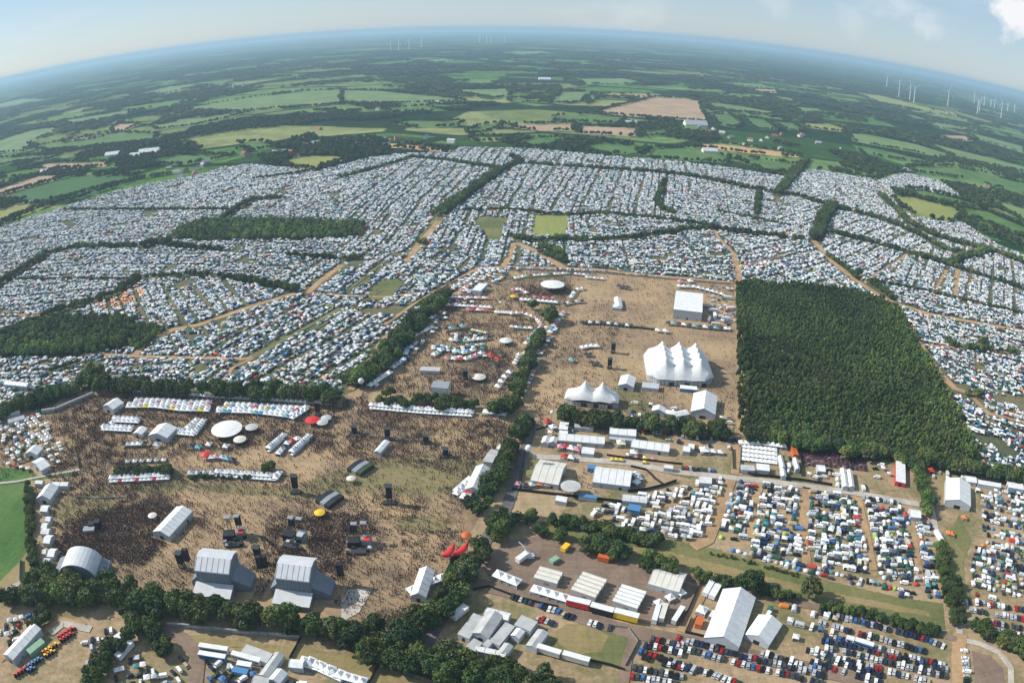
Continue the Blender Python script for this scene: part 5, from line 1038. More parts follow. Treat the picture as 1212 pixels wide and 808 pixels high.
stalls(x6((60, 450), (160, 460)), 'at the foot of the slanting stall pair', 4, 0); stalls(x6((180, 450), (230, 385)), 'in the slanting stalls left of the oval canopy', 5, 0); stalls(x6((125, 430), (180, 380)), 'in the inner slanting stalls left of the oval canopy', 4, 0)
stalls(w6((880, 530), (1030, 525)), 'in the loose group below the stall ring', 5, .9, ('dark', 'grey', 'white', 'white', 'dark')); stalls(w6((1120, 535), (1130, 525)), 'alone below the gabled beer tent', 1, 1.1, ('grey',))
stalls(x6((275, 530), (395, 545)), 'in the pair left of the dark stalls', 2, .9); stalls(x6((150, 545), (200, 550)), 'in the dark pair below the oval canopy', 2, .9, ('dark', 'teal'))
stalls(x6((290, 622), (360, 618), (440, 640)), 'in the fairground row behind the hedge', 5, .9, ('white', 'pink', 'grey', 'teal', 'dark'))
stalls(x6((700, 570), (795, 490)), 'in the left slanting row beside the round clump', 8, 0); stalls(x6((865, 595), (975, 495)), 'in the right slanting row beside the round clump', 9, 0); stalls(x6((770, 590), (830, 520), (900, 490)), 'between the two slanting rows', 6, .85, ('white', 'grey', 'dark', 'white', 'red', 'white'))
stalls(s0((795, 200), (1000, 190), (1190, 180)), 'in the red and white row under the hedge', 14, 0, ('white', 'white', 'red', 'white')); stalls(s0((820, 175), (1180, 155)), 'in the rear of the red and white row', 10, .75, ('red', 'white', 'white', 'red', 'white'))
stalls(s2((335, 158), (560, 175), (740, 188)), 'in the white row below the round clump', 15, 0); stalls(s2((410, 135), (700, 160)), 'in the rear row below the round clump', 9, .8, ('white', 'white', 'red', 'red', 'white')); stalls(s2((750, 180), (770, 150)), 'at the right end of the row below the clump', 2, .9)
stalls(s2((150, 148), (300, 148)), 'in the row of four grey parasols', 4, .9, ('grey',)); stalls(s0((910, 60), (1165, 50)), 'behind the low hedge', 6, .7, ('grey', 'white'))
stalls(m6((820, 290), (905, 215)), 'in the white stalls at the foot of the long gabled tent', 4, 0); stalls(m6((880, 320), (935, 240)), 'in the second line of stalls at the long gabled tent', 3, 0, ('white', 'red', 'white'))
stalls(k6((500, 170), (640, 110)), 'in front of the white tent beside the red canopy', 4, .95); stalls(k6((620, 120), (710, 85)), 'on the right of the white tent beside the red canopy', 3, 1.0)
stalls(y6((950, 690), (1050, 720), (1200, 790)), 'in the white row at the bottom edge', 7, 0); stalls(y6((1000, 670), (1209, 760)), 'in the rear of the white row at the bottom edge', 4, .9)
stalls(k6((-10, 770), (150, 815)), 'at the lower right end of the bottom yard', 4, 1.); stalls(f1((245, 462), (345, 492)), 'in front of the yard at the left end of the trailers', 4, 1.15)
stalls(f1((100, 405), (160, 430)), 'at the lower left corner of the brown yard', 3, 1.2); stalls(t6((700, 345), (1050, 365)), 'in the upper left row of the market field', 13, .9, ('white', 'grey', 'white', 'pink', 'white', 'white'))
stalls(t6((730, 290), (1040, 298)), 'in the pink and white row at the camp road', 12, .85, ('white', 'pink')); stalls(t6((900, 380), (1040, 385)), 'in the red pointed group of the market field', 5, .9, ('pink', 'red', 'white'))
stalls(t6((480, 600), (530, 560), (640, 510)), 'on the left edge of the market field', 7, 1.); stalls(t6((640, 440), (700, 400)), 'in the upper left corner of the market field', 4, .9, ('white', 'pink', 'dark', 'orange')); stalls(t6((370, 790), (440, 740), (470, 650), (540, 650)), 'along the belt of trees of the market field', 10, .9, ('white', 'grey', 'blue', 'white', 'dark'))
stalls(l6((210, 110), (270, 70), (340, 25)), 'at the lower left of the market field', 6, 1.); stalls(t6((780, 595), (850, 605), (950, 595), (1040, 580)), 'in the cream and grey group of the market field', 9, .9, ('white', 'grey', 'dark', 'teal', 'cream', 'grey'))
stalls(t6((660, 700), (740, 650), (860, 690), (960, 660)), 'in the big stall cluster of the market field', 12, .95, ('white', 'teal', 'white', 'blue', 'white', 'dark')); stalls(t6((750, 728), (870, 735), (990, 690)), 'in the lower line of the big stall cluster', 7, .9, ('pink', 'white', 'red', 'white', 'grey'))
stalls(t6((1060, 705), (1130, 690), (1080, 770)), 'in the dark red fairground group', 4, 1., ('red', 'dark')); stalls(t6((930, 520), (1020, 540)), 'in the cream parasols of the market field', 6, .6, ('cream', 'yellow', 'white')); stalls(t6((740, 520), (860, 500)), 'in the dark stalls of the market field', 4, 1., ('dark', 'teal'))
stalls(t6((1100, 400), (1209, 405)), 'in the white ring of the market field', 7, .9); stalls(u6((0, 410), (70, 400), (170, 440), (210, 490)), 'in the pale curved row of the market field', 9, .9, ('white', 'cream', 'pink')); stalls(u6((0, 500), (70, 510), (130, 510)), 'in the inner curve of the market field', 5, .8, ('cream', 'white', 'teal'))
stalls(u6((100, 620), (165, 540), (200, 510)), 'left of the tree row in the market field', 5, .9, ('white', 'teal')); stalls(u6((20, 760), (50, 700), (90, 690)), 'on the lower right of the market field', 5, .8, ('white', 'cream', 'grey')); stalls(l6((1110, 120), (1150, 60), (1190, 20)), 'at the lower right corner of the market field', 4, 1.)
stalls(u6((115, 790), (150, 720), (200, 640), (240, 590)), 'right of the tree row beside the open arena', 10, .85, ('white', 'pink', 'white', 'dark')); stalls(u6((270, 540), (300, 490), (340, 430), (370, 400)), 'on the right flank of the tree row', 8, .95, ('white', 'blue', 'grey', 'pink')); stalls(a6((85, 150), (120, 80), (150, 10)), 'along the lower tree row of the open arena', 6, .75, ('white', 'pink'))
stalls(u6((70, 310), (180, 318), (310, 330)), 'in the counter row below the round white canopy', 9, .95, ('white',)); stalls(u6((160, 290), (290, 295)), 'in the pink rear row below the round white canopy', 5, .7, ('pink', 'red')); stalls(u6((10, 240), (60, 235), (100, 260)), 'left of the round white canopy', 5, .9, ('pink', 'white', 'grey'))
stalls(u6((420, 290), (450, 240), (500, 230)), 'right of the round white canopy', 6, .9, ('white', 'grey', 'white', 'dark')); stalls(u6((370, 340), (440, 325), (495, 320)), 'in the dark bar right of the round white canopy', 5, .9, ('dark', 'grey'))
stalls(u6((0, 160), (100, 140), (250, 130), (400, 120), (540, 135)), 'in the stall row along the top of the arena', 20, .8, ('dark', 'white', 'grey', 'white', 'teal')); stalls(u6((530, 150), (640, 160)), 'at the right end of the top stall row', 5, .8, ('white', 'grey'))
stalls(t6((800, 210), (880, 190), (960, 120), (1120, 100)), 'in the curve of stalls inside the camp road', 12, .9, ('white', 'white', 'grey')); stalls(t6((850, 240), (920, 200)), 'in the inner curve of stalls inside the camp road', 4, .9, ('pink', 'white'))
stalls(u6((500, 470), (640, 475), (840, 495)), 'in the dark bar row across the open arena', 14, .85, ('dark', 'dark', 'white', 'dark', 'grey')); stalls(u6((1030, 530), (1085, 535)), 'in the white pair beside the circus tent masts', 2, 1.); stalls(u6((500, 650), (545, 640), (600, 640)), 'in the white group left of the slim towers', 4, .9)
stalls(u6((420, 740), (430, 742)), 'alone in the open arena', 1, 1., ('teal',)); stalls(u6((520, 700), (550, 700)), 'in the dark pair below the white group', 2, .9, ('dark',)); stalls(u6((560, 760), (600, 765)), 'in the dark pair near the lower slim tower', 2, .9, ('dark',)); stalls(u6((755, 215), (815, 225)), 'in the dark group on the upper arena', 3, 1., ('dark',))
stalls(p6((480, 310), (620, 315), (760, 350), (860, 380)), 'in the white row above the stage hall', 10, 1., ('white', 'white', 'grey')); stalls(p6((490, 270), (580, 265)), 'with the pink tops at the camp fence', 2, 1.2, ('pink', 'white')); stalls(p6((380, 640), (500, 650), (640, 670), (900, 690)), 'in the dark green row below the stage hall', 12, .95, ('dark', 'teal', 'dark', 'white'))
stalls(v6((415, 280), (560, 285), (710, 305)), 'in the row of small tents under the plantation', 9, .95, ('white',)); stalls(d4((345, 310), (380, 310)), 'in the pink group left of the fenced tent', 2, 1., ('pink', 'red')); stalls(d4((420, 320), (460, 330)), 'in the pale pink group of the production field', 2, 1., ('white', 'pink'))
stalls(d4((250, 130), (290, 170)), 'in the red and white checked kiosk at the crossing', 2, 1., ('red', 'white')); stalls(d4((370, 375), (420, 385)), 'red canopies above the ivory marquee', 2, .9, ('red', 'white')); stalls(d4((40, 570), (90, 580), (180, 570), (250, 575)), 'in the small huts left of the ivory marquee', 5, .8, ('pink', 'dark', 'grey', 'orange'))
stalls(d4((710, 390), (775, 395)), 'with the yellow tops in the production field', 3, .55, ('yellow',)); stalls(d4((940, 410), (945, 380)), 'yellow pair beside the gravel road', 2, .55, ('yellow',)); stalls(d4((770, 285), (775, 285)), 'tan dome beside the long production tent', 1, 1.2, ('cream',)); stalls(d4((860, 350), (890, 352)), 'small white peak below the long production tent', 1, 1.)
stalls(d4((820, 355), (895, 375), (1000, 385)), 'in the line of small tents on the fence', 4, .5, ('white', 'pink')); stalls(d4((875, 500), (905, 545), (880, 560)), 'right of the ribbed marquee', 3, .9, ('white', 'grey')); stalls(v6((150, 335), (155, 335)), 'alone in the yard above the gravel road', 1, 1.3); stalls(v6((215, 340), (265, 345)), 'in the pair above the gravel road', 2, .8); stalls(v6((90, 310), (105, 312)), 'orange kiosk in the production field', 1, .8, ('orange',))
stalls(f1((715, 510), (800, 470)), 'behind the vans at the end of the trailer row', 3, .9); stalls(f1((880, 540), (930, 560)), 'left of the huge white hall', 2, 1.1, ('white', 'grey')); stalls(n6((780, 460), (790, 462)), 'orange one on the dirt place right of the country road', 1, .8, ('orange',)); stalls(n6((670, 570), (690, 575)), 'orange pair on the grass corner', 2, .8, ('orange',)); stalls(n6((545, 130), (550, 130)), 'red kiosk above the big white hall', 1, 1., ('red',))
# grid of white canopies above the gravel road
g0 = [v6((432, 385))[0], v6((645, 410))[0], v6((645, 320))[0]]; A, B, D_ = (ground(*q) for q in g0)
for r_ in range(4):
    for c_ in range(8):
        P = A+(B-A)*c_/7+(D_-B)*r_/3; STALLS.append(((P[0], P[1], .2), math.atan2(*(B-A)[::-1]), (.92, .92, .45), prep['white'], f'white flat canopy, {ORD[c_]} in the {["lowest", "second", "third", "top"][r_]} line of the canopy grid', 'grid of white canopies above the gravel road'))
footprint_block(*((A+B+D_+A)/4 if False else (A+D_)/2), math.atan2(*(B-A)[::-1]), np.linalg.norm(B-A)+5, np.linalg.norm(D_-B)+5)
# beer garden parasols on the left
for k, (q1, q2, n) in enumerate([((15, 420), (80, 425), 2), ((50, 405), (60, 405), 1), ((125, 380), (160, 415), 3), ((190, 355), (230, 395), 3), ((240, 342), (270, 378), 3), ((215, 450), (240, 465), 2), ((275, 455), (310, 490), 3), ((320, 435), (350, 475), 3), ((200, 500), (215, 515), 2), ((130, 525), (155, 545), 2), ((95, 560), (130, 580), 2), ((0, 370), (5, 400), 2)]):
    stalls(w6(q1, q2), f'in cluster {["A", "B"][0] if False else ORD[k]} of the beer garden', n, .8, ('white',), noun='parasol')

STALLS.sort(key=lambda q: q[0][0]**2+q[0][1]**2)
for q in STALLS[:300]: place(PAG, *q)
q = STALLS[300:]; mass('market_stalls', 'white and coloured pointed stalls of the far market fields', 'stall', [s_[0] for s_ in q], [s_[1] for s_ in q], [s_[2] for s_ in q], [s_[3] for s_ in q], [PAG, KIDS[PAG.name][0]])
# trailers, lorries, buses, containers
def trailer(pa, pb, w, h, mt, label, name='trailer', z0=1.0, top='white', cat='trailer'):
    A, B = Vector(ground(*pa)), Vector(ground(*pb)); d = B-A; e = empty(name, (*((A+B)/2), .2), math.atan2(d.y, d.x), label, cat); L = d.length
    b = MB(); b.box(-L/2, -w/2, z0, L/2, w/2, h-.2); b.build('body', M[mt], e); b = MB(); b.box(-L/2-.1, -w/2-.1, h-.2, L/2+.1, w/2+.1, h); b.build('roof', M[top], e)
    b = MB(); [b.bar((x, y-.2, .5), (x, y+.2, .5), .5, 0, 8) for x in (-L*.35, -L*.26, L*.3) for y in (-w/2+.3, w/2-.3)]; b.box(-L*.45, -.5, .5, L*.45, .5, z0); b.build('chassis', M['tyre'], e)['kind'] = 'stuff'
    if cat == 'bus': b = MB(); b.box(-L/2+.6, -w/2-.03, 1.7, L/2-.6, w/2+.03, 2.5); b.build('windows', M['glass'], e)
    footprint_block(e.location.x, e.location.y, e.rotation_euler.z, L, w); return e
trailer(f1((362, 505))[0], f1((448, 525))[0], 3.6, 5, 'red', 'red show trailer in the row beside the paddock'); trailer(f1((452, 530))[0], f1((538, 553))[0], 3.6, 5, 'dark', 'black show trailer between the red and the yellow one'); e = trailer(f1((543, 552))[0], f1((634, 575))[0], 3.6, 5, 'yellow', 'yellow show trailer in the row beside the paddock')
trailer(f1((247, 685))[0], f1((335, 712))[0], 3, 4.4, 'metalroof', 'white slatted box trailer at the left below the paddock'); trailer(f1((345, 712))[0], f1((446, 740))[0], 3, 4.4, 'metalroof', 'white slatted box trailer under the paddock fence')
trailer(k6((790, 370))[0], k6((885, 290))[0], 4, 3.6, 'white', 'long white tank trailer on the asphalt road'); trailer(z6((765, 590))[0], z6((895, 500))[0], 6, 4.2, 'metalroof', 'wide white trailer in the bushes'); trailer(z6((845, 655))[0], z6((945, 545))[0], 3.4, 4.2, 'white', 'narrow white trailer next to the wide one')
pass
trailer(crop(1010, 673, K6)((0, 530))[0], crop(1010, 673, K6)((128, 570))[0], 2.8, 3.8, 'blue', 'long white and blue bus in the car park', 'bus', .5, cat='bus'); trailer(crop(1010, 673, K6)((-60, 508))[0], crop(1010, 673, K6)((-5, 526))[0], 2.8, 3.2, 'white', 'white bus ahead of the blue bus in the car park', 'bus', .5, cat='bus')
trailer(f1((695, 585))[0], f1((712, 525))[0], 2.6, 3.8, 'white', 'white coach beside the cream coach', 'coach', .5, cat='bus'); trailer(f1((722, 578))[0], f1((740, 520))[0], 2.6, 3.8, 'offwhite', 'cream coach at the end of the trailer row', 'coach', .5, 'offwhite', cat='bus'); trailer(f1((770, 585))[0], f1((805, 530))[0], 2.6, 3.6, 'metalroof', 'silver and violet coach at the yard corner', 'coach', .5, cat='bus')
trailer(f1((890, 480))[0], f1((918, 432))[0], 3, 3.8, 'white', 'white box lorry left of the huge hall', 'lorry', cat='lorry'); trailer(f1((915, 490))[0], f1((945, 440))[0], 3.6, 3.6, 'white', 'white wide lorry beside the huge hall', 'lorry', cat='lorry'); trailer(f1((865, 600))[0], f1((875, 570))[0], 3.4, 3.4, 'orange', 'orange box in the fenced corner left of the huge hall', 'container', .1, 'orange', cat='container')
trailer(y6((215, 570))[0], y6((415, 600))[0], 2.8, 3.8, 'offwhite', 'upper white coach with dark windows in the bottom yard', 'coach', .5, cat='bus'); trailer(y6((212, 625))[0], y6((400, 655))[0], 2.8, 3.8, 'blue', 'lower white and blue coach in the bottom yard', 'coach', .5, cat='bus'); trailer(y6((445, 625))[0], y6((645, 680))[0], 2.8, 3.8, 'white', 'white coach with pink stripes in the bottom yard', 'coach', .5, cat='bus')
trailer(y6((450, 735))[0], y6((555, 755))[0], 3.4, 3, 'blue', 'bright blue lorry in the bottom yard', 'lorry', .5, 'blue', cat='lorry'); trailer(y6((480, 690))[0], y6((580, 705))[0], 3, 3, 'white', 'white van above the blue lorry', 'van', .5, cat='van'); trailer(f1((482, 330))[0], f1((525, 340))[0], 4, 3.4, 'orange', 'orange lorry at the upper edge of the brown yard', 'lorry', .5, 'orange', cat='lorry')
trailer(f1((345, 305))[0], f1((365, 285))[0], 3, 3, 'yellow', 'yellow machine at the upper left of the brown yard', 'lorry', .5, 'yellow', cat='lorry'); trailer(f1((300, 350))[0], f1((325, 335))[0], 3, 2.6, 'green', 'light green vehicle on the brown yard', 'lorry', .5, 'green', cat='lorry'); trailer(f1((170, 350))[0], f1((210, 320))[0], 3, 3.8, 'white', 'white lorry under the white crane', 'lorry', cat='lorry')
trailer(d4((820+0, 745))[0], d4((905, 760))[0], 6, 3.4, 'blue', 'blue and white block tent among the campers', 'block_tent', .1, 'blue', cat='tent'); trailer(n6((575, 560))[0], n6((630, 650))[0], 2.8, 3.4, 'white', 'white lorry on the country road', 'lorry', cat='lorry')
# folded white crane arm
A, B = ground(*f1((175, 280))[0], 6), ground(*f1((215, 305))[0], 4); e = empty('crane', (B[0], B[1], .2), 0, 'white crane with a bent arm at the corner of the brown yard', 'crane'); d = A-B
b = MB(); b.box(-3, -1.3, .4, 3, 1.3, 2.4); b.build('carrier', M['white'], e); b = MB(); b.bar((0, 0, 2.4), (d[0]*.5, d[1]*.5, 7), .5, 0, 6, .4); b.bar((d[0]*.5, d[1]*.5, 7), (d[0], d[1], 9), .4, 0, 6, .25); b.build('arm', M['white'], e)
# red boat-shaped canopies and the orange tent
def boat(p_, q_, w, mt, label):
    A, B = Vector(ground(*p_)), Vector(ground(*q_)); d = B-A; L = d.length; e = empty('boat_shaped_canopy', (*((A+B)/2), .2), math.atan2(d.y, d.x), label, 'canopy'); v = []; n = 14
    for k in range(n+1):
        s = k/n; x = (s-.5)*L; h_ = w/2*math.sin(math.pi*min(1, max(0, s*.92+.06)))**.6; z = 2.6+2.2*abs(s-.5)**2*4; v += [(x, -h_, z), (x, -h_*.5, z+.9), (x, 0, z+1.3), (x, h_*.5, z+.9), (x, h_, z)]
    mesh_obj('canopy', v, [(k*5+j, k*5+j+1, k*5+j+6, k*5+j+5) for k in range(n) for j in range(4)], M[mt], e, smooth=True); b = MB(); [b.bar((x, y, 0), (x, y, 3), .15) for x in (-L*.3, 0, L*.3) for y in (-w*.3, w*.3)]; b.build('posts', M['red'], e)['kind'] = 'stuff'
boat(m6((790, 755))[0], m6((900, 665))[0], 5, 'red', 'long bright red boat-shaped canopy'); boat(m6((715, 770))[0], m6((800, 680))[0], 5, 'red', 'shorter red canopy beside the long boat-shaped one')
canopy(m6((885, 572))[0], 3, 3.0, 1.2, 'orange', 'orange canopy above the red boat-shaped one', 5)
# balloons on masts
for p_, lb, h_ in [(l6((140, 66))[0], 'beside the belt of trees', 14), (t6((1130, 318))[0], 'above the market field', 13), (d4((118, 302))[0], 'beside the asphalt road', 16), (d4((284, 48))[0], 'over the tree row corner', 13)]:
    x, y = ground(*p_, h_); e = empty('light_balloon', (x, y, .2), 0, 'white light balloon on a thin mast '+lb, 'balloon'); s_ = 2.3 if h_ > 13 else 1.4; bm = bmesh.new(); bmesh.ops.create_uvsphere(bm, u_segments=14, v_segments=10, radius=s_); bmesh.ops.translate(bm, verts=bm.verts, vec=(0, 0, h_)); me = bpy.data.meshes.new('balloon'); bm.to_mesh(me); bm.free(); me.materials.append(M['white']); o = bpy.data.objects.new('balloon', me); C.objects.link(o); o.parent = e
    b = MB(); b.bar((0, 0, 0), (0, 0, h_-s_*.9), .12, 0, 5); b.build('mast', M['truss'], e)
# fences and barriers
def fence(px, h, mt, label, name='fence', every=4., th=.12):
    g = ground(*np.array(dens(px, 3, False)).T); e = empty(name, (g[0][0], g[0][1], .15), 0, label, 'fence'); o_ = g[0]; b = MB(); p_ = MB()
    for A, B in zip(g[:-1], g[1:]):
        A, B = A-o_, B-o_; d = B-A; L = np.linalg.norm(d); n_ = np.array([-d[1], d[0]])/L*th/2; k = max(1, int(L/every))
        for j in range(k):
            a, c = A+d*(j+.02)/k, A+d*(j+.98)/k; b.add([(*(a-n_), .05), (*(c-n_), .05), (*(c+n_), .05), (*(a+n_), .05), (*(a-n_), h), (*(c-n_), h), (*(c+n_), h), (*(a+n_), h)], [(4, 5, 6, 7), (0, 1, 5, 4), (1, 2, 6, 5), (2, 3, 7, 6), (3, 0, 4, 7)]); p_.box(A[0]+d[0]*j/k-.08, A[1]+d[1]*j/k-.08, 0, A[0]+d[0]*j/k+.08, A[1]+d[1]*j/k+.08, h+.1)
    b.build('panels', M[mt], e)['kind'] = 'stuff'; p_.build('posts', M['truss'], e)['kind'] = 'stuff'
fence(y6((-20, 408), (80, 412), (300, 436), (500, 460), (700, 476), (850, 486), (920, 497)), 2.6, 'steel', 'long pale silver screen below the stage trees', 'screen_fence', 4, 1.0)
fence(y6((920, 500), (890, 560), (845, 640)), 2.2, 'dark', 'dark cross fence at the end of the silver screen'); fence(k6((280, 670), (240, 730), (200, 812)), 2.2, 'dark', 'dark cross fence on the lower grass bank'); fence(k6((30, 575), (270, 660), (560, 760), (680, 800), (760, 815)), 2.0, 'dark', 'dark fence along the lower grass bank')
fence(f1((0, 452), (60, 440), (160, 478), (260, 505), (330, 520)), 2, 'dark', 'dark fence between the asphalt road and the paddock'); fence(h6((700, 410), (820, 425), (890, 520), (800, 690)), 1.6, 'steel', 'thin fence round the grass paddock'); fence(h6((550, 655), (700, 690), (800, 725)), 2.2, 'dark', 'dark fence at the bottom of the grass paddock')
fence(v6((410, 470), (500, 500), (640, 510), (700, 520), (850, 535), (1060, 570)), 2.2, 'dark', 'dark fence along the upper side of the gravel road'); fence(v6((400, 480), (408, 380), (412, 300)), 2.2, 'dark', 'dark fence left of the canopy grid'); fence(v6((690, 500), (690, 350)), 2.4, 'dark', 'dark fence beside the U-shaped court'); fence(v6((840, 500), (835, 320)), 2.4, 'dark', 'tall dark fence right of the U-shaped court')
fence(v6((955, 540), (952, 430)), 2.4, 'dark', 'short dark fence in the yards'); fence(d4((0, 600), (300, 635), (480, 655), (800, 690)), 2.2, 'dark', 'dark fence below the marquee courtyard'); fence(d4((820, 615), (960, 600), (1080, 570), (1165, 540)), 2.4, 'dark', 'dark fence at the upper edge of the camper field')
fence(d4((670, 355), (840, 380), (1209, 420)), 1.6, 'dark', 'low dark fence across the production field'); fence(d4((840, 435), (950, 460), (1010, 520), (1080, 570)), 1.8, 'dark', 'curved dark fence inside the gravel road'); fence(g6((15, 455), (150, 485)), 2, 'dark', 'dark corner fence beside the orange box'); fence(g6((15, 455), (60, 350)), 2, 'dark', 'short fence left of the orange box')
fence(f1((800, 590), (880, 415)), 2.2, 'dark', 'dark fence at the right end of the brown yard'); fence(d4((0, 205), (60, 560)) if False else d4((95, 330), (60, 560)), 2, 'dark', 'dark fence beside the asphalt road'); fence(v6((355, 450), (350, 310)), 2.2, 'dark', 'dark fence at the dirt road crossing')
fence(l6((50, 455), (180, 462), (280, 468)), 1.2, 'offwhite', 'left part of the white barrier line', 'barrier'); fence(l6((375, 470), (450, 482), (530, 490)), 1.2, 'offwhite', 'right part of the white barrier line', 'barrier'); fence(s0((540, 305), (700, 310), (880, 305)), 1.1, 'offwhite', 'thin white barrier in the upper crowd', 'barrier'); fence(u6((830, 695), (930, 715)), 1.1, 'offwhite', 'white rope line left of the circus tent', 'barrier')
fence(u6((480, 465), (640, 475), (860, 500), (1040, 520)), 2.4, 'truss', 'truss fence across the open arena'); fence([(456, 388), (500, 356), (540, 333), (565, 322), (620, 320), (700, 323), (790, 331), (866, 337)], 2, 'steel', 'pale fence between the arenas and the camp road')
fence(w6((300, 295), (400, 280), (480, 245), (670, 165)), 3.4, 'steel', 'silver ramp fence at the upper left of the arena', 'ramp_fence', 4, 2.5); fence(s0((540, 0), (560, 60), (560, 100)), 2.4, 'steel', 'short silver fence beside the beer garden'); fence(z6((150, -60), (148, 95)), 3, 'steel', 'silver wall at the corner of the pasture')
x, y = ground(*w6((228, 230))[0]); e = empty('radio_mast', (x, y, .2), 0, 'thin tall mast rising from the beer garden', 'mast'); b = MB(); b.bar((0, 0, 0), (0, 0, 34), .35, 0, 4, .15); b.build('pole', M['truss'], e)
# paved corner beside the right stage
sheet('paved_corner', [(412, 698), (432, 697), (440, 700), (425, 725), (412, 732), (404, 740), (404, 712)], .40, G['gravel']); sheet('paved_strip', k6((560, 280), (625, 205), (648, 215), (640, 280), (560, 330)), .41, G['gravel'])
# tractors in the yard at the lower left
def tractor(x, y, rz, mt, label):
    e = empty('tractor', (x, y, .1), rz, label, 'tractor', 'tractors in the yard'); b = MB(); b.box(.1, -.45, .7, 2.1, .45, 1.5, top=.06); b.box(-1.0, -.6, .6, .1, .6, 1.2); b.build('body', M[mt], e); b = MB(); b.box(-1.1, -.7, 1.2, .2, .7, 2.5, top=.1); b.build('cab', M['glass'], e); b = MB(); b.box(-1.2, -.78, 2.5, .3, .78, 2.65); b.build('cab_roof', M[mt], e)
    for wx, wy, r_ in ((-.7, -.95, .85), (-.7, .95, .85), (1.6, -.75, .5), (1.6, .75, .5)): b = MB(); b.bar((wx, wy-.22, r_), (wx, wy+.22, r_), r_, 0, 12); b.build('wheel', M['tyre'], e)
for c_, (q0, nx_, mt) in enumerate([((430, 490), 9, 'red'), ((320, 600), 8, 'yellow'), ((200, 705), 7, 'blue'), ((120, 760), 5, 'red')]):
    for k in range(nx_):
        p_ = z6((q0[0]+(k % 5)*22+(k//5)*14, q0[1]-(k % 5)*14+(k//5)*24))[0]; x, y = ground(*p_); tractor(x, y, .9+random.uniform(-.1, .1), mt if not (mt == 'yellow' and k % 3 == 0) else 'orange', f'{"orange" if mt == "yellow" and k % 3 == 0 else mt} tractor, {ORD[k]} of the {["upper red", "yellow", "blue", "lower red"][c_]} group in the yard')
# houses, barns, silos
def house(x, y, rz, l, w, h, roof, wall, label, name='house', grp=None):
    e = empty(name, (x, y, 0), rz, label, name.replace('_', ' '), grp); b = MB(); b.prism([(-w/2, 0), (-w/2, h), (0, h+w*.38), (w/2, h), (w/2, 0)], -l/2, l/2); b.build('wall', M[wall], e); b = MB()
    for s_ in (-1, 1): b.add([(-l/2-.4, s_*(w/2+.4), h-.2), (l/2+.4, s_*(w/2+.4), h-.2), (l/2+.4, 0, h+w*.40), (-l/2-.4, 0, h+w*.40)], [(0, 1, 2, 3)])
    b.build('roof', M[roof], e)
def village(cq, pts, where):
    for k, (px, py) in enumerate(pts):
        p_ = cq((px, py))[0]; x, y = ground(*p_); house(x, y, random.uniform(0, 3), random.uniform(13, 20), random.uniform(9, 12), random.uniform(4, 6), random.choice(['redroof', 'redroof', 'grey', 'metalroof']), random.choice(['brickwall', 'white', 'brickwall']), 'farmhouse with a pitched roof '+where, 'house', 'houses '+where)
village(c00, [(600, 600), (625, 615), (640, 630), (700, 600), (720, 590), (690, 620), (865, 548), (880, 555), (975, 545), (1010, 540), (1030, 545), (1050, 558), (1080, 520), (1110, 515), (1130, 460), (1120, 510), (730, 580), (660, 610)], 'in the village left above the camps')
village(c10, [(95, 500), (110, 505), (150, 495), (175, 505), (200, 495), (160, 520), (240, 500), (280, 525), (300, 490), (50, 515), (340, 365), (360, 370), (130, 390), (390, 505), (1080, 575), (750, 370)], 'in the village above the middle of the camps')
village(c20, [(60, 455), (90, 470), (110, 460), (140, 475), (300, 490), (325, 485), (345, 530), (415, 485), (425, 480), (560, 535), (480, 510), (220, 520), (240, 500), (170, 490), (790, 608), (800, 612), (1070, 660), (1085, 665), (820, 505), (350, 480), (280, 500)], 'in the village right above the camps')
for cq, q, l, w, lb in [(c00, (530, 545), 60, 26, 'large white barn above the left camps'), (c00, (480, 555), 30, 16, 'small white barn left of the large one'), (c00, (400, 552), 45, 18, 'pale green-roofed barn on the left'), (c00, (155, 612), 20, 10, 'tiny white barn on the far left field'), (c10, (1025, 440), 34, 14, 'white barn right of the stubble field'), (c20, (45, 445), 70, 30, 'grey greenhouse below the big stubble field'), (c20, (95, 540), 36, 16, 'long pale barn above the camps on the right'), (c10, (720, 284), 60, 25, 'white barns far out in the middle'), (c20, (520, 48+0), 1, 1, 'x')][:8]:
    x, y = ground(*cq(q)[0]); house(x, y, .1, l, w, 5, 'white' if 'grey' not in lb else 'metalroof', 'white', lb, 'barn')
for q, lb in [((828, 312), 'left'), ((860, 308), 'right')]:
    x, y = ground(*c00(q)[0]); t_ = math.hypot(x, y, CAM_H); h_ = 5.0/FPX*t_; e = empty('silo_tower', (x, y, 0), 0, f'{lb} one of two white silo towers among the far woods', 'tower'); b = MB(); b.bar((0, 0, 0), (0, 0, h_), h_*.28, 0, 12); b.build('shaft', M['white'], e)
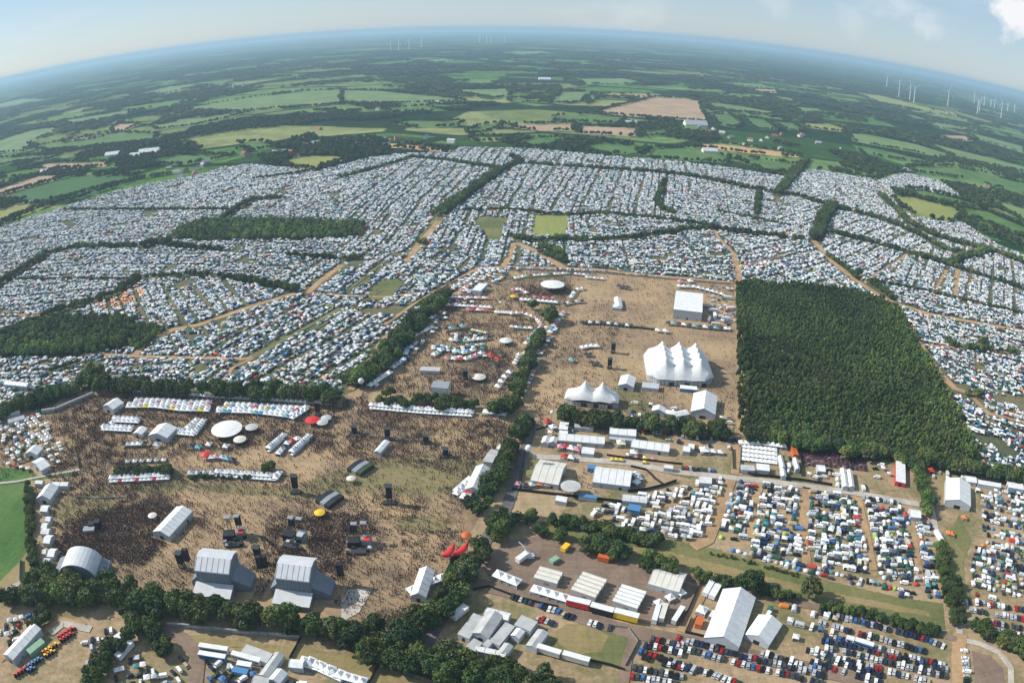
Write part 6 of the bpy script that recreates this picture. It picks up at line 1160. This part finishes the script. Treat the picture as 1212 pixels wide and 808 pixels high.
# wind turbines
def turbine(cq, base, hub_px, k_, label, a0):
    x, y = ground(*cq(base)[0]); t_ = math.hypot(x, y, CAM_H); H = hub_px/k_/FPX*t_; R_ = H*.52; e = empty('wind_turbine', (x, y, 0), math.atan2(-y, -x)+math.pi/2+.3, label, 'wind turbine', 'wind turbines on the horizon'); w0 = max(H*.028, t_/FPX*.55)
    b = MB(); b.bar((0, 0, 0), (0, 0, H), w0, 0, 8, w0*.6); b.build('tower', M['turbine'], e); b = MB(); b.box(-w0*.7, -w0*2.2, H-w0*.4, w0*.7, w0*1.2, H+w0); b.build('nacelle', M['turbine'], e)
    for k in range(3):
        a = a0+k*2.094; u = Vector((math.cos(a), 0, math.sin(a))); v = Vector((-math.sin(a), 0, math.cos(a))); c_ = Vector((0, -w0*2.4, H)); b = MB()
        r0 = w0*.55; q = [c_+u*R_*.04-v*r0*.6, c_+u*R_*.04+v*r0*.6, c_+u*R_*.25+v*r0*1.1, c_+u*R_+v*r0*.25, c_+u*R_-v*r0*.15, c_+u*R_*.25-v*r0*.6]; b.add([tuple(p_) for p_ in q]+[tuple(p_+Vector((0, w0*.3, 0))) for p_ in q], [(0, 1, 2, 3, 4, 5), (11, 10, 9, 8, 7, 6)]+[(i, (i+1) % 6, 6+(i+1) % 6, 6+i) for i in range(6)]); b.build('blade', M['turbine'], e)
r8 = crop(1000, 0, 1071/212)
for k, (b_, hp) in enumerate([((250, 518), 56), ((322, 575), 90), ((387, 602), 92), ((412, 614), 92), ((614, 640), 94), ((772, 618), 58), ((790, 690), 88), ((803, 668), 66), ((832, 635), 55), ((872, 635), 36), ((893, 650), 48), ((932, 708), 92), ((972, 663), 42), ((1013, 670), 38)]):
    turbine(r8, b_, hp, 1071/212, f'white wind turbine, {ORD[k]} from the left in the wind park on the right horizon', k*.7+.5)
for k, (b_, hp) in enumerate([((175, 182), 38), ((203, 182), 40), ((240, 180), 42), ((284, 168), 40), ((490, 152), 24), ((515, 152), 26), ((530, 152), 22), ((580, 150), 22)]):
    turbine(c10, b_, hp, K3, f'faint wind turbine, {ORD[k]} from the left on the middle horizon', k*.9)
# ================================================================ CAMPING FIELDS
fill(CAMP, camp_px)
mq = v6((850, 315), (1215, 365), (1300, 380), (1300, 470), (1209, 455), (1130, 445), (840, 430)); fill(BLOCK, mq)
L_ = np.zeros((MH, MW), bool); fill(L_, arena_px); CAMP &= ~L_
for q in [[(600, 505), (650, 500), (870, 512), (1000, 538), (1150, 556), (1400, 580), (1400, 1000), (600, 1000)], [(-190, 490), (0, 470), (60, 468), (110, 455), (420, 470), (440, 700), (-190, 700)]]: fill(CAMP, q, False)
fill(CAMP, [(0, 440), (70, 440), (60, 460), (0, 482)], True)
rt = [(1150, 470), (1390, 520), (1390, 600), (1212, 570), (1160, 552)]; fill(CAMP, rt, True)
seeds = []   # direction of the tent rows: (place, one end, other end) in the photograph
for c_, a, b_ in [((670, 225), (650, 248), (676, 203)), ((590, 225), (617, 248), (637, 200)), ((760, 225), (752, 250), (760, 205)), ((400, 400), (340, 400), (404, 365)), ((440, 330), (410, 345), (455, 310)), ((200, 360), (150, 350), (160, 372)), ((280, 300), (200, 300), (340, 305)),
                   ((120, 230), (60, 262), (240, 232)), ((300, 215), (245, 240), (420, 205)), ((60, 270), (0, 285), (200, 262)), ((200, 315), (60, 318), (380, 318)), ((820, 300), (700, 310), (860, 318)), ((1000, 270), (1030, 330), (1075, 300)), ((1150, 330), (1128, 350), (1134, 318)), ((950, 320), (876, 315), (935, 300)),
                   ((1080, 240), (960, 215), (1085, 262)), ((1150, 400), (1075, 365), (1212, 400)), ((1170, 500), (1100, 430), (1212, 470)), ((860, 240), (800, 235), (930, 250)), ((550, 270), (545, 290), (560, 255)), ((60, 440), (0, 442), (90, 436)), ((50, 350), (0, 352), (130, 340))]:
    A, B, Cc = ground(*a), ground(*b_), ground(*c_); d = B-A; seeds.append((Cc[0], Cc[1], math.atan2(d[1], d[0])))
seeds = np.array(seeds)
gapu, gapv = 2.75, 3.2
Xs, Ys = np.arange(-1900, 1900, gapu), np.arange(150, 2300, gapv)
for si in range(len(seeds)):
    ang = seeds[si, 2]; ca, sa = math.cos(ang), math.sin(ang); cen = seeds[si, :2]; U, V = np.meshgrid(np.arange(-700, 700, gapu), np.arange(-700, 700, gapv))
    P = np.stack([cen[0]+U.ravel()*ca-V.ravel()*sa, cen[1]+U.ravel()*sa+V.ravel()*ca], 1)
    Uf, Vf = U.ravel(), V.ravel()
    ok_ = look(CAMP, P) & ~look(BLOCK, P) & (P[:, 1] > 150) & inframe(P, 12)
    P, Uf, Vf = P[ok_], Uf[ok_], Vf[ok_]
    near = np.argmin((P[:, None, 0]-seeds[None, :, 0])**2+(P[:, None, 1]-seeds[None, :, 1])**2, 1) == si; P, Uf, Vf = P[near], Uf[near], Vf[near]
    vv = Vf+2.5*np.sin(Uf/70); blk = [14., 17.5, 14., 10.5][si % 4]; lane = (np.mod(vv, blk) < 2.6) | (np.mod(vv, blk*[3, 2, 3, 4][si % 4]) < 6.2) | (np.mod(Uf, 88) < 4)
    thin = vnoise(P+7000, 22, 11) < .13
    keep = ~(lane & (rng.random(len(P)) < .95)) & ~thin & (rng.random(len(P)) < .96); P = P[keep]
    P = P+rng.normal(size=P.shape)*.42; dist = np.hypot(P[:, 0], P[:, 1])
    where = 'in the tent city on the right' if cen[0] > 300 else 'in the tent city on the left' if cen[0] < -120 else 'in the tent city behind the market fields'
    blue = np.clip((vnoise(P+3000, 120, 21)-.35)*1.6, 0, 1)
    KN = ['pav', 'dome', 'tun', 'car', 'van', 'caravan']; kn_ = rng.choice(KN, len(P), p=[.25, .21, .15, .30, .06, .03]); kf_ = rng.choice(KN, len(P), p=[.46, .16, .13, .14, .06, .05])
    kinds = np.where(rng.random(len(P)) < np.clip((dist-550)/500+1.6*(vnoise(P+6000, 60, 41)-.5), 0, 1), kf_, kn_)
    cols = {k: pick(PAL[k], len(P)) for k in PAL}
    for i, (x, y) in enumerate(P):
        k = kinds[i]; kk, cc_ = cols[k]; col = cc_[i]; nm = PAL[k][kk[i]][0]
        put(k, x, y, ang+(math.pi/2 if rng.random() < .5 else 0)+rng.normal()*.12, rng.uniform(.66, 1.06), col, nm, where)
# orange and yellow hire tents in straight rows in the fenced field on the left
oc = c01((330, 250), (470, 195), (520, 240), (420, 290), (350, 285))
L_ = np.zeros((MH, MW), bool); fill(L_, oc)
for k in ('pav', 'dome', 'tun'):
    new = []
    for it in ITEMS[k]:
        q_ = picture(np.array([it[0], it[1]])); 
        if L_[int(np.clip(q_[1], 0, MH-1)), int(np.clip(q_[0]+OX, 0, MW-1))] and rng.random() < .75: it = it[:4]+((.78, .30, .09), 'orange', 'in the fenced field of hired tents')
        new.append(it)
    ITEMS[k] = new

# ================================================================ CAMPER FIELDS AND CAR PARKS OF THE SHOWGROUND
def campers(px, a, b_, where, mixp, gu=3.7, gv=4.3, keepp=.93, per=0):
    L = np.zeros((MH, MW), bool); fill(L, px); g = ground(*np.array(px, float).T); A, B = ground(*a), ground(*b_); ang = math.atan2(*(B-A)[::-1]); ca, sa = math.cos(ang), math.sin(ang); cen = g.mean(0)
    U, V = np.meshgrid(np.arange(-260, 260, gu), np.arange(-260, 260, gv)); P = np.stack([cen[0]+U.ravel()*ca-V.ravel()*sa, cen[1]+U.ravel()*sa+V.ravel()*ca], 1)
    k_ = look(L, P) & ~look(BLOCK, P) & (rng.random(len(P)) < keepp) & (vnoise(P+7000, 14, 12) > .12)
    if per: k_ &= np.mod(V.ravel(), per) > 3
    P = P[k_]; P = P+rng.normal(size=P.shape)*.45; n = len(P); kinds = rng.choice(list(mixp), n, p=np.array(list(mixp.values()))/sum(mixp.values())); cols = {k: pick(PAL[k], n) for k in PAL}
    for i, (x, y) in enumerate(P):
        k = kinds[i]; kk, cc_ = cols[k]; put(k, x, y, ang+(math.pi/2 if rng.random() < .35 else 0)+rng.normal()*.1, rng.uniform(.9, 1.1), cc_[i], PAL[k][kk[i]][0], where)
MIX = dict(pav=.11, dome=.19, tun=.13, car=.38, van=.09, caravan=.10)
g01 = [(843, 575), (862, 571), (897, 574), (886, 640), (830, 648), (826, 640)]
campers([(704, 600), (742, 590), (790, 580), (855, 568), (848, 600), (832, 645), (790, 640), (758, 634), (716, 618), (696, 606)], (700, 600), (850, 628), 'on the camper field above the grass strip', dict(van=.34, caravan=.34, car=.14, pav=.12, tun=.06), 3.9, 5.6, .95)
campers([(866, 570), (895, 573), (890, 600), (882, 640), (855, 645), (850, 625)], (870, 640), (884, 580), 'between two dirt lanes of the camper field', MIX)
campers([(902, 572), (950, 578), (948, 664), (900, 652), (888, 645)], (893, 645), (905, 580), 'between two dirt lanes in the middle of the camper field', MIX)
campers([(960, 580), (1012, 588), (1030, 680), (975, 672), (957, 665)], (960, 660), (962, 580), 'right of the middle dirt lane on the camper field', MIX)
campers([(1020, 592), (1074, 606), (1086, 695), (1040, 686)], (1038, 680), (1022, 596), 'on the right half of the camper field', MIX)
campers([(1080, 612), (1100, 612), (1112, 712), (1094, 706)], (1090, 700), (1078, 612), 'in the last rows beside the country road', MIX)
campers([(860, 644), (950, 668), (1040, 690), (1110, 712), (1112, 717), (1040, 698), (950, 676), (860, 652)], (860, 648), (1110, 714), 'along the lower edge of the camper field', dict(dome=.5, tun=.2, car=.2, pav=.1))
campers([(1160, 588), (1230, 570), (1230, 720), (1150, 704), (1146, 668), (1160, 640)], (1150, 620), (1212, 636), 'on the tent field right of the country road', dict(pav=.12, dome=.27, tun=.16, car=.36, van=.05, caravan=.04), keepp=.85, per=18)
campers([(880, 488+50), (905, 535), (870, 535)], (870, 535), (905, 540), 'x', MIX) if False else None
# car parks, row by row
def rowcars(px, where, pitch=2.55, mixp=dict(car=.95, van=.05), double=0, skip=.05):
    g = ground(*np.array(dens(px, 4, False), float).T); seg = np.linalg.norm(np.diff(g, axis=0), axis=1); cs = np.concatenate([[0], np.cumsum(seg)]); s_ = np.arange(0, cs[-1], pitch)
    i = np.clip(np.searchsorted(cs, s_)-1, 0, len(seg)-1); u = np.clip((s_-cs[i])/seg[i], 0, 1)[:, None]; P = g[i]*(1-u)+g[i+1]*u; d = (g[i+1]-g[i])/seg[i][:, None]; nn = np.stack([-d[:, 1], d[:, 0]], 1)
    for row in range(2 if double else 1):
        Q = P+nn*(row*double); kinds = rng.choice(list(mixp), len(Q), p=np.array(list(mixp.values()))/sum(mixp.values())); cols = {k: pick(PAL[k], len(Q)) for k in PAL}
        for j, (x, y) in enumerate(Q):
            if rng.random() < skip: continue
            k = kinds[j]; kk, cc_ = cols[k]; put(k, x+rng.normal()*.12, y+rng.normal()*.35, math.atan2(d[j, 1], d[j, 0])+(math.pi if rng.random() < .3 else 0)+rng.normal()*.04, rng.uniform(.93, 1.07), cc_[j], PAL[k][kk[j]][0], where)
r1, r2, r3 = crop(1010, 673, K6), crop(808, 673, K6), crop(606, 673, K6)
for q, wh, db in [(r1((-240, 310), (0, 365), (120, 400), (240, 430), (400, 470), (560, 520), (640, 555)), 'in the uppermost row of the car park below the hedge', 0),
                  (r1((-240, 390), (0, 455), (180, 500), (350, 545), (540, 600)), 'in the second row below the hedge', 0), (r1((-200, 480), (150, 560), (300, 605), (480, 650), (650, 690)), 'in the row with the long blue and white bus', 0),
                  (r1((-230, 560), (0, 605), (200, 660), (400, 705), (660, 770)), 'in the fourth row below the hedge', 5.2), (r1((-330, 580), (-100, 640), (0, 670), (150, 700), (330, 750), (560, 815)), 'in the middle row of the car park', 0), (r1((-300, 660), (0, 760), (200, 810)), 'in the lower middle row of the car park', 5.2),
                  (r2((-60, 545), (0, 565), (250, 635), (450, 690), (800, 768), (980, 815)), 'in the double row beside the big white hall', 5.4), (r2((-300, 590), (0, 690), (160, 730), (300, 790), (400, 815)), 'in the row below the double row', 0), (r2((560, 605), (860, 690), (1010, 725)), 'in the short row behind the white hall annex', 0),
                  (r3((940, 545), (1209, 605)), 'at the left end of the double row', 5.2), (r3((930, 635), (1209, 700)), 'at the left end of the second row', 0), (r3((850, 760), (1000, 790), (1209, 830)), 'in the double row at the bottom edge', 5.2), (r3((1209, 700), (1300, 740)), 'at the left end of the second row', 0),
                  (r1((740, 232), (1000, 262), (1300, 312)), 'in the first row right of the country road', 0), (r1((830, 295), (1209, 362), (1300, 380)), 'in the second row right of the country road', 0), (r1((840, 355), (1209, 432), (1300, 450)), 'in the third row right of the country road', 0), (r1((1000, 440), (1300, 500)), 'in the fourth row right of the country road', 0),
                  (r1((785, 590), (795, 700), (800, 830)), 'in the column right of the dirt road at the bottom', 0), (r3((0, 205), (140, 245)), 'on the verge above the grey hall complex', 0), (r3((200, 270), (330, 310), (470, 370)), 'below the row of show trailers', 0), (r3((150, 345), (290, 395)), 'beside the grey hall complex', 0),
                  (r3((450, 365), (700, 430)), 'on the edge of the grass paddock', 0)]:
    rowcars(q, wh, double=db, skip=.06 if 'paddock' not in wh else .7)
d1 = crop(808, 480, K6)
for q, wh in [(d1((0, 445), (230, 465)), 'in the row above the gravel road'), (d1((0, 225), (400, 250)), 'in the row under the trees above the gravel road'), (crop(1010, 538, K6)((70, 310), (340, 350)), 'in the row below the gravel road'), (crop(606, 440, K6)((900, 420), (1209, 450)), 'in front of the tree row below the big marquee')]: rowcars(q, wh)
# vehicles and tents of the yards
campers(c_ := [(808, 700), (835, 706), (905, 716), (960, 718), (1000, 735), (990, 770), (925, 752), (930, 740), (905, 730)], (920, 760), (935, 715), 'in the staff camp right of the white hall', dict(pav=.3, van=.25, car=.2, caravan=.15, tun=.1), 5.5, 6, .55)
campers([(200, 770), (240, 755), (262, 762), (300, 790), (290, 812), (200, 812)], (230, 800), (280, 770), 'on the brown yard at the bottom left', dict(van=.3, pav=.15, car=.4, caravan=.15), 4.3, 5.2, .8)
campers([(95, 812), (105, 780), (150, 775), (190, 790), (200, 812)], (110, 800), (180, 785), 'among the bushes beside the white trailers', dict(van=.2, car=.6, pav=.2), 4, 5, .7)
campers([(0, 735), (40, 725), (75, 735), (40, 760), (0, 778)], (0, 760), (70, 735), 'around the long white shed', dict(van=.2, car=.65, pav=.15), 4, 5, .9)
campers([(265, 775), (330, 790), (360, 812), (250, 812)], (270, 800), (340, 800), 'around the grey tents at the bottom edge', dict(van=.3, car=.4, pav=.3), 4.5, 5.5, .6)
campers([(100, 760), (130, 745), (170, 752), (160, 775), (110, 785)], (105, 770), (165, 760), 'in the yard between the sheds and the bushes', dict(van=.2, car=.7, pav=.1), 4, 5, .8)
campers([(655, 500), (700, 505), (700, 515), (650, 515)], (650, 505), (700, 508), 'beside the crossing of the arena roads', dict(van=.4, pav=.3, car=.3), 5, 6, .5)
campers([(905, 512), (1000, 535), (1075, 552), (1085, 590), (1000, 578), (950, 570), (905, 560)], (905, 530), (1080, 560), 'in the fenced yards above the gravel road', dict(car=.3, pav=.25, van=.25, caravan=.1, tun=.1), 5, 6, .42)
campers([(745, 505), (865, 520), (866, 560), (745, 548)], (745, 530), (866, 545), 'among the production tents', dict(car=.4, van=.4, pav=.2), 7, 9, .28)
campers([(608, 520), (650, 505), (740, 520), (740, 545), (640, 545)], (640, 530), (740, 535), 'among the white production tents', dict(pav=.5, car=.2, van=.3), 7, 8, .3)
campers([(560, 650), (600, 640), (645, 655), (640, 690), (590, 690)], (600, 640), (590, 690), 'on the brown yard behind the striped tents', dict(van=.5, car=.3, pav=.2), 6, 8, .3)
campers([(640, 650), (710, 655), (800, 690), (796, 700), (700, 672), (640, 662)], (650, 652), (790, 692), 'along the upper edge of the brown yard', dict(van=.4, car=.2, pav=.4), 6, 6, .5)
campers([(780, 700), (812, 700), (812, 745), (785, 738)], (785, 735), (812, 700), 'right of the ribbed ivory marquee', dict(van=.6, car=.2, caravan=.2), 5, 7, .6)
campers([(1085, 545), (1150, 556), (1212, 572), (1230, 592), (1150, 582), (1108, 570)], (1090, 548), (1212, 575), 'above the white hall beside the country road', dict(van=.3, pav=.3, caravan=.2, car=.2), 6, 7, .5)
campers([(742, 470), (860, 485), (866, 506), (830, 508), (745, 500)], (745, 480), (860, 495), 'behind the circus tent', dict(van=.3, pav=.5, car=.2), 6, 6, .35)
campers([(838, 338), (868, 342), (872, 395), (838, 390)], (840, 345), (845, 390), 'in the service yard beside the white stage hall', dict(van=.3, pav=.3, car=.2, lorry=.2), 6, 6, .6)
for q, a_, b_, wh, kp in [([(492, 332), (575, 318), (600, 322), (600, 334), (570, 345), (558, 366), (500, 364)], (500, 340), (575, 332), 'in the crowded top corner of the market field', .5), ([(428, 455), (500, 383), (520, 367), (534, 374), (505, 405), (470, 440), (440, 466)], (440, 460), (520, 375), 'along the left edge of the market field', .5),
        ([(596, 478), (622, 440), (646, 385), (662, 388), (640, 430), (610, 480)], (600, 475), (655, 385), 'along the tree row of the market field', .45), ([(510, 412), (572, 408), (575, 425), (512, 428)], (510, 418), (572, 415), 'in the middle cluster of the market field', .55), ([(530, 396), (582, 396), (582, 407), (530, 407)], (530, 400), (580, 400), 'in the upper cluster of the market field', .5)]:
    campers(q, a_, b_, wh, dict(pav=1.), 4.2, 4.6, kp)
campers([(0, 490), (40, 470), (55, 500), (85, 540), (60, 560), (0, 552)], (0, 520), (60, 500), 'in the beer garden on the left edge', dict(pav=1.), 5, 5.5, .5)
L = np.zeros((MH, MW), bool); mq = v6((850, 315), (1215, 365), (1300, 380), (1300, 470), (1209, 455), (1130, 445), (840, 430)); fill(L, mq); g = ground(*np.array(mq).T); A_2, B_2 = ground(*v6((850, 330))[0]), ground(*v6((1209, 372))[0]); an_ = math.atan2(*(B_2-A_2)[::-1])
U, V = np.meshgrid(np.arange(0, 140, 3.3), np.arange(-50, 50, 1.5)); P = np.stack([A_2[0]+U.ravel()*math.cos(an_)-V.ravel()*math.sin(an_), A_2[1]+U.ravel()*math.sin(an_)+V.ravel()*math.cos(an_)], 1); P = P[look(L, P)]; n = len(P)
tw = np.array([(.10, .03, .05), (.05, .03, .06), (.03, .03, .04), (.16, .07, .09), (.3, .22, .24)])[rng.choice(5, n, p=[.3, .25, .25, .14, .06])]
mass('motorbikes', 'close rows of small dark two-wheelers parked under the plantation edge', 'motorbikes', np.column_stack([P, np.full(n, .2)]), rng.normal(an_+1.57, .1, n), np.tile((.62, .50, .95), (n, 1)), tw, [CAR])
print({k: len(v) for k, v in ITEMS.items()})
PICK = dict(car=(CAR, 'parked car', 'car', 300, 'parked_cars', 'mass of parked cars between the tents of the camps'), van=(VAN, 'panel van', 'van', 170, 'parked_vans', 'mass of vans and campers between the tents of the camps'), caravan=(CARAVAN, 'caravan', 'caravan', 140, 'caravans', 'mass of caravans in the camps'),
            dome=(DOME, 'dome tent', 'tent', 150, 'dome_tents', 'dense mass of small dome tents in the camps'), tun=(TUN, 'tunnel tent', 'tent', 130, 'tunnel_tents', 'dense mass of tunnel tents in the camps'), pav=(PAV, 'square canopy', 'pavilion', 300, 'pavilions', 'dense mass of white square pavilions in the camps'), lorry=(LORRY, 'box lorry', 'lorry', 40, 'lorries', 'lorries in the yards'))
for k, (mast, noun, cat, cap, nm, lb) in PICK.items():
    it = sorted(ITEMS[k], key=lambda q: q[0]**2+q[1]**2)
    P = np.array([[q[0], q[1]] for q in it]) if it else np.zeros((0, 2)); vis = inframe(P, 8) if len(P) else []
    it = [q for q, s_ in zip(it, vis) if s_]; mast['category'] = cat
    for q in it[:cap]:
        lab = f'{q[5]} {noun} {q[6]}'; place(mast, (q[0], q[1], .45 if q[1] < 520 else .3), q[2]-(math.pi/2 if False else 0), (q[3],)*3, q[4], lab, f'{noun}s {q[6]}'.replace('canopys', 'canopies').replace('lorrys', 'lorries'))
    it = it[cap:]
    if it:
        z_ = np.full(len(it), .3); mass(nm, lb, cat, np.column_stack([[q[0] for q in it], [q[1] for q in it], z_]), [q[2] for q in it], [(q[3]*1.05,)*3 for q in it], [q[4] for q in it], [mast]+KIDS[mast.name][:1 if k in ('dome', 'tun', 'pav') else 2])

# ================================================================ THE CROWD
base = np.zeros((MH, MW), np.float32); fill(base, arena_px, .12)
CROWD[:] = base
def crowd(px, d):
    L = np.zeros((MH, MW), bool); fill(L, px); CROWD[L & (base > 0)] = d
for q, d_ in [([(120, 462), (400, 475), (430, 470), (640, 505), (600, 530), (540, 560), (380, 540), (360, 520), (200, 545), (60, 540), (55, 495)], .75), ([(60, 545), (330, 560), (420, 560), (540, 600), (560, 590), (565, 625), (520, 690), (430, 720), (60, 690)], .34),
              ([(62, 640), (100, 615), (150, 600), (200, 590), (215, 605), (190, 650), (175, 665), (70, 665)], 1.9), ([(300, 640), (340, 610), (440, 610), (450, 640), (410, 670), (395, 700), (300, 665)], 1.35), ([(350, 590), (410, 575), (440, 590), (400, 610), (350, 612)], .45),
              ([(440, 728), (490, 722), (495, 735), (445, 742)], 1.2), ([(545, 545), (575, 545), (565, 600), (530, 612), (520, 590)], .5), ([(260, 640), (300, 625), (330, 650), (330, 690), (285, 690), (280, 660)], .35), ([(225, 558), (330, 563), (345, 555), (365, 570), (330, 580), (60, 575), (120, 566)], .6),
              ([(60, 540), (110, 525), (170, 530), (210, 545), (95, 565)], .5), ([(380, 495), (420, 480), (440, 500), (400, 520)], .5), ([(470, 350), (620, 350), (640, 380), (600, 470), (540, 480), (440, 465), (450, 430)], .4), ([(470, 430), (560, 430), (600, 460), (580, 480), (450, 465)], .5),
              ([(618, 335), (676, 335), (680, 350), (640, 352), (610, 350)], .8), ([(520, 350), (560, 350), (560, 372), (520, 375)], .5), ([(680, 325), (868, 335), (872, 460), (700, 460), (690, 400), (660, 378)], .035), ([(660, 380), (720, 378), (740, 400), (700, 450), (650, 490), (625, 490)], .18), ([(600, 480), (650, 490), (640, 510), (600, 520), (560, 500)], .4),
              ([(30, 480), (60, 500), (95, 545), (70, 560), (0, 548), (0, 500)], .35)]: crowd(q, d_)
for _ in range(45): CROWD[1:-1, 1:-1] = (CROWD[1:-1, 1:-1]*2+CROWD[:-2, 1:-1]+CROWD[2:, 1:-1]+CROWD[1:-1, :-2]+CROWD[1:-1, 2:])/6
CROWD[base == 0] = 0
CROWD[BLOCK] = 0
lo, hi = ground(*np.array(arena_px, float).T).min(0), ground(*np.array(arena_px, float).T).max(0)
n = int((hi[0]-lo[0])*(hi[1]-lo[1])*2.4); P = np.stack([rng.uniform(lo[0], hi[0], n), rng.uniform(lo[1], hi[1], n)], 1)
dv = look(CROWD, P)*(.4+1.7*vnoise(P+4000, 6, 31)**2)*(.5+1.2*vnoise(P+4000, 30, 32)**1.5)*1.25; dc_ = look(CROWD, P); dv += np.clip(dc_-.5, 0, 3)*.5; ok_ = (rng.random(n)*2.4 < dv) & inframe(P, 5); P = P[ok_]
extra = []
for q, d_ in [(crop(606, 480, K6)((440, 440), (570, 440), (560, 600), (800, 600), (790, 660), (330, 650), (440, 560)), .12)]:
    L = np.zeros((MH, MW), bool); fill(L, q); g = ground(*np.array(q).T); m_ = int(np.prod(g.max(0)-g.min(0))*d_); Q = rng.uniform(g.min(0), g.max(0), (m_, 2)); extra.append(Q[look(L, Q)])
P = np.vstack([P]+extra); P = P[np.argsort(np.hypot(P[:, 0], P[:, 1]))]; n = len(P); print('people', n)
PC = [('black', (.016, .014, .018), 58), ('dark grey', (.05, .05, .055), 14), ('white', (.6, .6, .6), 7), ('red', (.4, .04, .04), 5), ('brown', (.14, .08, .05), 6), ('bare-chested', (.42, .25, .17), 6), ('blue', (.05, .1, .25), 4)]
kk, cols = pick(PC, n); rot = rng.random(n)*6.28
LMK = [((420, 715), 'beside the pale paved corner'), ((508, 690), 'beside the white gabled tent'), ((538, 658), 'beside the long red canopy'), ((352, 690), 'beside the right square stage'), ((258, 682), 'beside the left square stage'), ((306, 690), 'between the two square stages'), ((100, 668), 'near the arched stage'),
       ((428, 640), 'by the right control stand'), ((350, 632), 'by the middle control stand'), ((275, 628), 'by the left control stand'), ((465, 685), 'on the bare sand in mid arena'), ((485, 722), 'in the lower right arena corner'), ((448, 742), 'at the edge of the stage trees'), ((460, 712), 'right of the pale paved corner'), ((495, 640), 'on the sand left of the red canopy'), ((450, 665), 'on the sand right of the stages'), ((390, 690), 'just right of the right square stage'), ((210, 690), 'left of the left square stage'), ((515, 710), 'below the white gabled tent')]
def wherep(x, y):
    q_ = picture(np.array([x, y])); return min(LMK, key=lambda l_: (l_[0][0]-q_[0])**2+(l_[0][1]-q_[1])**2)[1]
for i in range(300):
    x, y = P[i]; m_ = (P_WALK, P_STAND, P_ARMS)[int(rng.choice(3, p=[.45, .45, .1]))]; nm = PC[kk[i]][0]; wh = wherep(x, y); verb = {P_WALK: 'walking', P_STAND: 'standing', P_ARMS: 'raising both arms'}[m_]
    cl = 'bare-chested person' if nm.startswith('bare') else f'person in a {nm} shirt'
    place(m_, (x, y, .2), rot[i], (1, 1, 1), tuple(float(v_) for v_ in cols[i]), f'{cl} {verb} {wh}', f'people {wh}')
P3 = np.column_stack([P[300:], np.full(n-300, .2)]); half = (n-300)//2; pm = rng.permutation(n-300); sc_ = rng.uniform(.88, 1.05, (n-300, 1))*np.ones((1, 3))
mass('crowd', 'dense festival crowd spread over the arenas', 'crowd', P3[pm[:half]], rot[300:][pm[:half]], sc_[:half], cols[300:][pm[:half]], [P_STAND]); mass('crowd', 'festival goers walking over the arenas', 'crowd', P3[pm[half:]], rot[300:][pm[half:]], sc_[half:], cols[300:][pm[half:]], [P_WALK])
for o in bpy.data.objects:
    if o.type == 'MESH' and o.parent and o.name.split('.')[0] in ('leg_frame', 'legs', 'wheels', 'windows', 'chassis', 'counter', 'poles', 'windscreen'): o['kind'] = 'stuff'
# things that share a description: told apart by their order in the picture, where there are few enough to count
same = {}
for o in bpy.data.objects:
    if not o.parent and 'label' in o and 'category' in o: same.setdefault(o['label'], []).append(o)
for lb in list(same):
    if len(same[lb]) > 36 and same[lb][0]['category'] != 'person' and len(lb.split()) <= 12:
        os_ = sorted(same.pop(lb), key=lambda o: float(picture(np.array(o.location[:2]))[0])); n = len(os_)
        for k, nm in enumerate(('left third', 'middle third', 'right third')): same[lb+', '+nm] = os_[k*n//3:(k+1)*n//3]
for lb, os_ in same.items():
    if 2 <= len(os_) <= 36 and os_[0]['category'] != 'person' and len(lb.split()) <= 14:
        os_.sort(key=lambda o: float(picture(np.array(o.location[:2]))[0]))
        for k, o in enumerate(os_): o['label'] = lb+', '+ORD[k]+' from the left'
for o in bpy.data.objects:
    for x_, y_ in ((' pointed stall', ' stall'), (' from left', ''), (' in the ', ' in '), (' of the ', ' of '), (' the ', ' ')):
        if 'label' in o and len(o['label'].replace('-', ' ').split()) > 16: o['label'] = o['label'].replace(x_, y_)
for o in bpy.data.objects:
    if 'label' in o and len(o['label'].split()) > 16: print('LONG', o['label'])
